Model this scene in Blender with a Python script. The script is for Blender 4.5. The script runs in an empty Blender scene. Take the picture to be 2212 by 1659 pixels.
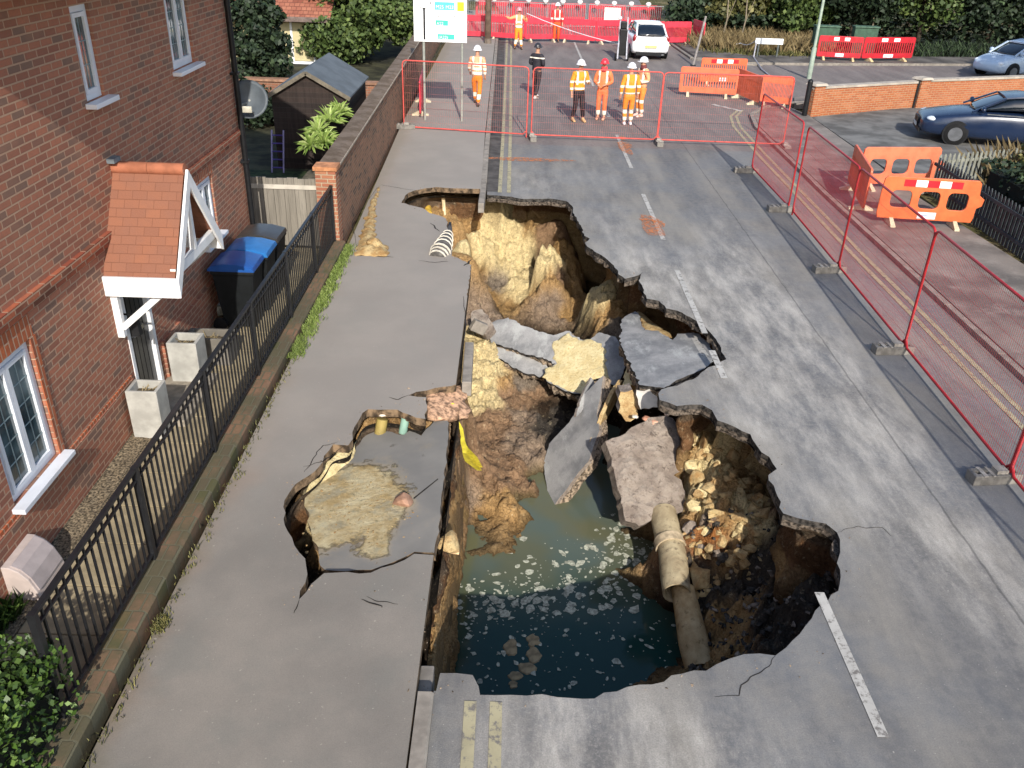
import bpy, math, random
import numpy as np
from mathutils import Vector, Matrix, noise
from mathutils.geometry import delaunay_2d_cdt
random.seed(7); rng = np.random.default_rng(7)
C = bpy.context.scene.collection
R = math.radians

# ---------------------------------------------------------------- camera
F, CX, CY, H = 1855.0, 1106.0, 829.5, 5.7          # measured from the photograph (2212 px wide)
_vp = (1118.0, -190.0); _nx = 985.0 - CX
_ax, _ay = _vp[0]-CX, _vp[1]-CY
_ny = -(F*F + _ax*_nx)/_ay
dy = np.array([_ax, -_ay, F]); dy /= np.linalg.norm(dy)
up = -np.array([_nx, -_ny, F]); up /= np.linalg.norm(up)
rx = np.cross(dy, up); rx = -rx if rx[0] < 0 else rx
W = np.array([rx, dy, up])
cam = bpy.data.objects.new('camera', bpy.data.cameras.new('camera')); C.objects.link(cam)
rt, uu, ff = Vector(W[:, 0]), Vector(W[:, 1]), Vector(W[:, 2])
M = Matrix((( rt.x, uu.x, -ff.x, 0), (rt.y, uu.y, -ff.y, 0), (rt.z, uu.z, -ff.z, H), (0, 0, 0, 1)))
cam.matrix_world = M
cam.data.sensor_width = 36; cam.data.lens = 36*F/2212; cam.data.clip_end = 600; cam.data.clip_start = .05
bpy.context.scene.camera = cam

def ray(px, py): return W @ np.array([px-CX, CY-py, F])
def P(px, py, z=0.0):
    r = ray(px, py); t = (z-H)/r[2]; return Vector((r[0]*t, r[1]*t, z))
def PX(px, py, X):
    r = ray(px, py); t = X/r[0]; return Vector((X, r[1]*t, H+r[2]*t))
def PY(px, py, Y):
    r = ray(px, py); t = Y/r[1]; return Vector((r[0]*t, Y, H+r[2]*t))

# ---------------------------------------------------------------- light
SUN_EL, SUN_AZ = 32.0, 8.0                          # sun behind the camera, a little to the right
w = bpy.data.worlds.new('World'); bpy.context.scene.world = w; w.use_nodes = True
wn = w.node_tree
sky = wn.nodes.new('ShaderNodeTexSky'); sky.sky_type = 'NISHITA'; sky.sun_disc = False
sky.sun_elevation = R(SUN_EL); sky.sun_rotation = R(180-SUN_AZ); sky.air_density = 1.0; sky.dust_density = 1.2; sky.ozone_density = 1
bg = wn.nodes['Background']; bg.inputs[1].default_value = 0.145
wn.links.new(sky.outputs[0], bg.inputs[0])
sun = bpy.data.objects.new('sun', bpy.data.lights.new('sun', 'SUN')); C.objects.link(sun)
sun.data.energy = 3.8; sun.data.angle = R(.55); sun.data.color = (1, .945, .86)
tosun = Vector((math.sin(R(SUN_AZ))*math.cos(R(SUN_EL)), -math.cos(R(SUN_AZ))*math.cos(R(SUN_EL)), math.sin(R(SUN_EL))))
sun.rotation_euler = tosun.to_track_quat('Z', 'Y').to_euler(); sun.location = (5, -10, 20)
sc = bpy.context.scene
sc.view_settings.view_transform = 'Standard'; sc.view_settings.look = 'None'
sc.view_settings.exposure = 0.6; sc.view_settings.gamma = 1.0

# ---------------------------------------------------------------- materials
def lin(h):
    if isinstance(h, (tuple, list)): return tuple(h)
    h = h.lstrip('#'); v = [int(h[i:i+2], 16)/255 for i in (0, 2, 4)]
    return tuple(((c+.055)/1.055)**2.4 if c > .04045 else c/12.92 for c in v)
class MT:
    def __init__(s, name, rough=.8, spec=.3, metal=0.0):
        s.m = bpy.data.materials.new(name); s.m.use_nodes = True; s.t = s.m.node_tree
        s.b = s.t.nodes['Principled BSDF']; s.b.inputs['Roughness'].default_value = rough
        s.b.inputs['Specular IOR Level'].default_value = spec; s.b.inputs['Metallic'].default_value = metal
        s.tc = s.t.nodes.new('ShaderNodeTexCoord'); s.obj = s.tc.outputs['Object']
    def n(s, ty, **kw):
        nd = s.t.nodes.new(ty)
        for k, v in kw.items():
            if k in nd.inputs.keys(): nd.inputs[k].default_value = v
            else: setattr(nd, k, v)
        return nd
    def l(s, a, b): s.t.links.new(a, b)
    def mapping(s, scale=(1, 1, 1), rot=(0, 0, 0), src=None):
        m = s.n('ShaderNodeMapping'); m.inputs['Scale'].default_value = scale; m.inputs['Rotation'].default_value = rot
        s.l(src or s.obj, m.inputs[0]); return m.outputs[0]
    def noise(s, scale=5, detail=4, rough=.55, vec=None, stretch=None):
        if stretch: vec = s.mapping(stretch, src=vec)
        nd = s.n('ShaderNodeTexNoise'); nd.inputs['Scale'].default_value = scale
        nd.inputs['Detail'].default_value = detail; nd.inputs['Roughness'].default_value = rough
        s.l(vec or s.obj, nd.inputs['Vector']); return nd.outputs[0]
    def ramp(s, src, a=.4, b=.6):
        r = s.n('ShaderNodeMapRange'); r.inputs['From Min'].default_value = a; r.inputs['From Max'].default_value = b
        r.interpolation_type = 'SMOOTHSTEP'; s.l(src, r.inputs[0]); return r.outputs[0]
    def mix(s, fac, a, b, mode='MIX'):
        m = s.n('ShaderNodeMix'); m.data_type = 'RGBA'; m.blend_type = mode
        for inp, v in ((m.inputs[0], fac), (m.inputs[6], a), (m.inputs[7], b)):
            if isinstance(v, (int, float)): inp.default_value = v
            elif isinstance(v, tuple): inp.default_value = (*v[:3], 1)
            else: s.l(v, inp)
        return m.outputs[2]
    def math(s, op, a, b=None, c=None):
        m = s.n('ShaderNodeMath'); m.operation = op
        for i, v in enumerate((a, b, c)):
            if v is None: continue
            if isinstance(v, (int, float)): m.inputs[i].default_value = v
            else: s.l(v, m.inputs[i])
        return m.outputs[0]
    def sep(s, src=None):
        x = s.n('ShaderNodeSeparateXYZ'); s.l(src or s.obj, x.inputs[0]); return x.outputs
    def comb(s, x, y, z=0.0):
        c = s.n('ShaderNodeCombineXYZ')
        for i, v in enumerate((x, y, z)):
            if isinstance(v, (int, float)): c.inputs[i].default_value = v
            else: s.l(v, c.inputs[i])
        return c.outputs[0]
    def bump(s, h, strength=.3, dist=.01):
        b = s.n('ShaderNodeBump'); b.inputs['Strength'].default_value = strength; b.inputs['Distance'].default_value = dist
        s.l(h, b.inputs['Height']); s.l(b.outputs[0], s.b.inputs['Normal'])
    def col(s, c):
        if isinstance(c, tuple): s.b.inputs['Base Color'].default_value = (*c[:3], 1)
        else: s.l(c, s.b.inputs['Base Color'])
        return s.m
def plain(name, c, rough=.7, var=.18, scale=6, metal=0., spec=.3, bump=.15, bs=60):
    """coloured surface with uneven wear and a fine grain"""
    t = MT(name, rough, spec, metal); c = lin(c)
    d = tuple(x*(1-var*1.6) for x in c); e = tuple(min(1, x*(1+var)) for x in c)
    a = t.mix(t.ramp(t.noise(scale, 5, .6), .35, .65), d, e)
    if bump: t.bump(t.noise(bs, 3), bump, .004)
    r = t.n('ShaderNodeMapRange'); r.inputs['To Min'].default_value = max(0, rough-.12); r.inputs['To Max'].default_value = min(1, rough+.12)
    t.l(t.noise(scale*2.3, 3), r.inputs[0]); t.l(r.outputs[0], t.b.inputs['Roughness'])
    return t.col(a)

# ---------------------------------------------------------------- mesh building
class MB:
    def __init__(s): s.v = []; s.f = []; s.mi = []; s.cur = 0
    def add(s, vs, fs, mi=None):
        o = len(s.v); s.v += [Vector(p) for p in vs]; s.f += [tuple(i+o for i in f) for f in fs]
        s.mi += [s.cur if mi is None else mi]*len(fs); return s
    def box(s, c, size, rot=None, taper=1.0, mi=None):
        hx, hy, hz = [k/2 for k in size]; c = Vector(c)
        vs = [Vector((x*hx*(taper if z > 0 else 1), y*hy*(taper if z > 0 else 1), z*hz)) for z in (-1, 1) for x, y in ((-1, -1), (1, -1), (1, 1), (-1, 1))]
        if rot is not None:
            Rm = rot if isinstance(rot, Matrix) else Matrix.Rotation(rot, 3, 'Z'); vs = [Rm @ v for v in vs]
        return s.add([v+c for v in vs], [(3, 2, 1, 0), (4, 5, 6, 7), (0, 1, 5, 4), (1, 2, 6, 5), (2, 3, 7, 6), (3, 0, 4, 7)], mi)
    def box2(s, a, b, mi=None):
        a, b = Vector(a), Vector(b); lo = Vector(map(min, a, b)); hi = Vector(map(max, a, b))
        return s.box((lo+hi)/2, hi-lo, mi=mi)
    def beam(s, a, b, w, h=None, mi=None):
        """rectangular bar from a to b"""
        a, b = Vector(a), Vector(b); d = b-a; L = d.length; h = h or w
        q = d.to_track_quat('Z', 'X').to_matrix() if abs(d.normalized().z) > .95 else None
        if q is None:
            zd = d.normalized(); xd = zd.cross(Vector((0, 0, 1))).normalized(); yd = zd.cross(xd)
            q = Matrix((xd, yd, zd)).transposed()
        return s.box((a+b)/2, (w, h, L), q, mi=mi)
    def tube(s, pts, r, n=8, caps=True, mi=None):
        pts = [Vector(p) for p in pts]; rs = r if isinstance(r, (list, tuple)) else [r]*len(pts)
        rings = []; prev = None
        for i, p in enumerate(pts):
            t = (pts[min(i+1, len(pts)-1)]-pts[max(i-1, 0)]).normalized()
            if prev is None:
                u = t.orthogonal().normalized()
            else:
                u = (prev-t*prev.dot(t)); u = u.normalized() if u.length > 1e-5 else t.orthogonal().normalized()
            prev = u; v = t.cross(u)
            rings.append([p+(u*math.cos(2*math.pi*k/n)+v*math.sin(2*math.pi*k/n))*rs[i] for k in range(n)])
        vs = [q for rg in rings for q in rg]; fs = []
        for i in range(len(rings)-1):
            for k in range(n):
                a, b = i*n+k, i*n+(k+1) % n; fs.append((a, b, b+n, a+n))
        if caps: fs.append(tuple(range(n-1, -1, -1))); fs.append(tuple(range((len(rings)-1)*n, len(rings)*n)))
        return s.add(vs, fs, mi)
    def sphere(s, c, r, nu=12, nv=8, sc=(1, 1, 1), half=False, mi=None):
        c = Vector(c); vs = []; fs = []
        top = nv//2 if half else nv
        for j in range(top+1):
            th = math.pi*j/nv
            for i in range(nu):
                ph = 2*math.pi*i/nu
                vs.append(c+Vector((math.sin(th)*math.cos(ph)*r*sc[0], math.sin(th)*math.sin(ph)*r*sc[1], math.cos(th)*r*sc[2])))
        for j in range(top):
            for i in range(nu):
                a, b = j*nu+i, j*nu+(i+1) % nu; fs.append((a, a+nu, b+nu, b))
        return s.add(vs, fs, mi)
    def disc(s, c, ax, r, th, n=16, mi=None):
        c, ax = Vector(c), Vector(ax).normalized(); return s.tube([c-ax*th/2, c+ax*th/2], r, n, mi=mi)
    def loft(s, rings, closed=True, caps=True, mi=None):
        n = len(rings[0]); vs = [Vector(p) for r in rings for p in r]; fs = []
        for i in range(len(rings)-1):
            for k in range(n if closed else n-1):
                a, b = i*n+k, i*n+(k+1) % n; fs.append((a, b, b+n, a+n))
        if caps: fs.append(tuple(range(n-1, -1, -1))); fs.append(tuple(range((len(rings)-1)*n, len(rings)*n)))
        return s.add(vs, fs, mi)
    def build(s, name, mats, parent=None, smooth=False, bevel=0, kind=None, sub=0, origin=None, angle=None):
        org = Vector((0, 0, 0))
        if parent is not None: org = parent_org(parent)
        elif origin is not None: org = Vector(origin)
        me = bpy.data.meshes.new(name); me.from_pydata([v-org for v in s.v], [], s.f); me.validate()
        for m in (mats if isinstance(mats, (list, tuple)) else [mats]): me.materials.append(m)
        if len(me.materials) > 1 and len(me.polygons) == len(s.mi): me.polygons.foreach_set('material_index', s.mi)
        me.polygons.foreach_set('use_smooth', [smooth]*len(me.polygons)); me.update()
        o = bpy.data.objects.new(name, me); C.objects.link(o)
        if parent is not None: o.parent = parent
        else: o.location = org
        o['_o'] = list(org)
        if bevel:
            b = o.modifiers.new('bevel', 'BEVEL'); b.width = bevel; b.segments = 2; b.limit_method = 'ANGLE'; b.angle_limit = R(40)
        if sub:
            b = o.modifiers.new('sub', 'SUBSURF'); b.levels = sub; b.render_levels = sub
        if smooth and angle: me.set_sharp_from_angle(angle=R(angle))
        if kind: o['kind'] = kind
        return o
def parent_org(p): return Vector(p['_o']) if '_o' in p.keys() else Vector((0, 0, 0))
def thing(name, label, cat, loc=(0, 0, 0), group=None, local=False):
    """Empty at the base; local=True: its parts are built around the origin, to be placed and copied"""
    o = bpy.data.objects.new(name, None); C.objects.link(o); o.location = loc
    o['_o'] = [0, 0, 0] if local else list(loc); o.empty_display_size = .2
    return tag(o, label, cat, group)
def tag(o, label, cat=None, group=None, kind=None):
    o['label'] = label
    if cat: o['category'] = cat
    if group: o['group'] = group
    if kind: o['kind'] = kind
    return o
def dup(root, loc, rotz=0, label=None, scale=None):
    r = root.copy(); C.objects.link(r); r.location = loc; r.rotation_euler = (0, 0, rotz)
    if label: r['label'] = label
    if scale: r.scale = scale
    for ch in root.children:
        c = ch.copy(); C.objects.link(c); c.parent = r
        for g in ch.children:
            d = g.copy(); C.objects.link(d); d.parent = c
    return r

def in_poly(pts, poly):
    x, y = pts[:, 0], pts[:, 1]; ins = np.zeros(len(pts), bool); n = len(poly); j = n-1
    for i in range(n):
        xi, yi = poly[i][0], poly[i][1]; xj, yj = poly[j][0], poly[j][1]
        if yi != yj:
            c = ((yi > y) != (yj > y)) & (x < (xj-xi)*(y-yi)/(yj-yi)+xi); ins ^= c
        j = i
    return ins
def poly_dist(pts, poly):
    """distance to the outline and index of nearest vertex"""
    best = np.full(len(pts), 1e9); idx = np.zeros(len(pts), int); n = len(poly)
    for i in range(n):
        a = np.array(poly[i][:2]); b = np.array(poly[(i+1) % n][:2]); ab = b-a; L = max((ab**2).sum(), 1e-12)
        t = np.clip(((pts-a)@ab)/L, 0, 1); d = np.hypot(*(pts-(a+t[:, None]*ab)).T)
        m = d < best; best[m] = d[m]; idx[m] = np.where(t[m] < .5, i, (i+1) % n)
    return best, idx
def jag(poly, step=.09, amp=.03, seed=0):
    out = []; n = len(poly)
    for i in range(n):
        a, b = Vector(poly[i][:2]), Vector(poly[(i+1) % n][:2]); L = (b-a).length; k = max(1, int(L/step)); nr = Vector((-(b-a).y, (b-a).x)); nr = nr/max(L, 1e-6)
        for j in range(k):
            p = a.lerp(b, j/k)
            if j:
                p = p+nr*amp*(noise.noise(Vector((p.x*6, p.y*6, seed)))*1.4+noise.noise(Vector((p.x*19, p.y*19, seed)))*.9)
            out.append((p.x, p.y))
    return out
def region(outer, holes=(), extra=()):
    vs = []; es = []
    for lp in [outer]+list(holes):
        o = len(vs); vs += [Vector(p[:2]) for p in lp]; es += [(o+i, o+(i+1) % len(lp)) for i in range(len(lp))]
    if len(extra):
        ex = np.array([e[:2] for e in extra]); m = in_poly(ex, outer)
        for h in holes: m &= ~in_poly(ex, h)
        vs += [Vector(p) for p in ex[m]]
    v, e, f, *_ = delaunay_2d_cdt(vs, es, [], 0, 1e-5)
    cen = np.array([(sum((v[i] for i in t), Vector((0, 0)))/len(t))[:] for t in f]); m = in_poly(cen, outer)
    for h in holes: m &= ~in_poly(cen, h)
    return v, [tuple(t) for t, k in zip(f, m) if k]
def solid(mb, outer, holes=(), zt=0., zb=-.1, fn=None, extra=(), mi_top=0, mi_side=1, top=None, bottom=True):
    """flat slab with openings: top at zt (or top(x,y)), thickness down to zb, mapped through fn"""
    v, f = region(outer, holes, extra); fn = fn or (lambda x, y, z: Vector((x, y, z)))
    tz = [top(p.x, p.y) if top else zt for p in v]; n = len(v)
    vs = [fn(p.x, p.y, z) for p, z in zip(v, tz)]+[fn(p.x, p.y, zb+(z-zt if top else 0)) for p, z in zip(v, tz)]
    cnt = {}
    fs = []
    for t in f:
        a, b, c = t[:3]; ar = (v[b]-v[a]).cross(v[c]-v[a])
        if ar < 0: t = t[::-1]
        fs.append(t)
        for i in range(len(t)): cnt[(t[i], t[(i+1) % len(t)])] = 1
    side = [(b, a, a+n, b+n) for (a, b) in cnt if (b, a) not in cnt]
    mb.add(vs, fs, mi_top); o = len(mb.v)-len(vs)
    if bottom: mb.f += [tuple(i+n+o for i in t[::-1]) for t in fs]; mb.mi += [mi_side]*len(fs)
    mb.f += [tuple(i+o for i in t) for t in side]; mb.mi += [mi_side]*len(side)
    return v
def rrect(x0, y0, x1, y1, r, n=3):
    out = []
    for cx, cy, a0 in ((x1-r, y0+r, -90), (x1-r, y1-r, 0), (x0+r, y1-r, 90), (x0+r, y0+r, 180)):
        for k in range(n+1):
            a = R(a0+90*k/n); out.append((cx+r*math.cos(a), cy+r*math.sin(a)))
    return out
# ---------------------------------------------------------------- ground materials
PAVZ = .08
def asphalt():
    t = MT('asphalt_weathered', .86, .25); o = t.sep(); X, Y = o[0], o[1]
    streak = t.noise(1.0, 5, .6, stretch=(1.5, .3, 1)); patch = t.noise(.55, 5, .6); grain = t.noise(70, 3, .7); mid = t.noise(9, 4, .6)
    c = t.mix(t.ramp(streak, .36, .66), lin('#7b7c7e'), lin('#a6a39c'))
    c = t.mix(t.math('MULTIPLY', t.ramp(patch, .4, .62), .55), c, lin('#8b9199'))
    # wheel tracks run along the road, a little darker and bluer
    tr = t.math('ABSOLUTE', t.math('SUBTRACT', t.math('ADD', X, t.math('MULTIPLY', t.noise(.35, 2), .5)), 4.55))
    c = t.mix(t.math('MULTIPLY', t.ramp(tr, .55, .15), .38), c, lin('#6d727a'))
    # older, browner surfacing starts where the far fence line stands
    far = t.ramp(t.math('ADD', Y, t.math('MULTIPLY', t.noise(2, 2), .2)), 24.35, 24.55)
    c = t.mix(t.math('MULTIPLY', far, .85), c, t.mix(t.ramp(streak, .3, .7), lin('#837977'), lin('#9e9491')))
    # pale chalk dust trodden and hosed over the road round the hole
    at = t.n('ShaderNodeAttribute'); at.attribute_name = 'dust'
    d1 = t.math('MULTIPLY', at.outputs['Fac'], t.ramp(t.noise(1.9, 7, .72, stretch=(1.5, .42, 1)), .34, .74))
    c = t.mix(d1, c, lin('#e6e3dc'))
    d2 = t.math('MULTIPLY', at.outputs['Fac'], t.ramp(t.noise(20, 6, .85), .48, .62))
    c = t.mix(t.math('MULTIPLY', d2, .3), c, lin('#e3e0d8'))
    # spilt water / bitumen stains
    c = t.mix(t.math('MULTIPLY', t.ramp(t.noise(1.1, 6, .7), .6, .7), .3), c, lin('#5c6067'))
    # longitudinal paving joint
    j = t.math('ABSOLUTE', t.math('SUBTRACT', t.math('ADD', X, t.math('MULTIPLY', t.noise(3, 3), .05)), 4.98))
    c = t.mix(t.math('MULTIPLY', t.ramp(j, .02, .006), .55), c, lin('#4a4b4e'))
    c = t.mix(t.math('MULTIPLY', t.ramp(mid, .35, .7), .22), c, lin('#bdb9b0'))
    c = t.mix(t.math('MULTIPLY', t.ramp(grain, .35, .68), .3), c, lin('#5f5f61'))
    sp = t.ramp(t.noise(34, 2, .5), .7, .76); c = t.mix(t.math('MULTIPLY', sp, .6), c, lin('#d9d6cf'))
    c = t.mix(1.0, c, (.62, .60, .58), 'MULTIPLY')
    t.bump(t.noise(110, 4, .7), .5, .008)
    return t.col(c)
def paving():
    t = MT('pavement_tarmac', .88, .25); o = t.sep(); X, Y = o[0], o[1]
    c = t.mix(t.ramp(t.noise(.7, 5, .6), .35, .65), lin('#8f8b86'), lin('#a49e97'))
    c = t.mix(t.math('MULTIPLY', t.ramp(t.noise(1.6, 4, .6), .45, .7), .5), c, lin('#8b8c88'))
    c = t.mix(t.math('MULTIPLY', t.ramp(t.math('ADD', X, t.math('MULTIPLY', t.noise(1.2, 4), 1.1)), -2.1, -2.7), .45), c, lin('#a5876f'))
    mo = t.math('MULTIPLY', t.ramp(t.math('ADD', X, t.math('MULTIPLY', t.noise(3, 4), .5)), -2.55, -2.85), .5)
    c = t.mix(mo, c, lin('#6c6a4e'))
    c = t.mix(t.math('MULTIPLY', t.ramp(t.noise(90, 3, .7), .35, .7), .22), c, lin('#64625f'))
    c = t.mix(t.math('MULTIPLY', t.ramp(t.noise(28, 2, .5), .71, .76), .5), c, lin('#ccc7be'))
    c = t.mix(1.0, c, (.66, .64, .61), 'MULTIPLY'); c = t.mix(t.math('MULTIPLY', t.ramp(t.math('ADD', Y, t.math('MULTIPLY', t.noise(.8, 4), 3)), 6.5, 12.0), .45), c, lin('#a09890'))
    t.bump(t.noise(130, 3, .7), .35, .005)
    return t.col(c)
M_ASP = asphalt(); M_PAV = paving()
M_CRUST = plain('bitumen_broken_edge', '#3d3935', .9, .6, 16, bump=1, bs=34)
M_PCRUST = plain('broken_pavement_edge', '#6a5844', .9, .5, 9, bump=.6, bs=30)
M_KERB = plain('kerb_concrete', '#867f76', .85, .15, 5)
M_CONC = plain('concrete', '#b5b0a8', .85, .15, 3)
M_YEL = plain('faded_yellow_paint', '#978d70', .8, .22, 12)
M_WHT = plain('worn_white_paint', '#cfccc5', .8, .16, 14)
M_ORP = plain('orange_spray_paint', '#c97b4c', .85, .2, 14)
M_BLACK = plain('black_plastic', '#17181a', .5, .2)
M_DARKCR = plain('crack_shadow_soil', '#2a2623', .95, .3)

# ---------------------------------------------------------------- outline of the collapse
_out = [(867,438),(878,420),(891,413),(917,407),(942,404),(985,407),(1036,408),(1050,420),(1093,424),(1131,430),(1188,429),(1222,434),(1235,444),(1241,463),(1246,473),(1256,490),(1262,509),
 (1274,515),(1264,524),(1268,532),(1305,555),(1334,583),(1335,592),(1350,602),(1368,598),(1388,589),(1380,606),(1391,626),(1397,645),(1424,650),(1439,666),(1463,671),(1491,685),(1522,704),(1541,726),(1558,752),(1569,776),
 (1553,783),(1522,800),(1498,819),(1463,833),(1429,841),(1422,850),(1425,864),(1462,877),(1490,874),(1516,874),(1538,886),(1550,908),(1589,923),(1621,938),(1633,960),(1645,977),(1662,987),(1678,1013),
 (1660,1026),(1675,1060),(1687,1084),(1692,1109),(1723,1119),(1784,1131),(1808,1150),(1815,1193),(1808,1216),(1816,1246),(1811,1276),(1788,1299),(1761,1319),(1728,1369),(1698,1399),(1675,1416),(1608,1413),(1575,1423),
 (1525,1449),(1475,1455),(1434,1473),(1354,1484),(1284,1509),(1204,1506),(1104,1501),(1037,1501),(1034,1483),(1021,1458),(951,1454),(942,1493),(927,1491),(917,1466),(922,1393),(932,1323),(937,1199),
 (895,1196),(849,1220),(801,1237),(700,1238),(672,1262),(646,1295),(664,1240),(646,1193),(621,1147),(612,1095),(615,1080),(637,1047),(679,1019),(697,998),(719,960),(752,962),(761,934),(783,892),(795,884),(859,885),(898,902),(919,905),(921,858),(883,854),(940,838),(990,829),
 (996,796),(1007,663),(1018,573),(997,562),(976,553),(969,520),(966,492),(963,472),(940,463),(928,460),(912,449),(890,444)]
KX = -.62                                            # back of the kerb line
HOLE = []
for px, py in _out:
    p = P(px, py, 0); 
    if p.x < KX+.05: p = P(px, py, PAVZ)
    HOLE.append((p.x, p.y))
HJ = jag(HOLE, .1, .028, 1)

# ---------------------------------------------------------------- road, pavements, kerbs
def gridpts(x0, x1, y0, y1, s):
    return [(x+(rng.random()-.5)*s*.3, y+(rng.random()-.5)*s*.3) for x in np.arange(x0+s/2, x1, s) for y in np.arange(y0+s/2, y1, s)]
_dust = [(4.2,12.4,.8,3.0,.35),(3.7,10.4,.6,1.1,.3),(5.0,9.6,.3,2.6,.5),(4.1,15.5,.8,2.2,.25),(3.9,8.3,.3,.9,.4),(4.5,6.8,.25,1.3,.4),(2.6,14.6,.5,1.0,.8),(1.3,4.3,1.4,.6,.6),(2.9,13.4,1.1,2.2,.85),(3.9,11.6,1.2,2.0,.95),(4.3,13.6,.8,2.5,.6),(3.4,9.4,1.0,.7,.5),(4.6,9.2,.45,1.6,.65),(4.2,7.2,.7,1.0,.45),(3.3,8.0,.4,.5,.6),(1.2,4.6,.9,.5,.6),(.5,4.5,.5,.9,.9),(.6,20.3,.8,1.7,.55),(2.2,17.0,.7,2.0,.55),(5.0,6.4,.5,1.2,.5),(4.6,17,.6,3,.35),(5.4,8,.35,2,.4),(2.4,21.5,1,1.5,.3),(6.4,13,.3,5,.35)]
def dustf(x, y):
    return min(1, sum(a*math.exp(-((x-cx)/sx)**2-((y-cy)/sy)**2) for cx, cy, sx, sy, a in _dust))
road_outer = [(-.5, -6), (7.5, -6), (7.5, 20), (7.63, 27.4), (7.91, 29.25), (8.73, 30.75), (9.53, 31.55), (11.5, 32.45), (14.5, 33.8), (21, 35.6), (60, 44), (60, 50), (22, 43), (13, 41.2), (10, 40.8), (8.6, 42.0), (8.25, 47), (8.6, 60), (11, 90), (-3, 90), (-.9, 60), (-.75, 45), (-.58, 25), (-.5, 19)]
mb = MB(); solid(mb, road_outer, [HJ], 0, -.074, extra=gridpts(-.4, 7, 3.5, 27, .3))
road = mb.build('road', [M_ASP, M_CRUST], kind='structure')
a = road.data.attributes.new('dust', 'FLOAT', 'POINT'); a.data.foreach_set('value', [dustf(v.co.x, v.co.y) for v in road.data.vertices])
road['label'] = 'weathered grey asphalt road with the sinkhole broken through it'
HJ2 = jag(HOLE, .11, .085, 9)
mb = MB(); solid(mb, [(-.5, 3.8), (6.3, 3.8), (6.3, 21.8), (-.5, 21.8)], [HJ2], -.075, -.155); road_sub = mb.build('road_sub_base', [plain('sub_base_stone', '#5e544a', .95, .55, 22, bump=1, bs=36)]*2, kind='structure'); road_sub['label'] = 'broken stony layer under the road surface'
mb = MB(); solid(mb, [(-3.0, -6), (KX-.02, -6), (KX-.02, 19), (-.74, 25), (-.92, 45), (-1.1, 60), (-3.3, 60), (-3.25, 26), (-3.0, 15.4)], [HJ], PAVZ, -.03, extra=gridpts(-3, -.6, 3, 20, .4))
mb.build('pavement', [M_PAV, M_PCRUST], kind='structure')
# right-hand pavement beyond the mesh fence, with the dropped driveway apron
def pave_right():
    t = MT('pavement_worn_tarmac', .88, .25)
    c = t.mix(t.ramp(t.noise(.8, 5, .6), .35, .65), lin('#7a7571'), lin('#a59d95'))
    c = t.mix(t.math('MULTIPLY', t.ramp(t.noise(1.7, 5, .65), .5, .7), .6), c, lin('#c2bab1'))
    c = t.mix(t.math('MULTIPLY', t.ramp(t.noise(80, 3, .7), .35, .7), .25), c, lin('#5f5a57'))
    c = t.mix(1.0, c, (.62, .60, .59), 'MULTIPLY'); t.bump(t.noise(120, 3, .7), .35, .005); return t.col(c)
M_PVR = pave_right()
pr = [(7.62, -6), (9.95, -6), (9.95, 15), (9.7, 20), (9.85, 23), (9.9, 29.4), (9.5, 31.4), (8.9, 30.6), (8.0, 29.2), (7.75, 27.4), (7.62, 20)]
mb = MB(); solid(mb, pr, [], PAVZ, -.05); mb.build('pavement', [M_PVR, M_KERB], kind='structure')
def strip(name, pts, wdt, z, mat, kind='structure', zb=None, label=None):
    """ribbon or kerb following a line; pts = left edge points"""
    mb = MB(); n = len(pts)
    L = [Vector((*p, 0)) for p in pts]; rr = []
    for i in range(n):
        t = (L[min(i+1, n-1)]-L[max(0, i-1)]).normalized(); nr = Vector((t.y, -t.x, 0)); rr.append((L[i], L[i]+nr*wdt))
    if zb is None:
        vs = [Vector((q.x, q.y, z)) for pr_ in rr for q in pr_]; fs = [(2*i, 2*i+1, 2*i+3, 2*i+2) for i in range(n-1)]; mb.add(vs, fs)
    else:
        mb.loft([[(a.x, a.y, zb), (b.x, b.y, zb), (b.x, b.y, z), (a.x, a.y, z)] for a, b in rr])
    o = mb.build(name, mat, kind=kind)
    if label: o['label'] = label
    return o
# kerb runs: near the camera, beyond the collapse, right side
def kerbstones(pts, wdt, z, zb, mat, name='kerb', L=.92):
    mb = MB()
    for i in range(len(pts)-1):
        a, b = Vector((*pts[i], 0)), Vector((*pts[i+1], 0)); d = b-a; n = max(1, round(d.length/L)); t = d.normalized(); nr = Vector((t.y, -t.x, 0))
        for k in range(n):
            s0 = a+d*(k/n)+t*.006; s1 = a+d*((k+1)/n)-t*.006; dz = random.uniform(-.004, .004); dx = nr*random.uniform(-.004, .004)
            mb.loft([[q+dx+Vector((0, 0, zb)), q+dx+nr*wdt+Vector((0, 0, zb)), q+dx+nr*wdt+Vector((0, 0, z+dz-.015)), q+dx+nr*(wdt-.02)+Vector((0, 0, z+dz)), q+dx+Vector((0, 0, z+dz))] for q in (s0, s1)])
    return mb.build(name, mat, kind='structure')
kerbstones([(KX, -6), (KX, 4.95)], .13, PAVZ+.006, -.1, M_KERB)
kerbstones([(-.66, 19.35), (-.72, 25), (-.9, 45), (-1.08, 60)], .13, PAVZ+.006, -.1, M_KERB)
kerbstones([(7.47, -6), (7.47, 20), (7.6, 27.4), (7.88, 29.3), (8.7, 30.8), (9.5, 31.6), (11.5, 32.4)], .13, PAVZ+.006, -.1, M_KERB)
kerbstones([(8.15, 60), (8.1, 47), (8.3, 42), (9.2, 40.9), (11.2, 40.8)], .13, PAVZ+.006, -.1, M_KERB)
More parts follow.
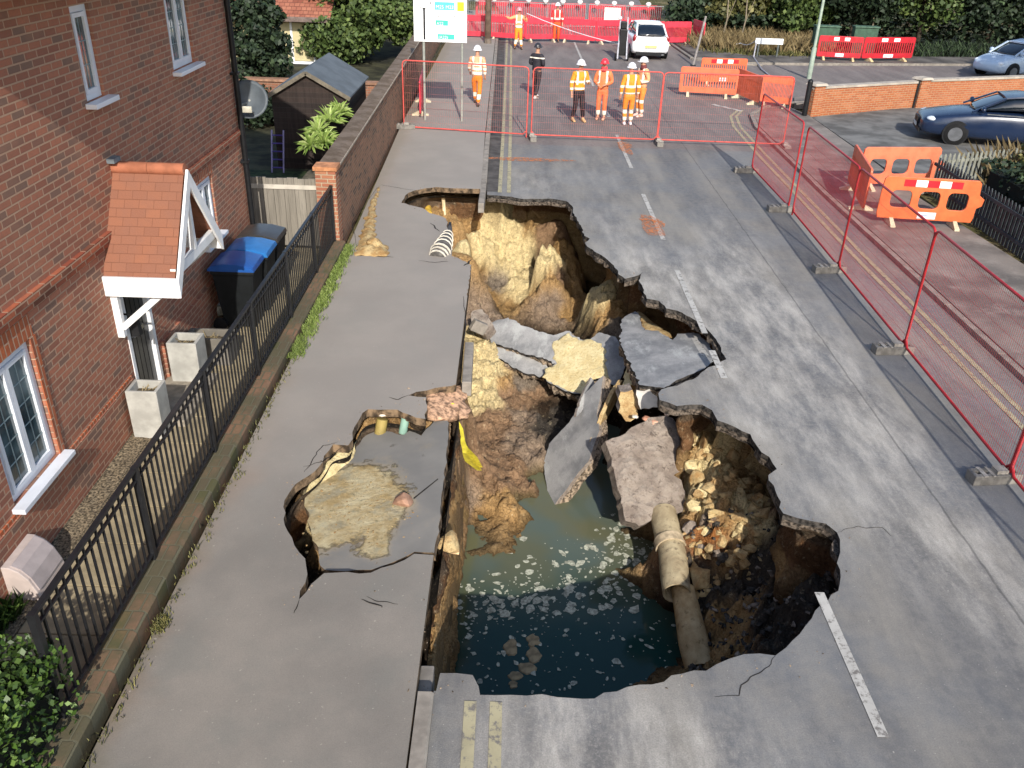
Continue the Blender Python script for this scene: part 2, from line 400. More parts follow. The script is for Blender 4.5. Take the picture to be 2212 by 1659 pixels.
# channel of darker patched asphalt beside the far kerb
strip('road_channel', [(-.53, 19.6), (-.59, 25), (-.76, 45), (-.9, 60)], .33, .004, plain('channel_asphalt', '#4d4946', .9, .25, 3), label='darker strip of asphalt along the far kerb')
# double yellow lines
def worn(mat_name, c, edge=.5):
    t = MT(mat_name, .85, .2); h = t.ramp(t.noise(11, 6, .75), .36, .5)
    return t.col(t.mix(h, lin('#6c6864'), t.mix(t.ramp(t.noise(3, 4), .3, .7), lin(c), tuple(k*.8 for k in lin(c)))))
MY = worn('worn_yellow_line', '#a59d80'); MW = worn('worn_white_line', '#b3b0aa')
for nm, x0 in (('yellow_line', -.25), ('yellow_line', -.04)):
    strip(nm, [(x0+.02, -6), (x0+.01, 4.93)], .1, .008, MY)
    strip(nm, [(x0-.01, 19.55), (x0-.02, 26), (x0-.12, 45), (x0-.2, 58)], .09, .008, MY)
for dx in (0, .21):
    strip('yellow_line', [(6.78+dx, -6), (6.75+dx, 16), (6.84+dx, 24), (6.95+dx, 27.6), (7.2+dx*.9, 29.2), (7.7+dx*.7, 30.3+0*dx)], .09, .008, MY)
for y0, y1 in ((.3, 3.0), (4.68, 6.35), (9.9, 10.6), (10.72, 11.6), (12.2, 14.9), (16.6, 19.8), (22.1, 25.9), (28.4, 31.0), (34, 36.4), (40.6, 46.5), (49, 54)):
    if y0 in (9.9,): continue
    xs = 3.13 if y0 < 12 else (3.14 if y0 < 30 else 3.08)
    strip('white_lane_line', [(xs-.05, y0), (xs-.05, y1)], .095, .008, MW)
mbp = MB()                                             # give-way markings on the junction mouth
for k in range(3):
    c0 = P(1480+k*28, 212+k*13, 0); mbp.box((7.15+k*.28, 31.0+k*.35*-1, .009), (.16, .42, .004), rot=.5)
mbp.build('junction_marking', MW, kind='structure')
# orange survey paint on the road
def blob(mb, c, rx_, ry, z, n=18, am=.3, seed=0, ang=0):
    pts = []
    for k in range(n):
        a = 2*math.pi*k/n; r = 1+am*noise.noise(Vector((math.cos(a)*1.5+seed*7, math.sin(a)*1.5, seed)))*2
        x, y = math.cos(a)*rx_*r, math.sin(a)*ry*r
        pts.append(Vector((c[0]+x*math.cos(ang)-y*math.sin(ang), c[1]+x*math.sin(ang)+y*math.cos(ang), z)))
    mb.add(pts+[Vector((c[0], c[1], z))], [(k, (k+1) % n, n) for k in range(n)])
def spray():
    t = MT('orange_survey_paint', .9, .2); al = t.ramp(t.noise(11, 5, .8), .4, .6); t.b.inputs['Base Color'].default_value = (*lin('#c47a4d'), 1)
    t.l(t.math('MULTIPLY', al, .75), t.b.inputs['Alpha']); return t.m
MSPR = spray(); mbp = MB()
for q, rr_, sd in (((1140, 345), (1.1, .16), 1), ((1350, 318), (.2, .7), 2), ((1410, 490), (.28, .55), 3), ((1400, 475), (.2, .3), 5), ((1345, 300), (.12, .3), 7)):
    c0 = P(*q); blob(mbp, c0, rr_[0], rr_[1], .012+sd*.001, seed=sd, am=.35)
mbp.build('survey_paint', MSPR, kind='structure')

# ---------------------------------------------------------------- ground sheet, verge, side road, courtyard
CR = (-2.95, 6.0, 3.9, 21.4)
crate = [(CR[0], CR[2]), (CR[1], CR[2]), (CR[1], CR[3]), (CR[0], CR[3])]
def verge():
    t = MT('verge_grass_soil', .95, .1)
    c = t.mix(t.ramp(t.noise(.5, 5, .6), .4, .6), lin('#4b4a2c'), lin('#6f6446'))
    c = t.mix(t.ramp(t.noise(4, 5, .7), .5, .7), c, lin('#82775d')); t.bump(t.noise(20, 5, .7), .8, .05); return t.col(c)
M_VERGE = verge()
mb = MB(); v, f = region([(-90, -30), (110, -30), (110, 300), (-90, 300)], [crate], gridpts(-40, 60, 40, 140, 6))
mb.add([(p.x, p.y, -.16) for p in v], f); mb.build('ground', M_VERGE, kind='structure')
M_DRIVE = plain('driveway_asphalt', '#6a6966', .9, .25, 1.2)
mb = MB(); solid(mb, [(9.97, 20.9), (24, 26.5), (24, 34.4), (14.3, 31.7), (9.97, 29.3)], [], .05, -.12); mb.build('driveway', [M_DRIVE, M_KERB], kind='structure')
mb = MB(); solid(mb, [(8.5, 42.1), (10, 40.95), (13, 41.35), (22, 43.1), (60, 50.2), (60, 52.5), (22, 45.3), (13, 43.6), (11, 43.4), (8.9, 46.5), (8.7, 58), (8.5, 58), (8.25, 47)], [], .09, -.12)
mb.build('pavement', [plain('verge_path', '#5c5752', .9, .3, 1.2), M_KERB], kind='structure')
mb = MB(); solid(mb, [(10.0, 31.5), (14.3, 32.2), (24, 34.9), (40, 40.0), (40, 40.2), (21, 35.5), (14.5, 33.9), (10.4, 32.9)], [], .07, -.12); mb.build('pavement', [M_PVR, M_KERB], kind='structure')
M_COURT = plain('courtyard_slabs', '#8b7e65', .9, .14, 1.5)
mb = MB(); solid(mb, [(-3.35, 1), (-3.35, 15.4), (-4.48, 15.4), (-4.48, 1)], [], .0, -.15); mb.build('courtyard_path', [M_COURT, M_COURT], kind='structure')
mb = MB()
for y0 in np.arange(1.2, 15.2, .62): mb.box2((-4.2, y0, .0), (-3.36, y0+.6, .014))
mb.build('paving_slabs', plain('buff_paving_slab', '#94876c', .9, .14, 3), kind='structure')
M_GRAV = plain('gravel', '#776a56', .95, .5, 40, bump=1, bs=50)
mb = MB(); v, f = region([(-4.49, 1), (-4.2, 1), (-4.2, 15), (-4.49, 15)], [], gridpts(-4.48, -4.2, 1, 11.5, .07))
mb.add([(p.x, p.y, .018+.02*random.random()) for p in v], f); tag(mb.build('gravel_strip', M_GRAV), 'strip of pebbles along the foot of the brick house wall', kind='stuff')
mb = MB(); solid(mb, [(-3.45, 15.9), (-3.45, 60), (-22, 60), (-22, 15.9)], [], -.02, -.15); mb.build('garden_ground', [plain('garden_soil', '#3b3a28', .95, .4, 1.4), M_COURT], kind='structure')

# ---------------------------------------------------------------- the sinkhole itself
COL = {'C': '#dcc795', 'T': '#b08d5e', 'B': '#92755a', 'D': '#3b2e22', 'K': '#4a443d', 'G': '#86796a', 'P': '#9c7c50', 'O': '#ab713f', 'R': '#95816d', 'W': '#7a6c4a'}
CP = [(900,425,-.35,'T'),(930,440,-.45,'P'),(958,452,-.55,'T'),(985,440,-.6,'T'),(990,480,-.7,'T'),(1000,520,-.8,'C'),(985,550,-.6,'T'),(940,440,-.5,'P'),(1005,450,-.75,'T'),(1030,440,-.8,'B'),
 (1020,470,-.9,'P'),(1050,468,-.85,'C'),(1100,474,-.85,'C'),(1150,478,-.9,'P'),(1200,480,-.9,'B'),(1215,520,-1.1,'P'),(1030,500,-1.1,'C'),
 (1050,515,-1.2,'C'),(1100,525,-1.35,'C'),(1145,535,-1.45,'C'),(1165,500,-1.15,'B'),(1040,555,-1.6,'C'),(1090,565,-1.75,'C'),(1130,585,-1.85,'C'),(1150,620,-2.0,'C'),
 (1030,590,-1.95,'P'),(1050,640,-2.15,'P'),(1080,620,-2.15,'G'),(1110,600,-1.9,'C'),(1125,635,-2.1,'C'),(1020,610,-2.1,'B'),(1060,668,-2.35,'P'),(1110,665,-2.35,'P'),(1150,668,-2.35,'P'),(1020,650,-2.1,'R'),(1030,690,-1.7,'R'),
 (1176,532,-1.0,'C'),(1190,532,-1.02,'C'),(1174,552,-1.12,'C'),(1192,556,-1.14,'C'),(1174,600,-1.5,'T'),(1192,602,-1.55,'T'),(1188,650,-1.9,'R'),(1205,690,-2.2,'R'),(1160,600,-2.2,'D'),(1165,650,-2.4,'D'),
 (1222,555,-1.4,'P'),(1235,600,-1.75,'T'),(1232,640,-2.0,'P'),(1225,690,-2.25,'P'),(1205,600,-1.6,'B'),
 (1285,590,-2.5,'D'),(1272,650,-2.8,'D'),(1275,700,-3.0,'D'),(1270,540,-1.8,'D'),(1250,520,-1.6,'D'),(1330,600,-1.8,'D'),
 (1305,615,-1.05,'C'),(1320,640,-1.1,'C'),(1330,660,-1.2,'P'),(1310,690,-1.5,'T'),(1345,690,-1.3,'G'),
 (1370,650,-1.5,'D'),(1420,680,-1.4,'B'),(1460,715,-1.3,'D'),(1480,745,-1.5,'D'),(1400,760,-1.4,'D'),(1440,790,-1.3,'D'),(1500,740,-1.1,'B'),(1535,760,-1.2,'K'),
 (1200,740,-2.4,'D'),(1250,760,-2.3,'D'),(1290,800,-2.2,'D'),(1150,740,-2.5,'D'),
 (1035,740,-1.5,'C'),(1045,780,-1.65,'C'),(1075,800,-1.75,'C'),(1060,840,-1.95,'C'),(1095,815,-1.85,'T'),(1130,830,-2.0,'G'),(1030,820,-1.8,'C'),(1035,870,-2.0,'C'),
 (1100,860,-2.1,'B'),(1150,860,-2.15,'B'),(1080,910,-2.15,'B'),(1130,900,-2.15,'R'),(1040,910,-2.1,'B'),(1060,950,-2.15,'B'),(1120,950,-2.2,'R'),(1180,880,-2.2,'D'),(1200,900,-2.3,'K'),(1175,920,-2.2,'K'),
 (1050,1000,-2.15,'B'),(1110,1000,-2.12,'B'),(1150,980,-2.15,'R'),(1030,1040,-2.15,'B'),(1090,1045,-2.1,'B'),(1140,1040,-2.25,'B'),(1010,1080,-2.2,'R'),(1060,1090,-2.2,'T'),(1100,1075,-2.12,'T'),(1040,1120,-2.42,'T'),(1135,1100,-2.5,'W'),(1000,1120,-2.35,'R'),(1165,1060,-2.6,'W'),
 (985,860,-.55,'T'),(1000,880,-.9,'B'),(975,900,-.6,'R'),(985,940,-.9,'B'),(1000,960,-1.4,'B'),(980,1000,-1.0,'B'),(990,1040,-1.6,'B'),
 (945,850,-.2,'R'),(940,880,-.25,'T'),(955,890,-.3,'R'),
 (1000,1200,-2.9,'W'),(1200,1200,-3,'W'),(1100,1400,-3.2,'W'),(1300,1400,-3.2,'W'),(1200,1100,-2.75,'W'),(1250,1050,-2.7,'W'),(1290,1100,-2.8,'W'),(1390,1250,-2.9,'W'),(1430,1420,-2.9,'D'),(1380,1150,-2.7,'D'),(1260,1010,-2.6,'W'),
 (1300,950,-2.5,'D'),(1310,1010,-2.7,'D'),(1320,1070,-2.8,'D'),(1350,900,-1.6,'D'),(1390,950,-1.9,'D'),(1400,1050,-2.2,'D'),(1450,1130,-2.1,'B'),
 (1490,925,-.85,'C'),(1525,950,-.85,'C'),(1500,975,-1.05,'T'),(1510,1010,-1.1,'C'),(1540,990,-.95,'C'),(1505,1045,-1.25,'C'),(1555,1020,-1.05,'C'),(1575,1050,-1.05,'T'),(1540,1070,-1.15,'C'),(1575,1100,-1.15,'T'),(1600,1085,-1.1,'C'),(1635,1100,-1.1,'C'),(1640,1130,-1.15,'C'),(1610,1120,-1.15,'C'),(1520,1110,-1.3,'G'),(1490,1120,-1.5,'T'),(1500,1160,-1.65,'O'),(1550,1150,-1.35,'O'),(1570,1180,-1.45,'T'),(1610,1160,-1.3,'T'),
 (1620,1040,-1.25,'T'),(1600,980,-1.3,'B'),(1645,1070,-1.2,'P'),(1665,1110,-1.1,'B'),(1560,920,-1.2,'D'),
 (1550,1215,-1.8,'K'),(1620,1200,-1.5,'K'),(1690,1170,-1.15,'K'),(1740,1170,-.95,'K'),(1770,1200,-.75,'K'),(1780,1250,-.7,'K'),(1700,1240,-1.25,'K'),(1600,1270,-1.8,'K'),(1680,1290,-1.45,'K'),(1740,1300,-.95,'K'),(1540,1280,-2.0,'K'),
 (1560,1330,-1.95,'T'),(1610,1340,-1.85,'T'),(1650,1370,-1.7,'K'),(1690,1360,-1.3,'K'),(1530,1390,-2.05,'T'),(1590,1390,-1.9,'T'),(1500,1430,-2.5,'D'),(1480,1200,-2.1,'B'),(1510,1250,-2.0,'K'),(1480,1400,-2.6,'D'),
 # shallow basin under the sunken pavement
 (640,1110,-.85,'D'),(655,1170,-.9,'D'),(678,1225,-.9,'D'),(665,1245,-.7,'D'),(630,1080,-.6,'D'),(690,1045,-.34,'C'),(725,1000,-.3,'C'),(670,1080,-.38,'T'),(690,1110,-.4,'C'),(720,1060,-.36,'C'),(760,1060,-.42,'C'),(700,1150,-.44,'P'),(700,1190,-.5,'T'),
 (740,1130,-.5,'C'),(800,1080,-.48,'C'),(780,1030,-.46,'C'),(850,1090,-.5,'B'),(800,1000,-.6,'T'),(870,1000,-.62,'T'),(900,1080,-.6,'T'),(850,1150,-.62,'T'),(780,1200,-.62,'T'),(900,1180,-.62,'T'),(820,910,-.5,'O'),(860,912,-.5,'T'),(790,905,-.3,'T'),(930,960,-.6,'T'),(740,970,-.22,'T'),
 (800,500,-.05,'C'),(790,540,-.1,'T'),(820,420,-.05,'T'),(860,470,-.3,'T'),(900,520,-.35,'T'),(950,540,-.4,'T')]
cxy = []; cz = []; cc = []
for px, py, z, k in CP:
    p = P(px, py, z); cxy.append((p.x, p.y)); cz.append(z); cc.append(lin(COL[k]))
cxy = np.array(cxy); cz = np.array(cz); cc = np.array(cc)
def under(i):
    px, py = _out[i]
    if px < 935: return .06
    if py < 446: return 1.45 if px > 1045 else .4
    if px > 1230 and py < 700: return .75
    if px > 1400 and py < 700: return .3
    if 700 <= py < 800 and px > 1400: return .22
    if 860 < py < 1000 and px > 1440: return 1.0
    if 860 < py < 1000 and px > 1400: return .5
    if px > 1650 and py < 1120: return .25
    if px > 1600: return .18
    if py > 1400: return .42
    if px < 1030: return .16
    return .25
UN = np.array([under(i) for i in range(len(HOLE))])
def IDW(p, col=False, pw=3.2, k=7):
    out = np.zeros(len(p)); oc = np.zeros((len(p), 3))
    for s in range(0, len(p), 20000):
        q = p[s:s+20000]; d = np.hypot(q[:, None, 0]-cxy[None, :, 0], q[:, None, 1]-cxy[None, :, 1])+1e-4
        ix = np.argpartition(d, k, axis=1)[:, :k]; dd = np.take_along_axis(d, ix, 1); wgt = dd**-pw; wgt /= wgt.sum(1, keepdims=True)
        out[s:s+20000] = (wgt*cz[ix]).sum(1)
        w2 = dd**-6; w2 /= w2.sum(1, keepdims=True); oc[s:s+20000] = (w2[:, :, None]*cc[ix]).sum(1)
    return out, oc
xs = np.arange(CR[0], CR[1]+.001, .035)
ys = []; y = CR[2]
while y < CR[3]: ys.append(y); y += .032+.0009*(y-4)
ys.append(CR[3]); ys = np.array(ys)
GX, GY = np.meshgrid(xs, ys); pts = np.stack([GX.ravel(), GY.ravel()], 1)
dist, idx = poly_dist(pts, HOLE); ins = in_poly(pts, HOLE); sd = np.where(ins, -dist, dist)
nz = np.array([noise.fractal(Vector((x*1.7, y*1.7, 3.1)), 1.0, 2.0, 4) for x, y in pts])
nf = np.array([noise.fractal(Vector((x*7, y*7, 8.1)), .8, 2.1, 4) for x, y in pts])
cellv = []; celh = []
for x, y in pts:
    wx_ = noise.noise(Vector((x*3, y*3, 1)))*.12; dd, pp = noise.voronoi(Vector(((x+wx_)*5.2, (y+wx_)*5.2, .3))); d2, p2_ = noise.voronoi(Vector((x*13, (y-wx_)*13, .7)))
    cellv.append(dd[1]-dd[0]); celh.append((noise.noise(pp[0]*3.7)*.13+noise.noise(p2_[0]*3.1)*.05, (dd[1]-dd[0] < .07)*-.035+(d2[1]-d2[0] < .09)*-.012))
cellv = np.array(cellv); celh = np.array(celh)
wp = pts+np.stack([nz*.12, nf*.08], 1)
LS = cxy[:, 0] < -.64                                # things on the pavement side do not blend with the pit below the road edge
_all = (cxy, cz, cc)
def pick(m):
    global cxy, cz, cc
    cxy, cz, cc = _all[0][m], _all[1][m], _all[2][m]
zi, ci = IDW(wp)
near_ = _all[0][:, 1] < 12
pick(LS & near_); zl, cl_ = IDW(wp, k=5)
pick(~LS); zr, cr_ = IDW(wp)
cxy, cz, cc = _all
sw = np.clip((pts[:, 0]+.60+nf*.03)/.12, 0, 1); sw = sw*sw*(3-2*sw)
fy = np.clip((12.4-pts[:, 1])/1.2, 0, 1); fy = fy*1.0
zs = zl*(1-sw)+zr*sw; cs = cl_*(1-sw[:, None])+cr_*sw[:, None]
zi = zi*(1-fy)+zs*fy; ci = ci*(1-fy[:, None])+cs*fy[:, None]
wallL = np.clip(1-abs(sw-.5)*2, 0, 1)*fy
zi = zi+nz*.05+nf*.035
rub = np.clip(((pts[:, 0]-2.3)/.25), 0, 1)*np.clip((9.8-pts[:, 1])/.4+0, 0, 1)     # rubble zone on the near right
rub = np.where(pts[:, 1] < 10.6, np.clip((pts[:, 0]-2.2)/.3, 0, 1), 0)
zi = zi+rub*(np.clip(cellv, 0, .35)*.32-.05)+ (1-rub)*(np.clip(cellv, 0, .25)*.05)
zi = zi+(celh[:, 0]*(1+rub*.7)+celh[:, 1])*np.clip((zi+2.42)/.25+.15, .12, 1)*np.where(pts[:, 0] < -.66, .35, 1)
zi = zi + rub*nf*.05
sl = sd-(UN[idx]*1.15+.3); top = -.19+nf*.02
t = np.clip((sl+.14)/.14, 0, 1); t = t*t*(3-2*t)
z = np.where(sl > 0, top, zi*(1-t)+top*t); z = np.minimum(z, np.where(sd > -.01, -.17, .03))
ZT = z.copy()
# strata in the walls: top made ground, darkened for the rim's shade; sand below
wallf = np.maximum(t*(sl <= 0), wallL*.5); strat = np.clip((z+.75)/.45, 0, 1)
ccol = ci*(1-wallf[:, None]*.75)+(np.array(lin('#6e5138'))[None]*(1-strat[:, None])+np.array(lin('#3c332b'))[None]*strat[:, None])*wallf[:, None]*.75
nx, ny = len(xs), len(ys)
me = bpy.data.meshes.new('sinkhole_soil')
V = np.stack([pts[:, 0]+np.where(sl < .05, nf*.03, 0), pts[:, 1]+np.where(sl < .05, nz*.03, 0), z], 1); me.vertices.add(len(V)); me.vertices.foreach_set('co', V.ravel())
ii, jj = np.meshgrid(np.arange(nx-1), np.arange(ny-1)); a0 = (jj*nx+ii).ravel(); q = np.stack([a0, a0+1, a0+nx+1, a0+nx], 1)
me.loops.add(q.size); me.loops.foreach_set('vertex_index', q.ravel().astype(np.int32)); me.polygons.add(len(q)); me.polygons.foreach_set('loop_start', np.arange(0, q.size, 4, dtype=np.int32)); me.polygons.foreach_set('loop_total', np.full(len(q), 4, dtype=np.int32))
me.update(calc_edges=True); me.polygons.foreach_set('use_smooth', np.ones(len(q), bool))
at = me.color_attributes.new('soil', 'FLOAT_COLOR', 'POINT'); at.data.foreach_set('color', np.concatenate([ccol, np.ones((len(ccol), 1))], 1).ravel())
def soilmat():
    t = MT('soil_strata', .93, .15); a = t.n('ShaderNodeVertexColor'); a.layer_name = 'soil'; c = a.outputs[0]
    c = t.mix(t.math('MULTIPLY', t.ramp(t.noise(5, 6, .7), .45, .7), .5), c, t.mix(.5, c, lin('#5a4029'), 'MULTIPLY'))
    c = t.mix(t.math('MULTIPLY', t.ramp(t.noise(13, 6, .75), .55, .72), .45), c, lin('#d8c7a2'), 'MIX')
    c = t.mix(t.math('MULTIPLY', t.ramp(t.noise(22, 5, .7), .56, .66), .6), c, t.mix(.7, c, lin('#4b3826'), 'MULTIPLY'))
    z = t.sep()[2]; wet = t.ramp(t.math('ADD', z, t.math('MULTIPLY', t.noise(6, 3), .12)), -2.2, -2.36)
    c = t.mix(t.math('MULTIPLY', wet, .6), c, lin('#5d4c33'), 'MULTIPLY')
    vo = t.n('ShaderNodeTexVoronoi'); vo.feature = 'DISTANCE_TO_EDGE'; vo.inputs['Scale'].default_value = 7; vv = t.n('ShaderNodeVectorMath'); vv.operation = 'ADD'; nn = t.n('ShaderNodeTexNoise'); nn.inputs['Scale'].default_value = 5; t.l(t.obj, nn.inputs['Vector']); t.l(t.obj, vv.inputs[0]); t.l(nn.outputs[1], vv.inputs[1]); t.l(vv.outputs[0], vo.inputs['Vector'])
    ed = t.ramp(vo.outputs['Distance'], .0, .09); c = t.mix(t.math('MULTIPLY', t.math('SUBTRACT', 1, ed), .35), c, t.mix(.8, c, lin('#5b4531'), 'MULTIPLY'))
    t.bump(t.math('ADD', t.math('MULTIPLY', ed, .5), t.math('ADD', t.noise(16, 8, .75), t.math('MULTIPLY', t.noise(60, 4, .7), .4))), .8, .05); return t.col(c)
M_SOIL = soilmat(); me.materials.append(M_SOIL)
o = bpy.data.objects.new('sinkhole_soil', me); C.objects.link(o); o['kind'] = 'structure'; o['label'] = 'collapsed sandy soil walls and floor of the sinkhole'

# real rough wall faces under the rim, with their own layers (the sheet above stays hidden behind them)
def soilwall(P0, NR, UU, z0, z1, name='sinkhole_wall'):
    zl_ = np.arange(z0, z1, -.05); n = len(P0); m = len(zl_); VV = []; CC = []
    _, cn = IDW(np.array(P0)); bk = np.array(lin('#2c2722')); gb = np.array(lin('#6b5a49')); br = np.array(lin('#7a5a3e')); tn = np.array(lin('#a88557'))
    for i in range(n):
        for zz in zl_:
            x, y = P0[i]; d = z0-zz; k = min(1, d/.2); k = k*k*(3-2*k)
            q = Vector((x*2.1, y*2.1, zz*2.6)); f1 = noise.fractal(q, .9, 2.1, 5); f2 = noise.noise(Vector((x*.8, y*.8, zz*7))); r_ = noise.noise(Vector((x*9, y*9, zz*11)))
            off = UU[i]*k+k*(f1*.11+f2*.05+abs(r_)*.03)-max(0, d-.5)*.05; VV.append((x+NR[i][0]*off, y+NR[i][1]*off, zz+noise.noise(q*1.7)*.025*k))
            h = zz+f2*.12+f1*.08
            c_ = bk if h > -.2 else (gb if h > -.42 else (br if h > -.8 else tn*.5+cn[i]*.5)); c_ = c_*(.8+.5*(f1+.3)); CC.append((*np.clip(c_, 0, 1), 1))
    me_ = bpy.data.meshes.new(name); fs = [(i*m+j, (i+1)*m+j, (i+1)*m+j+1, i*m+j+1) for i in range(n-1) for j in range(m-1)]
    me_.from_pydata(VV, [], fs); a_ = me_.color_attributes.new('soil', 'FLOAT_COLOR', 'POINT'); a_.data.foreach_set('color', np.array(CC).ravel()); me_.materials.append(M_SOIL); me_.polygons.foreach_set('use_smooth', [True]*len(fs))
    o = bpy.data.objects.new(name, me_); C.objects.link(o); o['kind'] = 'structure'; o['label'] = 'rough layered soil face under the broken rim of the sinkhole'
S_ = []; SU = []; SI = []
for i in range(len(HOLE)):
    a, b = np.array(HOLE[i]), np.array(HOLE[(i+1) % len(HOLE)]); L = np.hypot(*(b-a)); k = max(1, int(L/.06))
    for j in range(k): S_.append(a+(b-a)*j/k); SU.append(UN[i]*(1-j/k)+UN[(i+1) % len(HOLE)]*j/k); SI.append(i)
S_ = np.array(S_); area = sum(S_[i][0]*S_[i-1][1]-S_[i-1][0]*S_[i][1] for i in range(len(S_)))
def circ(a, w_): return sum(np.roll(a, k, 0) for k in range(-w_, w_+1))/(2*w_+1)
T_ = np.roll(S_, -1, 0)-np.roll(S_, 1, 0); N_ = np.stack([T_[:, 1], -T_[:, 0]], 1)
N_ = N_ if not in_poly(np.array([S_[50]+N_[50]/np.hypot(*N_[50])*.03]), HOLE)[0] else -N_
N_ = circ(N_/np.linalg.norm(N_, axis=1, keepdims=True), 6); N_ /= np.linalg.norm(N_, axis=1, keepdims=True)+1e-6; SU = circ(np.array(SU), 5); SM = circ(S_, 2)
deep = np.array([not (_out[i][0] < 950 and _out[i][1] > 830 and _out[i][1] < 1300 and _out[i][0] < 935) for i in SI])
runs = []; st_ = 0
for i in range(1, len(S_)+1):
    if i == len(S_) or deep[i] != deep[st_]: runs.append((st_, i, deep[st_])); st_ = i
for a_, b_, dp_ in runs:
    ix = [k % len(S_) for k in range(a_, b_+1)]
    soilwall([tuple(SM[k]) for k in ix], [tuple(N_[k]) for k in ix], [SU[k] for k in ix], -.12, -2.8 if dp_ else -1.1)
yy_ = np.arange(6.25, 10.75, .06); soilwall([(KX+.05, y) for y in yy_], [(-1., 0.)]*len(yy_), [.03]*len(yy_), -.08, -2.8)
# ---------------------------------------------------------------- water
WZ = -2.4
def water():
    t = MT('murky_water', .1, .45); o = t.sep(); n1 = t.noise(.9, 3, .5)
    y = t.math('ADD', o[1], t.math('MULTIPLY', n1, 1.6)); deep = t.ramp(y, 8.6, 11.0)
    c = t.mix(deep, lin('#1c3b36'), t.mix(t.ramp(t.noise(.8, 2), .42, .6), lin('#5f604a'), lin('#566056')))
    c = t.mix(t.math('MULTIPLY', t.ramp(t.math('ADD', t.math('ABSOLUTE', t.math('SUBTRACT', o[0], 1.0)), t.math('MULTIPLY', t.noise(1.5), .5)), 1.3, 2.1), .5), c, lin('#565336'))
    t.bump(t.noise(6, 3), .08, .02); t.b.inputs['IOR'].default_value = 1.33; return t.col(c)
mb = MB(); mb.add([(-1.2, 4.3, WZ), (4.6, 4.3, WZ), (4.6, 13.4, WZ), (-1.2, 13.4, WZ)], [(0, 1, 2, 3)]); mb.build('water', water(), kind='structure')
M_FOAM = plain('pale_foam', '#acad9b', .8, .3, 20); M_SCUM = plain('tan_scum', '#9c8a6a', .85, .25, 8)
mb = MB(); nfk = 0
while nfk < 900:
    px, py = random.uniform(950, 1480), random.uniform(1110, 1500)
    # band sweeping from upper right down to the left, thinner scatter elsewhere
    u = (px-950)/530; band = 1325-185*u**1.5 if u < .9 else 1200; dn = abs(py-band)/(45+45*u)
    pr_ = math.exp(-dn*dn)*1.0+(.16 if py > band else .0)+(.5*math.exp(-((px-1360)/45)**2-((py-1190)/70)**2))
    if random.random() > pr_: continue
    p = P(px, py, WZ); r = random.choice((.007, .009, .012, .016, .022, .035, .05))*random.uniform(.8, 1.7)*(1.0 if py < 1330 else .7); blob(mb, p, r, r*random.uniform(.45, .9), WZ+.006+nfk*1e-6, n=8, am=.4, seed=nfk, ang=random.uniform(0, 3)); nfk += 1
tag(mb.build('foam_flecks', M_FOAM), 'scattered pale foam flecks drifting on the dark water in the sinkhole', kind='stuff')
for i, (px, py, rx_, ry, lb) in enumerate(((1105, 1400, .1, .1, 'round tan scum patch floating apart, left of the other patches'), (1152, 1384, .095, .085, 'grey tan scum patch farthest up the floating chain'), (1153, 1416, .085, .11, 'elongated tan scum patch second from the top of the chain'),
        (1137, 1442, .11, .075, 'wide tan scum patch in the middle of the chain'), (1113, 1460, .08, .06, 'small tan scum patch below the wide one'), (1108, 1479, .055, .05, 'smallest tan scum patch at the near end of the chain'))):
    p = P(px, py, WZ); mb = MB(); o2 = Vector((0, 0, .004)); n = 16
    ring = []; 
    for k in range(n):
        a = 2*math.pi*k/n; r = 1+.35*noise.noise(Vector((math.cos(a)*1.4+i*5, math.sin(a)*1.4, i)))*1.5; ring.append(Vector((p.x+rx_*r*math.cos(a), p.y+ry*r*1.3*math.sin(a), WZ-.004)))
    mb.loft([ring, [q+(Vector((p.x, p.y, q.z))-q)*.12+Vector((0, 0, .016)) for q in ring]])
    tag(mb.build('scum_patch', M_SCUM, origin=p, smooth=False), lb, 'scum patch', 'scum patches on the water')
# ---------------------------------------------------------------- slabs, pipe and debris in the hole
def plane3(anc):
    if len(anc) == 2: return P(*anc[0]), Vector(anc[1]).normalized()
    a, b, c = [P(*q) for q in anc]; n = (b-a).cross(c-a).normalized()
    if n.dot(Vector((0, 0, H))-a) < 0: n = -n
    return a, n
def onplane(px, py, pl):
    a, n = pl; r = Vector(ray(px, py)); o = Vector((0, 0, H)); return o+r*((a-o).dot(n)/r.dot(n))
def slabmesh(mb, pl, outline, thick, amp=.02, step=.08, top_extra=0, seed=0, lift=0, bumpf=None):
    a, n = pl; u = n.orthogonal().normalized(); v = n.cross(u); q = [onplane(x, y, pl)-a for x, y in outline]; p2 = [(k.dot(u), k.dot(v)) for k in q]
    pj = jag(p2, step, amp, seed); fn = lambda x, y, z: a+u*x+v*y+n*(z+lift)
    ex = ()
    if top_extra:
        xs_ = [k[0] for k in p2]; ys_ = [k[1] for k in p2]; ex = [(x+random.uniform(-.3, .3)*top_extra, y+random.uniform(-.3, .3)*top_extra) for x in np.arange(min(xs_), max(xs_), top_extra) for y in np.arange(min(ys_), max(ys_), top_extra)]
    if bumpf:
        bp = np.array(pj)
        def tp(x, y):
            d, _ = poly_dist(np.array([[x, y]]), pj); return bumpf(x, y, float(d[0]))
        solid(mb, pj, [], 0, -thick, fn, ex, top=tp)
    else: solid(mb, pj, [], 0, -thick, fn, ex)
    return fn
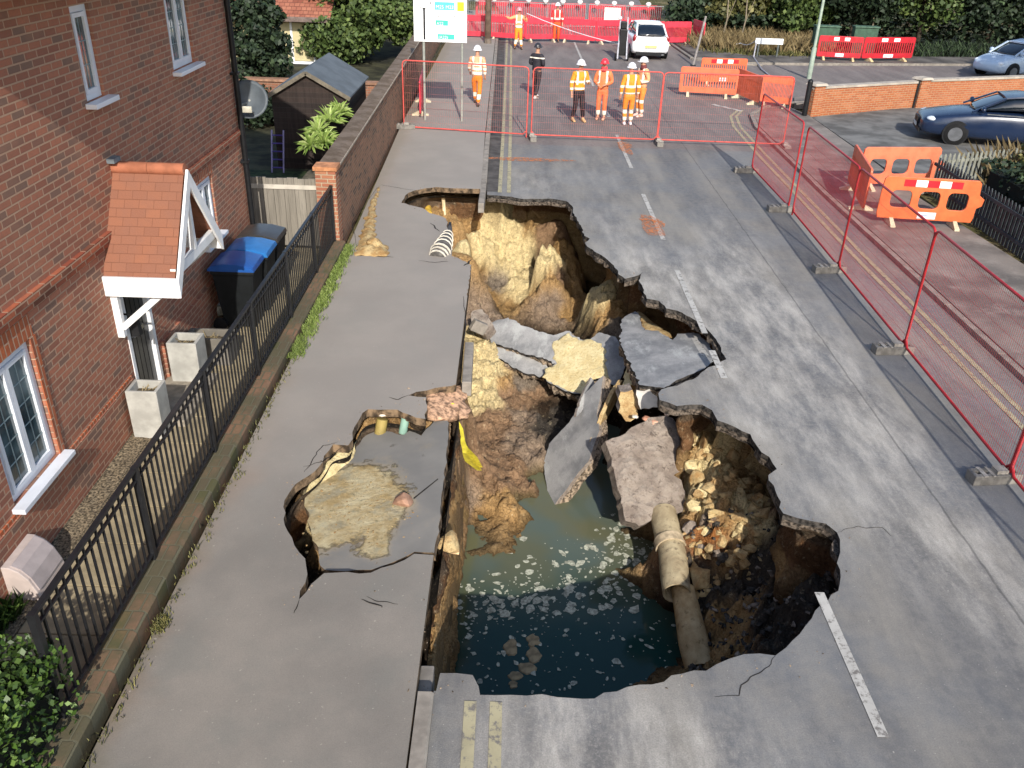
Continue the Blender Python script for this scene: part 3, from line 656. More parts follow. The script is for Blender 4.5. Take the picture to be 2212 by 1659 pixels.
def slab(name, label, anc, outline, thick, mats, cat='slab', group=None, amp=.03, seed=0, step=.055):
    pl = plane3(anc); mb = MB(); two = name in ('road_slab', 'pavement_slab', 'upright_slab')
    if name == 'concrete_chunk': slabmesh(mb, pl, outline, thick, amp, step, .05, seed, 0, lambda x, y, d: min(1, d/.1)*(.05*noise.fractal(Vector((x*4, y*4, 2)), .8, 2.1, 5)+.03)-.02)
    else: slabmesh(mb, pl, outline, .06 if two else thick, amp, step, seed=seed)
    o = mb.build(name, mats, origin=pl[0]); tag(o, label, cat, group)
    if two:
        mb = MB(); slabmesh(mb, pl, outline, thick, amp*1.9, step, seed=seed+5, lift=-.061); mb.build('sub_base', [M_SUBB, M_SUBB], o)
    return o, pl
def heap(name, label, anc, outline, h, mat, parent=None, seed=0, thick=.05, grain=5, cat='soil heap', st=.05):
    pl = plane3(anc); mb = MB()
    slabmesh(mb, pl, outline, thick, .05, .07, st, seed, .004, lambda x, y, d: min(1, d/.14)*h*(.45+.9*abs(noise.fractal(Vector((x*grain, y*grain, seed)), .8, 2.1, 4))))
    o = mb.build(name, mat, parent=parent, origin=pl[0], smooth=True)
    if parent is None: tag(o, label, cat)
    elif label: o['label'] = label
    return o
def soil_simple(name, cs, bumpn=1.0, sc=6):
    t = MT(name, .93, .12); c = t.mix(t.ramp(t.noise(sc, 6, .65), .35, .65), lin(cs[0]), lin(cs[1]))
    c = t.mix(t.math('MULTIPLY', t.ramp(t.noise(sc*3.5, 5, .7), .55, .66), .7), c, lin(cs[2])); t.bump(t.noise(sc*4, 7, .7), bumpn, .04); return t.col(c)
M_CREAM = soil_simple('cream_sand', ('#d8c390', '#e8d8a8', '#b99b64'))
M_SAND = soil_simple('tan_dirt', ('#a07d50', '#c2ab7e', '#6e5b40'))
M_STONE = soil_simple('sandstone_lump', ('#b39164', '#d0b888', '#866a48'))
M_ROAD2 = MT('slab_asphalt', .85, .25)
def slabasph():
    t = MT('slab_asphalt_dusty', .86, .25); c = t.mix(t.ramp(t.noise(1.8, 6, .65), .35, .65), lin('#7b7b7b'), lin('#a3a19e'))
    c = t.mix(t.math('MULTIPLY', t.ramp(t.noise(2.6, 6, .7, stretch=(1, .4, 1)), .5, .66), .7), c, lin('#bdbdb8')); c = t.mix(t.math('MULTIPLY', t.ramp(t.noise(80, 3), .4, .7), .25), c, lin('#56585b'))
    t.bump(t.noise(100, 4, .7), .4, .006); return t.col(c)
bpy.data.materials.remove(M_ROAD2.m); M_ROAD2 = slabasph()
def chunk_mat():
    t = MT('broken_concrete', .93, .15); c = t.mix(t.ramp(t.noise(3, 6, .65), .35, .65), lin('#8c7f74'), lin('#b0a396'))
    c = t.mix(t.math('MULTIPLY', t.ramp(t.noise(14, 5, .7), .52, .64), .8), c, lin('#675b52')); c = t.mix(t.math('MULTIPLY', t.ramp(t.noise(7, 5, .7), .56, .64), .6), c, lin('#b5aa9d'))
    t.bump(t.noise(18, 8, .75), 1.0, .06); return t.col(c)
M_CHUNK = chunk_mat()

M_SUBB = plain('slab_sub_base', '#8a7a68', .95, .5, 22, bump=1, bs=36)
# sunken pavement slab in the left basin with the tan dirt lying on it
ANC1 = [(951, 1110, .03), (800, 1233, .0), (771, 950, -.27)]
def dirtslab():
    t = MT('dirty_pavement', .9, .2); a = t.n('ShaderNodeAttribute'); a.attribute_name = 'dirt'; f_ = a.outputs['Fac']
    base = t.mix(t.ramp(t.noise(1.5, 5), .35, .65), (.19, .182, .168), (.235, .222, .2)); n1 = t.noise(5, 8, .75)
    m = t.ramp(t.math('ADD', f_, t.math('MULTIPLY', t.math('SUBTRACT', n1, .5), 2.3)), .3, .6)
    dc = t.mix(t.ramp(t.noise(3, 6, .7), .35, .65), lin('#cdb27f'), lin('#efe0b6')); dc = t.mix(t.math('MULTIPLY', t.ramp(t.noise(7, 6, .75), .55, .68), .6), dc, lin('#8d8468')); dc = t.mix(t.math('MULTIPLY', t.ramp(t.noise(22, 4, .7), .6, .7), .6), dc, lin('#7d5a40'))
    thin = t.math('MULTIPLY', t.ramp(t.math('ADD', f_, t.math('MULTIPLY', t.math('SUBTRACT', t.noise(2.5, 6, .7), .5), 1.2)), .02, .5), .55); base = t.mix(thin, base, lin('#b39f7a'))
    dc = t.mix(t.math('MULTIPLY', t.ramp(t.noise(2.2, 4, .6), .5, .62), .6), dc, lin('#b3af9a'))
    t.bump(t.math('MULTIPLY', m, t.math('ADD', .5, t.noise(14, 8, .8))), 1.0, .09); return t.col(t.mix(m, base, dc))
pl1 = plane3([(951, 1110, .03), (800, 1233, .0), (771, 950, -.27)]); mb = MB(); S1OUT = [(771,952),(776,940),(789,931),(815,930),(847,933),(871,940),(885,930),(910,941),(945,900),(968,902),(967,953),(958,1040),(951,1106),(944,1160),(938,1194),(895,1192),(850,1214),(801,1231),(745,1234),(702,1231),(692,1222),(688,1193),(672,1150),(662,1100),(655,1060),(690,1030),(720,1003),(755,985),(768,970)]
_dp = [P(*q, -.08) for q in ((700,1090),(720,1050),(745,1030),(770,1015),(790,1045),(760,1075),(725,1110),(700,1140),(740,1100),(815,1065),(840,1085),(835,1120),(822,1150),(805,1185),(815,1200),(862,1090))]; _dr = [.42,.36,.3,.2,.3,.36,.34,.26,.3,.24,.2,.17,.15,.14,.1,.12]
def _lift(x, y, d): return 0.0
slabmesh(mb, pl1, S1OUT, .1, .02, .08, top_extra=.06, seed=2, bumpf=_lift); s1 = mb.build('pavement_slab', [dirtslab(), M_PCRUST], origin=pl1[0]); tag(s1, 'large sunken grey pavement slab in the left basin, patched with tan dirt', 'slab', 'broken slabs')
at_ = s1.data.attributes.new('dirt', 'FLOAT', 'POINT'); at_.data.foreach_set('value', [min(1., sum(math.exp(-(((v.co.x+pl1[0].x-p.x)/r)**2+((v.co.y+pl1[0].y-p.y)/(r*1.15))**2)) for p, r in zip(_dp, _dr))*.75) for v in s1.data.vertices])
heap('dirt_patch', 'cream bank of dirt under the broken left rim of the pavement', [(680,1040,-.2),(720,985,-.12),(760,955,-.12)], [(664,1060),(680,1035),(700,1010),(718,990),(730,975),(752,968),(770,952),(764,985),(757,1015),(735,1025),(700,1045),(680,1075)], .06, M_CREAM, seed=9)
def hullrock(mb, c, r, sc, seed, npt=16):
    import bmesh
    rg = random.Random(seed*7+1); bm = bmesh.new(); Rm = Matrix.Rotation(seed*1.7, 3, 'Z')
    for _ in range(npt):
        d = Vector((rg.gauss(0, 1), rg.gauss(0, 1), rg.gauss(0, 1))).normalized()*rg.uniform(.8, 1.15); bm.verts.new(Rm @ Vector((d.x*sc[0], d.y*sc[1], d.z*sc[2]))*r+Vector(c))
    res = bmesh.ops.convex_hull(bm, input=bm.verts); bmesh.ops.delete(bm, geom=[g for g in res['geom_interior'] if isinstance(g, bmesh.types.BMVert)], context='VERTS')
    bm.verts.index_update(); mb.add([v.co.copy() for v in bm.verts], [[v.index for v in f.verts] for f in bm.faces]); bm.free()
def rock(mb, c, r, sc=(1, 1, .7), seed=0, rough=.35, nu=12, nv=8):
    o = len(mb.v); mb.sphere((0, 0, 0), 1, nu, nv); rot = Matrix.Rotation(seed*1.7, 3, 'Z')
    for i in range(o, len(mb.v)):
        v = mb.v[i]; k = 1+rough*noise.noise(v*1.3+Vector((seed*3.1, 0, 0)))*1.6+rough*.5*noise.noise(v*3.3+Vector((seed*3.1, 5, 0)))
        v = Vector((v.x*sc[0], v.y*sc[1], v.z*sc[2]))*r*k; mb.v[i] = rot @ v+Vector(c)
def boulder(px, py, z, r, label, mat, sc=(1, 1, .7), seed=0, cat='stone', group=None, name='stone'):
    p = P(px, py, z); mb = MB(); hullrock(mb, p, r, sc, seed, 26); return tag(mb.build(name, mat, smooth=False, origin=p, bevel=r*.09), label, cat, group)
boulder(874, 1083, -.02, .13, 'rounded reddish brown stone resting on the sunken pavement slab', plain('brown_stone', '#9a7762', .9, .2, 6), (1, .8, .7), 2)
boulder(981, 1188, -.35, .075, 'small pale orange stone clinging to the pit wall above the water', plain('pale_stone', '#dcb98c', .9, .15, 6), (1.2, .7, .7), 5)
boulder(967, 1172, -.25, .14, 'clod of tan soil wedged at the pavement edge beside the pale stone', M_STONE, (1, 1.1, .8), 8, 'clod', name='soil_clod')
# brick-like broken edge at the notch
heap('rubble_bed', 'pinkish broken sub-base exposed in the notch of the pavement edge', [(930,860,-.02),(985,850,-.08),(960,905,-.1)], [(921,858),(940,845),(970,838),(995,832),(1008,850),(1012,900),(985,905),(955,903),(925,902)], .05, plain('pink_subbase', '#b28e72', .95, .4, 14, bump=1, bs=40), seed=4, grain=9, cat='rubble')
# services in the little trench at the top of the basin
def pipe_thing(name, label, pts, r, mat, cat='pipe', n=10, inner=None):
    q = [P(*k) for k in pts]; mb = MB(); mb.tube(q, r, n); o = mb.build(name, mat, smooth=True, origin=q[0], angle=40); return tag(o, label, cat)
M_YP = plain('yellow_pipe', '#93814a', .6, .15, 4); M_TEAL = plain('teal_duct', '#7d9c8c', .6, .12, 4); M_WP = plain('white_conduit', '#c9c2b4', .6, .12, 6)
pipe_thing('gas_pipe', 'short yellow pipe crossing the little trench left of the teal duct', [(826, 905, -.07), (821, 937, -.26)], .075, M_YP)
pipe_thing('cable_duct', 'short teal cable duct crossing the little trench', [(876, 903, -.02), (870, 936, -.22)], .055, M_TEAL, 'duct')
pipe_thing('conduit', 'white conduit lying along the far lip of the little trench', [(800, 892, .0), (825, 896, -.01), (852, 892, .0)], .032, M_WP, 'conduit')
pipe_thing('service_pipe', 'thin white service pipe standing in the far end of the hole', [(957, 424, -.2), (959, 448, -.5), (961, 474, -.75)], .045, plain('pale_pipe', '#d8c6a0', .6, .1), 'pipe')
pipe_thing('gas_pipe', 'yellow pipe stub sticking from the sand at the far left tip of the hole', [(920, 436, -.4), (924, 449, -.5), (925, 462, -.52)], .09, plain('yellow_pipe2', '#c8a443', .6, .15), 'pipe')
# crumpled ribbed duct
t_ = thing('ribbed_duct', 'crushed grey and white ribbed duct half out of the pavement edge', 'duct', P(952, 545, .1))
mb = MB(); pts_ = [P(972, 482, -.15), P(970, 500, -.02), P(962, 522, .06), P(952, 545, .08), P(944, 560, .02)]; mb.tube(pts_, [.03, .07, .14, .19, .15], 14); mb.build('duct_wall', plain('grey_duct', '#5a5652', .7, .3, 8), t_, smooth=True)
mb = MB()
for k in range(7):
    f_ = .35+.6*k/6; i_ = f_*4; a_ = int(i_); c_ = pts_[a_].lerp(pts_[min(4, a_+1)], i_-a_); rr_ = np.interp(i_, range(5), [.03, .07, .14, .19, .15]); tt = (pts_[min(4, a_+1)]-pts_[a_]).normalized()
    mb.disc(c_, tt, rr_+.018, .022, 14)
mb.build('ribs', plain('white_ribs', '#cfc8ba', .7, .15), t_, smooth=False)['kind'] = 'stuff'
# collapsed road slab with a length of lane line on it
s3, pl3 = slab('road_slab', 'tilted road slab with a length of white lane line, dropped below the right edge', [(1540, 775, -.2), (1434, 836, -.24), (1346, 690, -.62)],
  [(1343,695),(1348,685),(1360,678),(1372,672),(1379,676),(1385,698),(1391,712),(1420,714),(1439,726),(1454,734),(1463,721),(1487,719),(1506,719),(1532,743),(1541,762),(1541,781),(1522,796),(1475,816),(1434,838),(1400,834),(1381,831),(1375,812),(1364,795),(1353,771),(1345,752),(1339,738)], .16, [M_ROAD2, M_CRUST], group='broken slabs', amp=.03)
mb = MB(); q = [onplane(x, y, pl3)+pl3[1]*.004 for x, y in ((1487, 720), (1499, 719), (1531, 768), (1519, 776))]; mb.add(q, [(0, 1, 2, 3)]); mb.build('lane_line', MW, s3)
heap('soil_ledge', 'strip of brown soil behind the broken top edge of the tilted road slab', [(1390,700,-.72),(1440,725,-.7),(1375,672,-.75)], [(1376,672),(1392,680),(1420,703),(1440,716),(1452,730),(1436,730),(1412,720),(1388,714)], .07, M_SAND, seed=6, cat='soil ledge')
# big tilted slab crossing the hole, splashed with cream sand
AN4 = [(1060, 700, -1.4), (1330, 728, -1.0), (1240, 850, -1.6)]
s4, pl4 = slab('road_slab', 'broad pale blue grey slab lying across the middle of the hole with cream sand splashed on it', AN4,
  [(1042,721),(1060,698),(1080,690),(1098,686),(1130,704),(1160,714),(1195,724),(1230,715),(1253,733),(1268,736),(1294,718),(1329,727),(1340,748),(1353,771),(1347,800),(1333,835),(1320,830),(1303,814),(1277,820),(1259,853),(1240,850),(1221,845),(1180,822),(1190,795),(1200,785),(1165,772),(1110,755),(1068,742)], .16, [M_ROAD2, M_CRUST], group='broken slabs', amp=.03)
heap('sand_splash', 'bright cream sand spread over the right half of the broad slab', AN4, [(1195,738),(1212,728),(1230,718),(1250,735),(1277,733),(1300,742),(1311,760),(1306,785),(1312,800),(1320,822),(1300,815),(1277,820),(1257,851),(1235,846),(1205,832),(1171,815),(1176,797),(1203,786),(1197,760)], .035, M_CREAM, seed=12, thick=.02, grain=3)
s4b, pl4b = slab('road_slab', 'narrow pale splinter of slab along the near edge of the broad slab', [(1060, 748, -1.6), (1190, 790, -1.6), (1150, 812, -1.75)], [(1058,746),(1085,752),(1130,765),(1172,779),(1185,795),(1172,813),(1136,807),(1100,788),(1075,768)], .1, [M_ROAD2, M_CRUST], group='broken slabs')
slab('concrete_block', 'squared concrete block lodged against the left side of the hole above the broad slab', [(1040, 690, -1.15), (1065, 705, -1.2), (1030, 715, -1.3)], [(1020,672),(1042,668),(1058,690),(1066,703),(1048,722),(1030,712),(1018,700)], .22, [M_CHUNK, M_CHUNK], 'block')
# slab standing on its edge
s5, pl5 = slab('upright_slab', 'grey slab of road standing on edge in the middle of the hole, its point in the water', [(1189, 1104, -2.5), (-.78, -.22, .58)],
  [(1303,811),(1298,850),(1289,893),(1295,930),(1281,968),(1271,997),(1250,1020),(1227,1053),(1205,1080),(1189,1104),(1182,1060),(1174,1000),(1186,959),(1208,935),(1230,912),(1250,878),(1266,846),(1285,828)], .13, [M_ROAD2, M_CHUNK], group='broken slabs', amp=.012)
slab('stone_flake', 'thin pale flake of stone leaning against the right edge of the upright slab', [(1340, 835, -.95), (1300, 905, -1.2), (1285, 965, -1.7)], [(1345,822),(1338,850),(1322,885),(1305,915),(1290,955),(1278,985),(1281,955),(1295,925),(1303,898),(1315,870),(1327,845)], .06, [M_STONE, M_STONE], 'flake')
slab('stone_flake', 'small grey triangular flake between the cream sand and the upright slab', [(1262, 850, -1.2), (1278, 815, -1.1), (1285, 850, -1.3)], [(1277,815),(1290,840),(1283,862),(1258,885),(1245,900),(1252,870),(1262,845)], .05, [M_ROAD2, M_CHUNK], 'flake')
# concrete chunk and blocks
s6, pl6 = slab('concrete_chunk', 'large rough pinkish grey concrete chunk leaning above the pipe', [(1352, 935, -.8), (1460, 925, -.8), (1400, 1120, -1.6)],
  [(1308,952),(1330,944),(1352,935),(1380,915),(1410,900),(1435,897),(1454,902),(1467,921),(1470,950),(1478,985),(1489,1009),(1470,1018),(1456,1026),(1472,1035),(1482,1062),(1477,1104),(1457,1111),(1435,1116),(1413,1116),(1398,1128),(1381,1136),(1365,1128),(1352,1124),(1342,1084),(1330,1028),(1318,979)], .24, [M_CHUNK, M_CHUNK], 'concrete', amp=.03)
slab('concrete_block', 'small square pale block set upright just above the large concrete chunk', [(1378, 845, -.35), (1418, 845, -.35), (1400, 880, -.55)], [(1375,842),(1416,841),(1421,862),(1420,880),(1384,884),(1378,862)], .2, [M_CONC, M_CHUNK], 'block')
slab('concrete_block', 'narrow brown block standing left of the small square pale block', [(1350, 850, -.45), (1370, 850, -.45), (1360, 890, -.75)], [(1340,846),(1366,842),(1374,865),(1378,900),(1352,910),(1336,890)], .25, [M_STONE, M_CHUNK], 'block')
slab('sand_wedge', 'tan wedge of sandstone beside the right edge of the concrete chunk', [(1465, 930, -.95), (1490, 1000, -1.2), (1460, 1010, -1.2)], [(1468,925),(1480,945),(1486,975),(1490,1005),(1470,1018),(1458,1020),(1462,975),(1460,945)], .15, [M_SAND, M_SAND], 'rock')
slab('sand_wedge', 'tan wedge of sand at the left edge of the tilted road slab', [(1372, 815, -.6), (1358, 780, -.7), (1345, 828, -.8)], [(1356,770),(1368,792),(1382,818),(1383,830),(1360,833),(1345,830),(1352,800)], .15, [M_CREAM, M_SAND], 'rock')
for i, (px, py, z, r, m, lb) in enumerate(((1395,905,-.72,.07,'#b5826a','reddish brick fragment on top of the concrete chunk, left of a pink one'),(1414,911,-.74,.085,'#c79a82','flat pink stone on top of the concrete chunk'),(1372,900,-.72,.05,'#c9c0b0','small white stone at the top left of the concrete chunk'),(1440,895,-.7,.06,'#d0b8a4','pale stone at the top right of the concrete chunk'),(1457,893,-.65,.06,'#cfc4b4','whitish stone where the concrete chunk meets the road edge'))):
    boulder(px, py, z, r, lb, plain('stone_%d' % i, m, .9, .2, 6), (1, .8, .6), i+11)
# rubble under the right-hand edge: individual lumps and fine debris
lumps = [(1488,965,-1.05,.12),(1515,985,-1.05,.13),(1492,1010,-1.15,.12),(1538,1005,-1.15,.12),(1535,1085,-1.3,.13),(1580,1065,-1.3,.11),(1500,945,-.92,.11),(1528,948,-.98,.13),(1545,975,-1.1,.1),(1505,1035,-1.15,.15),(1520,1060,-1.2,.12),(1555,1045,-1.3,.1),(1575,1090,-1.3,.13),(1620,1115,-1.35,.14),(1600,1070,-1.35,.1),(1545,1110,-1.35,.12),(1500,1095,-1.4,.12),(1490,1140,-1.5,.11),(1530,1150,-1.5,.14),(1560,1170,-1.5,.1),(1595,1160,-1.45,.12),(1515,1185,-1.65,.12),(1640,1135,-1.3,.09),(1560,1080,-1.3,.08)]
lm = [M_CREAM, M_STONE, M_CREAM, M_SAND, M_CREAM, M_CHUNK]
for i, (px, py, z, r) in enumerate(lumps):
    boulder(px, py, z, r, ('big ' if r > .125 else ('small ' if r < .105 else ''))+['cream sandstone lump', 'tan sandstone lump', 'pale knobbly lump', 'brown earthy lump', 'cream block', 'grey concrete lump'][i % 6]+' in the heap, '+['first', 'second', 'third', 'fourth', 'fifth'][min(4, int((py-940)/50))]+' row from the road edge, '+['far left', 'left', 'middle', 'right', 'far right'][min(4, int((px-1485)/32))], lm[i % 6], (random.uniform(.8, 1.3), random.uniform(.7, 1), random.uniform(.6, 1.1)), i+30, 'rock', 'rubble lumps under the right edge', 'rubble_lump')
M_DRUB = plain('tarmac_rubble', '#46423d', .9, .6, 9, bump=.8, bs=30); M_DRUB2 = plain('tarmac_rubble_pale', '#83776a', .9, .4, 9, bump=.8, bs=30)
for nm, mt, N, box, seed_, lb in (('tarmac_rubble', M_DRUB, 420, None, 1, 'dark heap of broken tarmac in the lower right bay of the hole'), ('tarmac_rubble', M_DRUB2, 120, None, 2, 'paler grit mixed through the dark tarmac heap'), ('stone_rubble', M_SAND, 160, 1, 3, 'small tan stones filling the heap under the right road edge'), ('stone_rubble', M_STONE, 190, 2, 4, 'cream sandstone rubble filling the heap beside the concrete chunk')):
    mb = MB(); k = 0; rg = random.Random(seed_)
    bv = {}
    while k < N:
        px, py = (rg.uniform(1495, 1800), rg.uniform(1150, 1410)) if box is None else (rg.uniform(1478, 1650), rg.uniform(930, 1200))
        p = P(px, py, -1.5 if box is None else -1.3)
        # drop onto the soil surface
        ix = int(round((p.x-CR[0])/.035)); iy = int(np.searchsorted(ys, p.y))
        if not (0 <= ix < nx and 0 <= iy < ny): continue
        zz = ZT[iy*nx+ix]
        if zz > -.6 or zz < -2.35: k += 1; continue
        r = rg.uniform(.02, .065)*(1.5 if rg.random() < .12 else 1)*(2.0 if box == 2 else 1); hullrock(mb, (p.x, p.y, zz+r*.2), r, (1, rg.uniform(.6, 1), rg.uniform(.4, .8)), k, 10); k += 1
    tag(mb.build(nm, mt), lb, kind='stuff')
mb = MB(); rg = random.Random(5)
for k in range(150):
    q = rg.choice(_dp); px_ = q.x+rg.gauss(0, .2); py_ = q.y+rg.gauss(0, .2); pz = pl1[0].z-((px_-pl1[0].x)*pl1[1].x+(py_-pl1[0].y)*pl1[1].y)/pl1[1].z; hullrock(mb, (px_, py_, pz), rg.uniform(.006, .022)*(1.8 if rg.random() < .08 else 1), (1, .8, .6), k, 9)
tag(mb.build('dirt_crumbs', M_SAND), 'small crumbs of tan earth scattered on the sunken pavement slab', kind='stuff')
mb = MB()
for k in range(420):
    i_ = rg.randrange(len(HOLE)); a_ = Vector(HOLE[i_]); b_ = Vector(HOLE[(i_+1) % len(HOLE)]); q = a_.lerp(b_, rg.random())+Vector((rg.gauss(0, .13), rg.gauss(0, .13)))
    if in_poly(np.array([[q.x, q.y]]), HJ)[0]: continue
    hullrock(mb, (q.x, q.y, (PAVZ if q.x < KX else 0)+.003), rg.uniform(.004, .013)*(1.8 if rg.random() < .1 else 1), (1, .8, .6), k, 8)
tag(mb.build('asphalt_crumbs', M_SUBB), 'loose crumbs of stone and asphalt scattered round the broken rim', kind='stuff')
# the broken pipe
t_ = thing('water_main', 'cracked grey brown main pipe running down beside the water, split open at its side', 'pipe', P(1430, 1125, -1.6))
def pbez(pts, n=10): return [pts[0].lerp(pts[-1], 0)] if len(pts) < 2 else [v for i in range(len(pts)-1) for v in (pts[i].lerp(pts[i+1], k/n) for k in range(n))]+[pts[-1]]
M_PIPE = soil_simple('muddy_pipe', ('#9a8a6e', '#b9aa8a', '#6b5f4c'), .6, 3)
def hollow(mb, pts, r, n=18, th=.02, cut=None, ecc=None):
    o = len(mb.v); mb.tube(pts, r, n, caps=False)
    nr = len(pts); inner = MB(); inner.tube(pts, [x-th for x in (r if isinstance(r, list) else [r]*nr)], n, caps=False)
    mb.add(inner.v, [f[::-1] for f in inner.f])
    for e in (0, nr-1):
        for k in range(n): mb.f.append((o+e*n+k, o+e*n+(k+1) % n, o+nr*n+e*n+(k+1) % n, o+nr*n+e*n+k)); mb.mi.append(0)
a_, b_, c_ = P(1432, 1108, -1.62), P(1452, 1195, -1.72), P(1462, 1282, -1.8)
mb = MB(); hollow(mb, [a_, a_.lerp(b_, .5), b_, b_.lerp(c_, .5), c_], [.185, .19, .185, .19, .18]); mb.build('upper_length', M_PIPE, t_, smooth=True, angle=50)
mb = MB(); hollow(mb, [a_.lerp(b_, .72), a_.lerp(b_, .9)], [.215, .21]); mb.build('collar', plain('pale_collar', '#b7a588', .8, .2, 10), t_, smooth=True, angle=50)
d_, e_ = P(1475, 1272, -1.86), P(1510, 1445, -2.25)
mb = MB(); hollow(mb, [d_, d_.lerp(e_, .3), d_.lerp(e_, .7), e_], [.15, .165, .19, .17]); mb.build('lower_length', soil_simple('tan_muddy_pipe', ('#a98f66', '#c9b28a', '#7a6848'), .6, 3), t_, smooth=True, angle=50)
# yellow warning tape hanging on the left face
t_ = None; mb = MB(); tp = [P(973, 886, -.15), P(977, 905, -.38), P(984, 930, -.62), P(991, 955, -.9), P(1003, 980, -1.2), P(1018, 1000, -1.55), P(1034, 1020, -1.95)]
for k, off in enumerate((0, .035, -.03)):
    q = [v+Vector((off*math.sin(i*1.3+k), off*math.cos(i*1.1+k), .05+off)) for i, v in enumerate(tp)]; wds = [.03, .05, .075, .08, .06, .055, .04]
    mb.loft([[v+Vector((-w_, 0, 0)), v+Vector((0, -.02, .03)), v+Vector((w_, 0, 0)), v+Vector((0, .02, -.01))] for v, w_ in zip(q, wds)])
tag(mb.build('warning_tape', plain('yellow_tape', '#e6d84c', .5, .12, 10), origin=tp[0]), 'bright yellow bundle of tape hanging down the left side of the hole', 'tape')
# loose kerb stones
def kstone(a, b, label, wdt=.13, h=.22):
    mb = MB(); a, b = Vector(a), Vector(b); mb.beam(a, b, wdt, h); return tag(mb.build('kerb_stone', M_KERB, bevel=.012, origin=a), label, 'kerb stone', 'loose kerb stones')
p = P(1042, 441, PAVZ); kstone((-.605, p.y, PAVZ-.09), (-.6, 19.34, PAVZ-.1), 'long pale kerb stone jutting out over the far end of the hole')
p = P(1014, 745, 0); q = P(1003, 835, 0); kstone((p.x+.0, p.y, -.06), (q.x+.03, q.y, -.04), 'kerb stone still standing on the left rim beside the cream splash of sand')
kstone(P(1020, 700, -1.1), P(1048, 712, -1.25), 'fallen kerb stone lying beside the squared block at the left of the hole')
p = P(928, 1420, 0); kstone((p.x-.02, p.y, -.22), (p.x-.01, p.y-.75, -.12), 'kerb stone slumped at the near left corner of the hole', .12)
# thin cracks in the surfacing
def crack(pts, z=.0, w0=.02, mat=M_DARKCR):
    mb = MB(); q = [P(x, y, z) for x, y in pts]; out = []
    for i in range(len(q)-1):
        for k in range(5):
            v = q[i].lerp(q[i+1], k/5); v += Vector((noise.noise(v*9), noise.noise(v*9+Vector((5, 0, 0))), 0))*.035; out.append(v)
    out.append(q[-1]); n = len(out); vs = []
    for i, v in enumerate(out):
        t = (out[min(i+1, n-1)]-out[max(0, i-1)]).normalized(); nr = Vector((t.y, -t.x, 0)); ww = w0*(.2+.8*math.sin(math.pi*min(1, (i+.4)/n)))*(.7+.6*abs(noise.noise(v*5)))
        vs += [v-nr*ww+Vector((0, 0, .004)), v+nr*ww+Vector((0, 0, .004))]
    mb.add(vs, [(2*i, 2*i+1, 2*i+3, 2*i+2) for i in range(n-1)]); return mb.build('surface_crack', mat, kind='structure')
for pts_, zz, w0 in (([(1675,1416),(1660,1440),(1632,1455),(1612,1470),(1592,1500),(1545,1506)], 0, .006), ([(768,552),(800,553),(850,556)], PAVZ, .02), ([(905,563),(940,567),(968,565)], PAVZ, .012), ([(1000,575),(1012,570),(1018,560)], PAVZ, .02), ([(821,399),(845,403),(867,407),(900,412)], PAVZ, .008),
    ([(930,482),(940,492),(950,500)], PAVZ, .018), ([(883,854),(862,862),(840,858)], PAVZ, .01), ([(740,965),(716,985),(690,998),(655,1008)], PAVZ, .008), ([(660,1020),(668,1000),(697,962),(730,955)], PAVZ, .007), ([(780,1296),(800,1306),(825,1313)], PAVZ, .012), ([(790,1290),(820,1300),(860,1306)], PAVZ, .006), ([(1808,1150),(1850,1138),(1905,1142),(1930,1160)], 0, .005), ([(775,548),(760,480),(815,405)], PAVZ, .006), ([(1000,640),(1007,700),(996,790)], PAVZ, .01), ([(646,1296),(640,1310),(635,1325)], PAVZ, .006)):
    crack(pts_, zz, w0)
mb = MB(); q = [onplane(x, y, pl1)+pl1[1]*.004 for x, y in ((893, 1076), (946, 1034), (947, 1036), (894, 1079))]; mb.add(q, [(0, 1, 2, 3)]); mb.build('crack', M_DARKCR, s1)
# broken earth along the foot of the old garden wall
heap('wall_rubble', 'tan and white rubble heaved up between the garden wall and the pavement', [(800,500,.1),(780,545,.1),(830,545,.1)], [(820,402),(812,450),(808,490),(812,520),(835,530),(842,545),(835,552),(800,551),(768,551),(775,520),(788,480),(803,435)], .11, M_SAND, seed=21, grain=7, cat='rubble', st=.06)
boulder(808, 528, .16, .17, 'rounded clod of tan earth at the foot of the garden wall', M_SAND, (1.1, 1, .8), 77, 'clod', name='soil_clod')
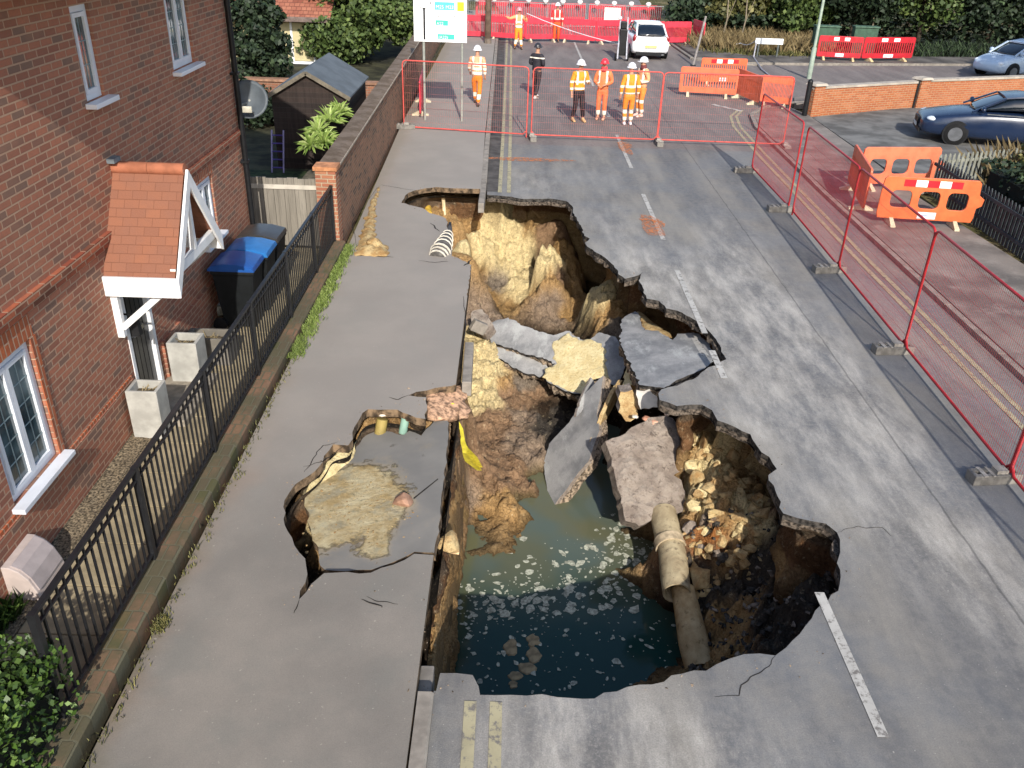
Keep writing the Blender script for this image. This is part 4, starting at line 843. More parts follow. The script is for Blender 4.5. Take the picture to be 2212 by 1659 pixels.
# ---------------------------------------------------------------- brick house on the left
def brick(name, axis='YZ', cols=('#a76c55', '#915f4d', '#7d6255'), mortar='#ad8c75', bw=.225, bh=.075, soldier=False, lighter=1.0, mort=.010):
    t = MT(name, .88, .2); o = t.sep()
    u = {'YZ': o[1], 'XZ': o[0], 'XY': o[0]}[axis]; v = o[2] if axis != 'XY' else o[1]
    if soldier: u, v = v, u
    vec = t.comb(u, v)
    b = t.n('ShaderNodeTexBrick'); t.l(vec, b.inputs['Vector']); b.inputs['Scale'].default_value = 1; b.inputs['Brick Width'].default_value = bw; b.inputs['Row Height'].default_value = bh
    b.inputs['Mortar Size'].default_value = mort; b.inputs['Mortar Smooth'].default_value = .25; b.inputs['Color1'].default_value = (0, 0, 0, 1); b.inputs['Color2'].default_value = (1, 1, 1, 1); b.inputs['Mortar'].default_value = (.5, .5, .5, 1)
    r = t.sep(b.outputs['Color'])[0]
    c = t.mix(t.ramp(r, .15, .6), lin(cols[0]), lin(cols[1])); c = t.mix(t.ramp(r, .78, .84), c, lin(cols[2]))
    c = t.mix(t.math('MULTIPLY', t.ramp(t.noise(1.1, 5, .6), .45, .65), .5), c, t.mix(.6, c, lin('#b07a60'), 'MIX'))
    c = t.mix(t.math('MULTIPLY', t.ramp(t.noise(24, 4, .7), .4, .7), .35), c, lin(cols[2]))
    c = t.mix(b.outputs['Fac'], c, lin(mortar))
    h = t.math('SUBTRACT', t.math('MULTIPLY', t.noise(40, 4, .7), .35), b.outputs['Fac'])
    t.bump(h, .9, .012); return t.col(c)
M_BRK = brick('house_brick'); M_BRKX = brick('house_brick_side', 'XZ'); M_SOLD = brick('soldier_course', soldier=True, cols=('#b0623f', '#a15a3c', '#8a4f38'))
M_UPVC = plain('white_upvc', '#d3d6dc', .35, .05, 2, bump=0, spec=.5); M_WPAINT = plain('white_paint', '#dcdcdc', .5, .07, 3, bump=0)
def glassm(name='leaded_glass', leads=(.17, .23)):
    t = MT(name, .06, .9); o = t.sep()
    c = t.mix(t.ramp(t.noise(1.7, 3), .4, .6), lin('#2c3c42'), lin('#55696f')); return t.col(c)
M_GLASS = glassm(); M_LEAD = plain('glazing_bar', '#7f8f92', .5, .1)
HX, HY0, HY1 = -4.5, -3.0, 14.45
house = thing('brick_house', 'red brick house with white leaded windows beside the pavement', 'house', (HX, 6, 0))
wins = [  # y0, y1, z0, z1, vertical bars, casements
    (6.42, 7.30, .72, 2.02, 2), (9.40, 9.84, 3.78, 4.72, 1), (11.98, 12.82, 3.70, 4.72, 2), (12.10, 12.85, 1.2, 2.1, 2), (5.0, 5.9, 3.05, 4.4, 2)]
door = (9.22, 9.98, .1, 2.02)
fn = lambda x, y, z_: Vector((HX+z_, x, y))
mb = MB(); mb.cur = 0
solid(mb, [(HY0, -.1), (HY1, -.1), (HY1, 5.15), (6.55, 5.15), (4.6, 6.2), (1.5, 8.0), (HY0, 6.0)], [[(a, c), (b, c), (b, d), (a, d)] for a, b, c, d, _ in wins]+[[(door[0], door[2]), (door[1], door[2]), (door[1], door[3]), (door[0], door[3])]], 0, -.22, fn)
mb.build('front_wall', [M_BRK, M_BRK], house)
mb = MB(); mb.box2((HX-.24, HY1-.22, -.1), (HX-8, HY1-.002, 5.6)); mb.box2((HX-8, HY0, -.1), (HX-7.8, HY1-.23, 5.6)); mb.build('side_wall', M_BRKX, house)
mb = MB(); mb.box2((HX-.22, HY0, -.05), (HX+.035, door[0]-.12, .62)); mb.build('plinth', M_BRK, house)
mb = MB(); mb.box2((HX-.1, door[1]+.12, -.05), (HX+.035, HY1+.03, .62)); mb.build('plinth', M_BRK, house)
mb = MB(); mb.box2((HX-.1, HY0, .62), (HX+.02, door[0]-.12, .66)); mb.build('plinth_ledge', M_SOLD, house)
mb = MB(); mb.box2((HX-.1, HY0, 2.27), (HX+.03, HY1, 2.345)); mb.box2((HX-.1, HY0, 2.346), (HX+.05, HY1, 2.42)); mb.build('string_course', brick('string_brick', cols=('#a35c42', '#8a4a38', '#6e4536')), house)
# unseen roof: far eaves added and sized to shade the wall; near gable flush
M_TILE = brick('roof_tiles', 'XY', ('#a8603f', '#96543a', '#7a4a38'), '#6a4030', .17, .1, mort=.006)
mb = MB(); mb.add([(HX+.62, 6.6, 5.22), (HX+.62, HY1+.15, 5.22), (HX-4, HY1+.15, 8.2), (HX-4, 6.6, 8.2), (HX+.62, 6.6, 5.3), (HX+.62, HY1+.15, 5.3), (HX-4, HY1+.15, 8.3), (HX-4, 6.6, 8.3)], [(3, 2, 1, 0), (4, 5, 6, 7), (0, 1, 5, 4), (1, 2, 6, 5), (2, 3, 7, 6), (3, 0, 4, 7)])
rf = mb.build('roof', M_TILE, house)
mb = MB(); mb.box2((HX+.58, 6.6, 5.02), (HX+.615, HY1+.12, 5.215)); mb.build('fascia', M_UPVC, rf)
mb = MB(); mb.box2((HX, 6.62, 5.0), (HX+.58, HY1+.1, 5.018)); mb.build('soffit', M_UPVC, rf)
def window(y0, y1, z0, z1, n, parent, X=HX, inset=.035):
    xf = X-inset; fw = .07
    mb = MB(); mb.box2((xf-.05, y0, z0), (xf, y0+fw, z1)); mb.box2((xf-.05, y1-fw, z0), (xf, y1, z1)); mb.box2((xf-.05, y0+fw, z0), (xf, y1-fw, z0+fw)); mb.box2((xf-.05, y0+fw, z1-fw), (xf, y1-fw, z1))
    w_ = mb.build('window', M_UPVC, parent, bevel=.006)
    cw = (y1-y0-2*fw)/n
    for k in range(n):
        a = y0+fw+k*cw; mb = MB(); s = .045
        mb.box2((xf-.03, a+.003, z0+fw+.003), (xf+.018, a+s, z1-fw-.003)); mb.box2((xf-.03, a+cw-s, z0+fw+.003), (xf+.018, a+cw-.003, z1-fw-.003))
        mb.box2((xf-.03, a+s, z0+fw+.003), (xf+.018, a+cw-s, z0+fw+s)); mb.box2((xf-.03, a+s, z1-fw-s), (xf+.018, a+cw-s, z1-fw-.003)); mb.build('sash', M_UPVC, w_)
        mb = MB(); mb.box2((xf-.02, a+s, z0+fw+s), (xf-.008, a+cw-s, z1-fw-s)); mb.build('pane', M_GLASS, w_)
        mb = MB(); nv = max(2, round((cw-2*s)/.14)); nh = max(2, round((z1-z0-2*fw)/.23)); gx0, gx1 = a+s, a+cw-s; gz0, gz1 = z0+fw+s, z1-fw-s
        for j in range(1, nv): mb.box2((xf-.008, gx0+(gx1-gx0)*j/nv-.005, gz0), (xf-.003, gx0+(gx1-gx0)*j/nv+.005, gz1))
        for j in range(1, nh): mb.box2((xf-.0075, gx0, gz0+(gz1-gz0)*j/nh-.005), (xf-.0025, gx1, gz0+(gz1-gz0)*j/nh+.005))
        mb.build('glazing_bars', M_LEAD, w_)
    mb = MB(); mb.box2((xf-.02, y0-.06, z0-.055), (X+.12, y1+.09, z0-.002)); mb.build('sill', M_UPVC, w_, bevel=.006)
    return w_
for i, q in enumerate(wins): window(*q, house)
for y0, y1, z1 in ((6.35, 7.38, 2.02), (12.02, 12.93, 2.1)):
    mb = MB(); mb.box2((HX-.05, y0, z1+.004), (HX+.006, y1, z1+.225)); mb.build('lintel', M_SOLD, house)
mb = MB(); mb.box2((HX-.06, 7.302, .66), (HX+.012, 7.40, 2.02)); mb.build('window_reveal', M_SOLD, house)
# room behind the glass and behind the door opening
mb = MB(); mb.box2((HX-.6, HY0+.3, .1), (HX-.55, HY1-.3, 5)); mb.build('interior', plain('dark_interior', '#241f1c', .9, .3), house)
# front door
mb = MB(); y0, y1, z0, z1 = door
mb.box2((HX-.1, y0, z0), (HX+.01, y0+.07, z1)); mb.box2((HX-.1, y1-.07, z0), (HX+.01, y1, z1)); mb.box2((HX-.1, y0+.07, z1-.07), (HX+.01, y1-.07, z1)); df = mb.build('door_frame', M_WPAINT, house)
mb = MB(); mb.box2((HX-.09, y0+.07, z0+.02), (HX-.05, y1-.07, z1-.07))
for k in range(5): mb.box2((HX-.05, y0+.09+k*.118, z0+.08), (HX-.04, y0+.19+k*.118, z1-.14))
dr = mb.build('door', plain('black_door', '#1c1e1f', .35, .1, spec=.5), house)
mb = MB(); mb.box2((HX-.04, 9.48, 1.0), (HX-.02, 9.74, 1.06)); mb.build('letter_plate', plain('brass_plate', '#b9b39f', .3, .1, metal=.7), dr)
mb = MB(); mb.tube([(HX-.02, y0+.13, 1.05), (HX+.02, y0+.13, 1.05), (HX+.03, y0+.2, 1.05)], .012); mb.build('handle', plain('steel_handle', '#9a9a9a', .3, .1, metal=.9), dr)
mb = MB(); c_ = Vector((HX+.04, y0+.0, 1.25)); mb.beam((HX, y0-.02, 1.42), (HX+.16, y0-.02, 1.42), .02); mb.box(c_+Vector((.1, -.02, .0)), (.1, .1, .18), taper=.7); mb.build('wall_lantern', M_BLACK, house)
mb = MB(); mb.box2((HX+.0, 9.0, -.02), (HX+.62, 10.25, .1)); mb.build('doorstep', plain('grey_step', '#8f8678', .9, .2), house, bevel=.01)
# porch canopy
RY, RZ, EZ, XO = 9.70, 3.02, 1.99, HX+.80
th = .07; yN, yF = 8.95, 10.50
M_CLAY = plain('porch_clay_tile', '#9a6047', .85, .13, 5, bump=.3)
def ptile():
    t = MT('porch_tiles', .85, .2); o = t.sep(); b = t.n('ShaderNodeTexBrick'); t.l(t.comb(o[0], t.math('MULTIPLY', o[2], 1.0)), b.inputs['Vector'])
    b.inputs['Scale'].default_value = 1; b.inputs['Brick Width'].default_value = .165; b.inputs['Row Height'].default_value = .085; b.inputs['Mortar Size'].default_value = .003; b.inputs['Color1'].default_value = (0, 0, 0, 1); b.inputs['Color2'].default_value = (1, 1, 1, 1)
    r = t.sep(b.outputs['Color'])[0]; c = t.mix(r, lin('#7d5443'), lin('#885a45')); c = t.mix(t.math('MULTIPLY', t.ramp(t.noise(4, 5), .4, .65), .5), c, lin('#7c5647')); c = t.mix(t.math('MULTIPLY', b.outputs['Fac'], .5), c, lin('#65402f'))
    t.bump(t.math('SUBTRACT', t.noise(50, 3), b.outputs['Fac']), .6, .006); return t.col(c)
pt = ptile()
mb = MB()
for ys_, s in ((yN, 1), (yF, -1)):
    mb.loft([[(HX, ys_, EZ), (XO, ys_, EZ), (XO, RY-.001*s, RZ), (HX, RY-.001*s, RZ)], [(HX, ys_, EZ-th), (XO, ys_, EZ-th), (XO, RY-.001*s, RZ-th), (HX, RY-.001*s, RZ-th)]])
pc = mb.build('porch_roof', pt, house)
mb = MB(); mb.tube([(HX, RY, RZ+.0), (HX+.4, RY, RZ+.0)], .07, 10); mb.tube([(HX+.404, RY, RZ+.0), (XO+.01, RY, RZ+.0)], .07, 10); mb.build('ridge_tile', M_CLAY, pc, smooth=True, angle=50)
mb = MB(); mb.box2((HX, yN-.035, EZ-.22), (XO+.02, yN-.004, EZ+.01)); mb.build('eaves_board', M_WPAINT, pc)
mb = MB(); mb.box2((HX, yF+.004, EZ-.2), (XO+.02, yF+.035, EZ-.01)); mb.build('eaves_board', M_WPAINT, pc)
for ys_, s in ((yN-.03, 1), (yF+.03, -1)):
    mb = MB(); d_ = (Vector((0, RY-ys_, RZ-EZ))).normalized(); nrm = Vector((0, d_.z, -d_.y))*(-1 if s > 0 else 1)
    a = Vector((XO+.018, ys_, EZ-.02)); b = Vector((XO+.018, RY, RZ+.0)); off = Vector((0, 0, -.2))
    mb.loft([[a, b, b+off, a+off], [a+Vector((.03, 0, 0)), b+Vector((.03, 0, 0)), b+off+Vector((.03, 0, 0)), a+off+Vector((.03, 0, 0))]]); mb.build('bargeboard', M_WPAINT, pc)
mb = MB(); mb.box2((XO-.06, yN+.05, EZ-.02), (XO+.0, yF-.05, EZ+.09)); mb.beam((XO-.03, RY, EZ+.09), (XO-.03, RY, RZ-.25), .07); mb.build('tie_beam', M_WPAINT, pc)
for ys_ in (yN+.09, yF-.09):
    mb = MB(); mb.beam((HX+.04, ys_, EZ-.1), (HX+.04, ys_, EZ-.78), .08); mb.beam((HX+.07, ys_, EZ-.66), (XO-.1, ys_, EZ-.12), .075); mb.build('bracket', M_WPAINT, pc, bevel=.006)
mb = MB(); mb.box((HX+.04, RY-.05, RZ+.1), (.09, .17, .05)); mb.build('lead_flashing', plain('lead_flashing', '#6b7378', .6, .15), pc)
# downpipe at the far corner
mb = MB(); mb.tube([(HX+.07, HY1-.06, 5.1), (HX+.07, HY1-.06, .05)], .045, 10)
dp = mb.build('downpipe', M_BLACK, house, smooth=True, angle=50)
for zz in (.5, 1.9, 3.3, 4.6):
    mb = MB(); mb.box((HX+.06, HY1-.06, zz), (.12, .15, .04)); mb.build('pipe_clip', M_BLACK, dp)
# gas meter housing against the wall
t_ = thing('meter_box', 'white gas meter housing with a curved sloping lid standing against the brick wall', 'meter box', (-4.35, 6.0, 0))
prof = [(.0, .40), (.07, .395), (.15, .35), (.22, .26), (.27, .12), (.29, 0), (.0, 0)]
mb = MB(); mb.loft([[(HX+.036+x, yy, zz) for x, zz in prof] for yy in (5.93, 6.42)]); mb.build('housing', plain('meter_plastic', '#b7a9a2', .5, .06), t_, bevel=.008)
mb = MB(); mb.loft([[(HX+.038+x+.012, yy, zz+.008) for x, zz in prof[1:5]]+[(HX+.03+x, yy, zz-.01) for x, zz in prof[1:5]][::-1] for yy in (5.96, 6.39)]); mb.build('lid', plain('meter_lid', '#a59a98', .5, .06), t_)
# satellite dish on the far corner
t_ = thing('satellite_dish', 'grey satellite dish fixed at the far corner of the brick house', 'dish', (-4.38, 14.62, 2.75))
mb = MB(); c0 = Vector((-4.36, 14.75, 2.82)); ax = Vector((.12, -.93, .42)).normalized(); u = ax.orthogonal().normalized(); v = ax.cross(u); rings = []
for rr_ in (.02, .1, .18, .25, .3): rings.append([c0+(u*math.cos(a)*1.0+v*math.sin(a)*1.0)*rr_*1.05+ax*(rr_**2*.9) for a in np.linspace(0, 2*math.pi, 24, endpoint=False)])
o0 = 0; mb.loft(rings+[[p+ax*-.012 for p in r] for r in rings[::-1]], caps=False); mb.build('dish', plain('dish_grey', '#4a5157', .5, .1), t_, smooth=True)
mb = MB(); tip = c0+ax*.36+Vector((0, 0, -.2)); mb.tube([c0-Vector((0, 0, .28))+ax*.06, tip], .01, 6); mb.tube([c0+Vector((.1, 0, -.28))+ax*.06, tip+Vector((.02, 0, .01))], .008, 6); mb.tube([c0, c0-ax*.12, (HX, 14.4, 2.78)], .02, 8); mb.build('arm', plain('dish_arm', '#85857f', .5), t_)
mb = MB(); mb.box(tip+Vector((0, 0, -.03)), (.16, .05, .1)); mb.build('receiver', plain('receiver_cream', '#b8b4a4', .6), t_, bevel=.01)
# planters
def planter(label, x, y, w_=.36, d=.34, h=.62, rot=0, col='#a5a39c', group='square stone planters'):
    t_ = thing('planter', label, 'planter', (x, y, 0), group); Rm = Matrix.Rotation(rot, 3, 'Z')
    mb = MB(); o = lambda a, b, c: Rm @ Vector((a, b, 0))+Vector((x, y, c)); rg = []
    for s, z_ in ((1, 0), (1.02, h), (.8, h), (.76, h-.14)): rg.append([o(sx*w_/2*s, sy*d/2*s, z_) for sx, sy in ((-1, -1), (1, -1), (1, 1), (-1, 1))])
    mb.loft(rg); mb.build('tub', plain('planter_stone', col, .85, .12, 4), t_, bevel=.008)
    mb = MB(); mb.box(o(0, 0, h-.12), (w_*.74, d*.74, .04), rot); mb.build('soil', plain('planter_soil', '#4c4336', .95, .4, 20), t_)
    mb = MB()
    for k in range(14): a = random.uniform(0, 6.28); q = o(random.uniform(-.1, .1), random.uniform(-.1, .1), h-.1); mb.tube([q, q+Vector((math.cos(a)*.07, math.sin(a)*.07, random.uniform(.02, .09)))], .005, 4)
    g_ = mb.build('dry_plant', plain('dry_stalks', '#8b7c5c', .9), t_); g_['kind'] = 'stuff'
planter('tall white square planter in front of the door, nearer the camera', -4.23, 8.86, .36, .3, .66)
planter('tall white square planter beyond the door step', -4.2, 10.16, .38, .34, .66)
planter('low wide grey planter standing behind the second white planter', -4.12, 10.8, .62, .34, .42, col='#6f6a62', group=None)
# wheelie bins
def bin_(label, x, y, lid, rot=0, body='#15181a', w_=.56, d=.62, h=.96, group='wheelie bins by the railing'):
    t_ = thing('wheelie_bin', label, 'bin', (x, y, 0), group); Rm = Matrix.Rotation(rot, 3, 'Z'); o = lambda a, b, c: Rm @ Vector((a, b, 0))+Vector((x, y, c))
    mb = MB(); rg = []
    for s, z_ in ((.74, .05), (.8, .3), (.97, h-.06), (1.03, h-.05), (1.03, h)): rg.append([o(sx*w_/2*s, sy*d/2*s, z_) for sx, sy in ((-1, -1), (1, -1), (1, 1), (-1, 1))])
    mb.loft(rg); mb.build('body', plain('bin_body', body, .55, .15), t_, bevel=.015)
    mb = MB(); rg = []
    for yy, zz in ((-.33, .0), (-.31, .05), (-.1, .1), (.12, .11), (.3, .07), (.35, .02)): rg.append([o(-w_*.53, yy, h+.004), o(w_*.53, yy, h+.004), o(w_*.53, yy, h+.01+zz), o(w_*.4, yy, h+.02+zz), o(-w_*.4, yy, h+.02+zz), o(-w_*.53, yy, h+.01+zz)])
    mb.loft(rg); mb.build('lid', plain('bin_lid', lid, .35, .1, 3, spec=.5), t_, smooth=True, angle=35)
    mb = MB(); mb.tube([o(-w_*.42, .37, h), o(w_*.42, .37, h)], .018, 8); mb.build('handle_bar', plain('bin_handle', body, .5), t_)
    for s in (-1, 1): mb = MB(); mb.disc(o(s*w_*.45, .28, .1), Rm @ Vector((1, 0, 0)), .1, .05, 16); mb.build('wheel', M_BLACK, t_)
bin_('blue lidded wheelie bin, the nearer one by the railings', -4.02, 12.05, '#1f4f94', R(90))
bin_('blue lidded wheelie bin directly behind the nearer blue one', -3.98, 12.68, '#2a6cab', R(90))
bin_('black lidded wheelie bin at the back of the row of bins', -3.98, 13.35, '#3a3835', R(90))
boulder(470, 668, .12, .14, 'crumpled clear plastic bag of rubbish in front of the bins', plain('bag_plastic', '#98998f', .3, .3, 20), (1.3, 1, .8), 91, 'rubbish bag', name='rubbish_bag')
boulder(440, 690, .12, .12, 'small pile of green grey litter beside the grey planter', plain('litter', '#7c8270', .6, .4, 20), (1.4, 1, .6), 93, 'rubbish bag', name='rubbish_bag')
mb = MB(); mb.add([PX(455, 700, -4.46)+Vector((0, 0, 0)), Vector((-4.3, 11.0, .02)), Vector((-4.3, 11.7, .02)), Vector((-4.46, 11.7, .75))], [(0, 1, 2, 3)])
# ---------------------------------------------------------------- railings on a low brick kerb
fx = lambda y: -3.285+(y-4.5)*.0042
M_IRON = plain('black_railing_paint', '#1b1c1f', .45, .15, spec=.5)
M_LOW = brick('low_wall_brick', 'XY', ('#57513f', '#5a5040', '#525037'), '#5f5b49', .11, .225)
t_ = thing('low_brick_wall', 'mossy low brick kerb wall carrying the black railings', 'wall', (-3.2, 4.3, 0))
mb = MB()
mb.loft([[(fx(yy)-.07, yy, -.05), (fx(yy)+.2, yy, -.05), (fx(yy)+.2, yy, .17), (fx(yy)+.17, yy, .2), (fx(yy)-.07, yy, .2)] for yy in (3.9, 8, 12, 15.40)]); mb.build('brick_courses', M_LOW, t_)
mb = MB(); mb.box((fx(3.95)+.05, 3.84, .1), (.25, .11, .24)); mb.build('end_brick', plain('orange_brick', '#c0714a', .85, .15), t_)
t_ = thing('metal_railing', 'long black metal railing with upright bars on the low brick wall', 'railing', (-3.28, 4.5, .2))
YS = [4.52, 6.35, 8.2, 10.05, 11.9, 13.75, 15.36]; zt, zb = 1.23, .27
for a, b in zip(YS[:-1], YS[1:]):
    mb = MB()
    for y in np.arange(a+.11, b-.05, .112): mb.beam((fx(y), y, zb), (fx(y), y, zt), .018)
    mb.build('bars', M_IRON, t_)['kind'] = 'stuff'
for z_, w_ in ((zt, .045), (zt-.11, .03), (zb, .04)):
    mb = MB(); mb.beam((fx(YS[0]), YS[0], z_), (fx(YS[-1]), YS[-1], z_), w_, .016 if z_ < zt else .03); mb.build('rail', M_IRON, t_)
for y in YS:
    mb = MB(); mb.beam((fx(y), y, .18), (fx(y), y, zt+.02), .055); mb.build('post', M_IRON, t_)
# ---------------------------------------------------------------- old garden wall, gate panel, shed
M_OLD = brick('old_wall_brick', 'YZ', ('#7d5b48', '#8f6850', '#5b473c'), '#8a7a68'); M_OR = brick('pier_brick', 'XZ', ('#96604a', '#a06f54', '#8b5845'), '#a8967f')
t_ = thing('garden_wall', 'weathered brick garden wall running along the far pavement', 'wall', (-3.3, 15.5, 0))
wx = lambda y: -3.17-(y-15.4)*.014
mb = MB(); mb.loft([[(wx(y)-.3, y, -.1), (wx(y), y, -.1), (wx(y), y, 1.48), (wx(y)-.3, y, 1.48)] for y in (15.75, 26.3, 60)]); mb.build('brickwork', M_OLD, t_)
def lich():
    t = MT('lichen_coping', .9, .2); c = t.mix(t.ramp(t.noise(2.5, 6, .7), .4, .62), lin('#5c4e40'), lin('#74665a')); t.bump(t.noise(30, 5), .5, .02); return t.col(c)
mb = MB(); mb.loft([[(wx(y)-.33, y, 1.481), (wx(y)+.03, y, 1.481), (wx(y)+.03, y, 1.53), (wx(y)-.1, y, 1.56), (wx(y)-.33, y, 1.56)] for y in (15.75, 26.3, 60)]); mb.build('coping', lich(), t_)
mb = MB(); mb.loft([[(wx(y)+.032, y, 1.50), (wx(y)+.045, y, 1.50), (wx(y)+.045, y, 1.535), (wx(y)+.032, y, 1.535)] for y in (15.75, 60)]); mb.build('drip_edge', plain('pale_edge', '#a89a88', .8), t_)
mb = MB(); mb.box2((-3.52, 15.42, -.1), (-3.15, 15.748, 1.5)); pr_ = mb.build('pier', M_OR, t_)
mb = MB(); mb.box2((-3.55, 15.39, 1.5), (-3.12, 15.76, 1.57)); mb.build('pier_cap', plain('pier_cap', '#b77e58', .85, .2), pr_)
M_WOOD = plain('weathered_boards', '#b5aea2', .85, .16, 2); M_WOODY = MT('x')
bpy.data.materials.remove(M_WOODY.m)
def boards(name, c1, c2, axis=0, wdt=.14):
    t = MT(name, .85, .2); o = t.sep(); u = t.math('FLOOR', t.math('DIVIDE', o[axis], wdt)); wn_ = t.n('ShaderNodeTexWhiteNoise', noise_dimensions='1D'); t.l(u, wn_.inputs['W'])
    c = t.mix(wn_.outputs[0], lin(c1), lin(c2)); c = t.mix(t.math('MULTIPLY', t.ramp(t.noise(3, 5, .7, stretch=(6, 6, .5)), .4, .65), .5), c, tuple(k*.6 for k in lin(c1))); fr = t.math('FRACT', t.math('DIVIDE', o[axis], wdt))
    c = t.mix(t.ramp(fr, .06, .02), c, lin('#3d3a35')); t.bump(t.noise(20, 4, stretch=(8, 8, .6)), .4, .01); return t.col(c)
t_ = thing('board_fence', 'pale weathered board fence between the house corner and the garden wall', 'fence', (-4.0, 15.75, 0))
mb = MB()
for k in range(8): x0 = -5.1+k*.196; mb.box2((x0, 15.74+.004*(k % 2), -.05), (x0+.192, 15.765+.004*(k % 2), 1.24+.01*(k % 3)))
mb.build('boards', boards('fence_boards', '#7f796f', '#979186', 0, .196), t_)
mb = MB(); mb.box2((-5.1, 15.72, 1.05), (-3.53, 15.739, 1.13)); mb.build('rail', M_WOOD, t_)
M_SHED = boards('dark_shed_boards', '#2b2523', '#3a302c', 2, .12); M_FELT = plain('roofing_felt', '#596066', .85, .12, 2)
t_ = thing('garden_shed', 'dark timber garden shed with a grey felt pitched roof', 'shed', (-4.85, 21.2, 0))
x0, x1, xm = -5.78, -3.82, -4.83; ya, yb = 21.0, 23.9; ez, rz = 1.76, 2.28
mb = MB(); mb.loft([[(x0+.08, y, -.1), (x1-.08, y, -.1), (x1-.08, y, ez-.02), (xm, y, rz-.06), (x0+.08, y, ez-.02)] for y in (ya+.1, yb-.1)]); mb.build('walls', M_SHED, t_)
for xs_, nm in ((x0, 'roof_slope'), (x1, 'roof_slope')):
    mb = MB(); mb.loft([[(xs_, y, ez-.05), (xm, y, rz-.0), (xm, y, rz+.04), (xs_, y, ez-.01)] for y in (ya, yb)]); mb.build(nm, M_FELT, t_)
for xs_ in (x0, x1):
    mb = MB(); mb.beam((xs_, ya-.012, ez-.06), (xm, ya-.012, rz-.02), .02, .09); mb.build('barge_board', plain('shed_barge', '#6d6558', .8), t_)
t_ = thing('step_ladder', 'purple runged white ladder leaning on the dark shed', 'ladder', (-5.6, 20.8, 0))
mb = MB()
for dx in (0, .28): mb.beam((-5.72+dx, 20.55, .02), (-5.72+dx, 20.9, .95), .035)
mb.build('stile', plain('ladder_white', '#8a83a6', .5), t_)['kind'] = 'stuff'
for k in range(5): mb = MB(); f_ = .12+.19*k; mb.beam((-5.70, 20.55+.35*f_, .02+.93*f_), (-5.46, 20.55+.35*f_, .02+.93*f_), .05, .02); mb.build('rung', plain('ladder_purple', '#4b3a86', .5), t_)
mb = MB(); v, f = region([(-6.4, 16), (-3.5, 16), (-3.5, 20.8), (-6.4, 20.8)]); mb.add([(p.x, p.y, .004) for p in v], f); mb.build('garden_lawn', plain('dark_lawn', '#2d3a1e', .95, .4, 5), kind='structure')
mb = MB(); v, f = region([(-4.9, 19.6), (-3.6, 19.6), (-3.6, 20.9), (-4.9, 20.9)]); mb.add([(p.x, p.y, .03) for p in v], f); mb.build('garden_path', plain('garden_patio', '#5c564a', .9, .2), kind='structure')
# second garden wall crossing behind the shed
t_ = thing('cross_wall', 'low reddish brown garden wall running left behind the shed', 'wall', (-6, 27, 0))
mb = MB(); mb.box2((-14, 27.3, -.1), (-3.7, 27.55, .95)); mb.build('brickwork', brick('cross_brick', 'XZ', ('#7a5040', '#8c5e48', '#5f4438'), '#8a7462'), t_)
mb = MB(); mb.box2((-14, 27.25, .951), (-3.7, 27.6, 1.02)); mb.build('coping', plain('red_coping', '#93705a', .85, .2), t_)
# cream bungalow behind
t_ = thing('bungalow', 'cream walled bungalow with a red tiled roof behind the garden trees', 'house', (-12, 36, 0))
mb = MB(); mb.box2((-17, 37, -.1), (-7.7, 46, 2.05)); mb.build('wall', plain('cream_render', '#8e8564', .9, .06), t_)
mb = MB(); mb.loft([[(-17.6, 36.3, 1.75), (-7.2, 36.3, 1.75), (-7.2, 36.3, 1.83), (-17.6, 36.3, 1.83)], [(-17.6, 41.5, 4.9), (-7.2, 41.5, 4.9), (-7.2, 41.5, 4.98), (-17.6, 41.5, 4.98)]]); rf = mb.build('roof', brick('red_pantiles', 'XZ', ('#8a5544', '#95604d', '#7c4a3c'), '#6b4136', .2, .12, mort=.01), t_)
mb = MB(); mb.box2((-17.6, 36.26, 1.66), (-7.2, 36.298, 1.84)); mb.build('gutter', plain('gutter_grey', '#6e5f58', .7), rf)
for xa, xb in ((-9.75, -8.0),):
    mb = MB(); mb.box2((xa, 36.9, .1), (xa+.09, 36.99, 1.6)); mb.box2((xb-.09, 36.9, .1), (xb, 36.99, 1.6)); mb.box2((xa+.78, 36.9, .1), (xa+.87, 36.99, 1.6)); mb.box2((xa, 36.88, .0), (xb, 36.995, .1)); w_ = mb.build('window', M_WPAINT, t_)
    mb = MB(); mb.box2((xa+.09, 36.94, .12), (xb-.09, 36.97, 1.55)); mb.build('pane', plain('bright_blind', '#b5aa84', .6, .05), w_)
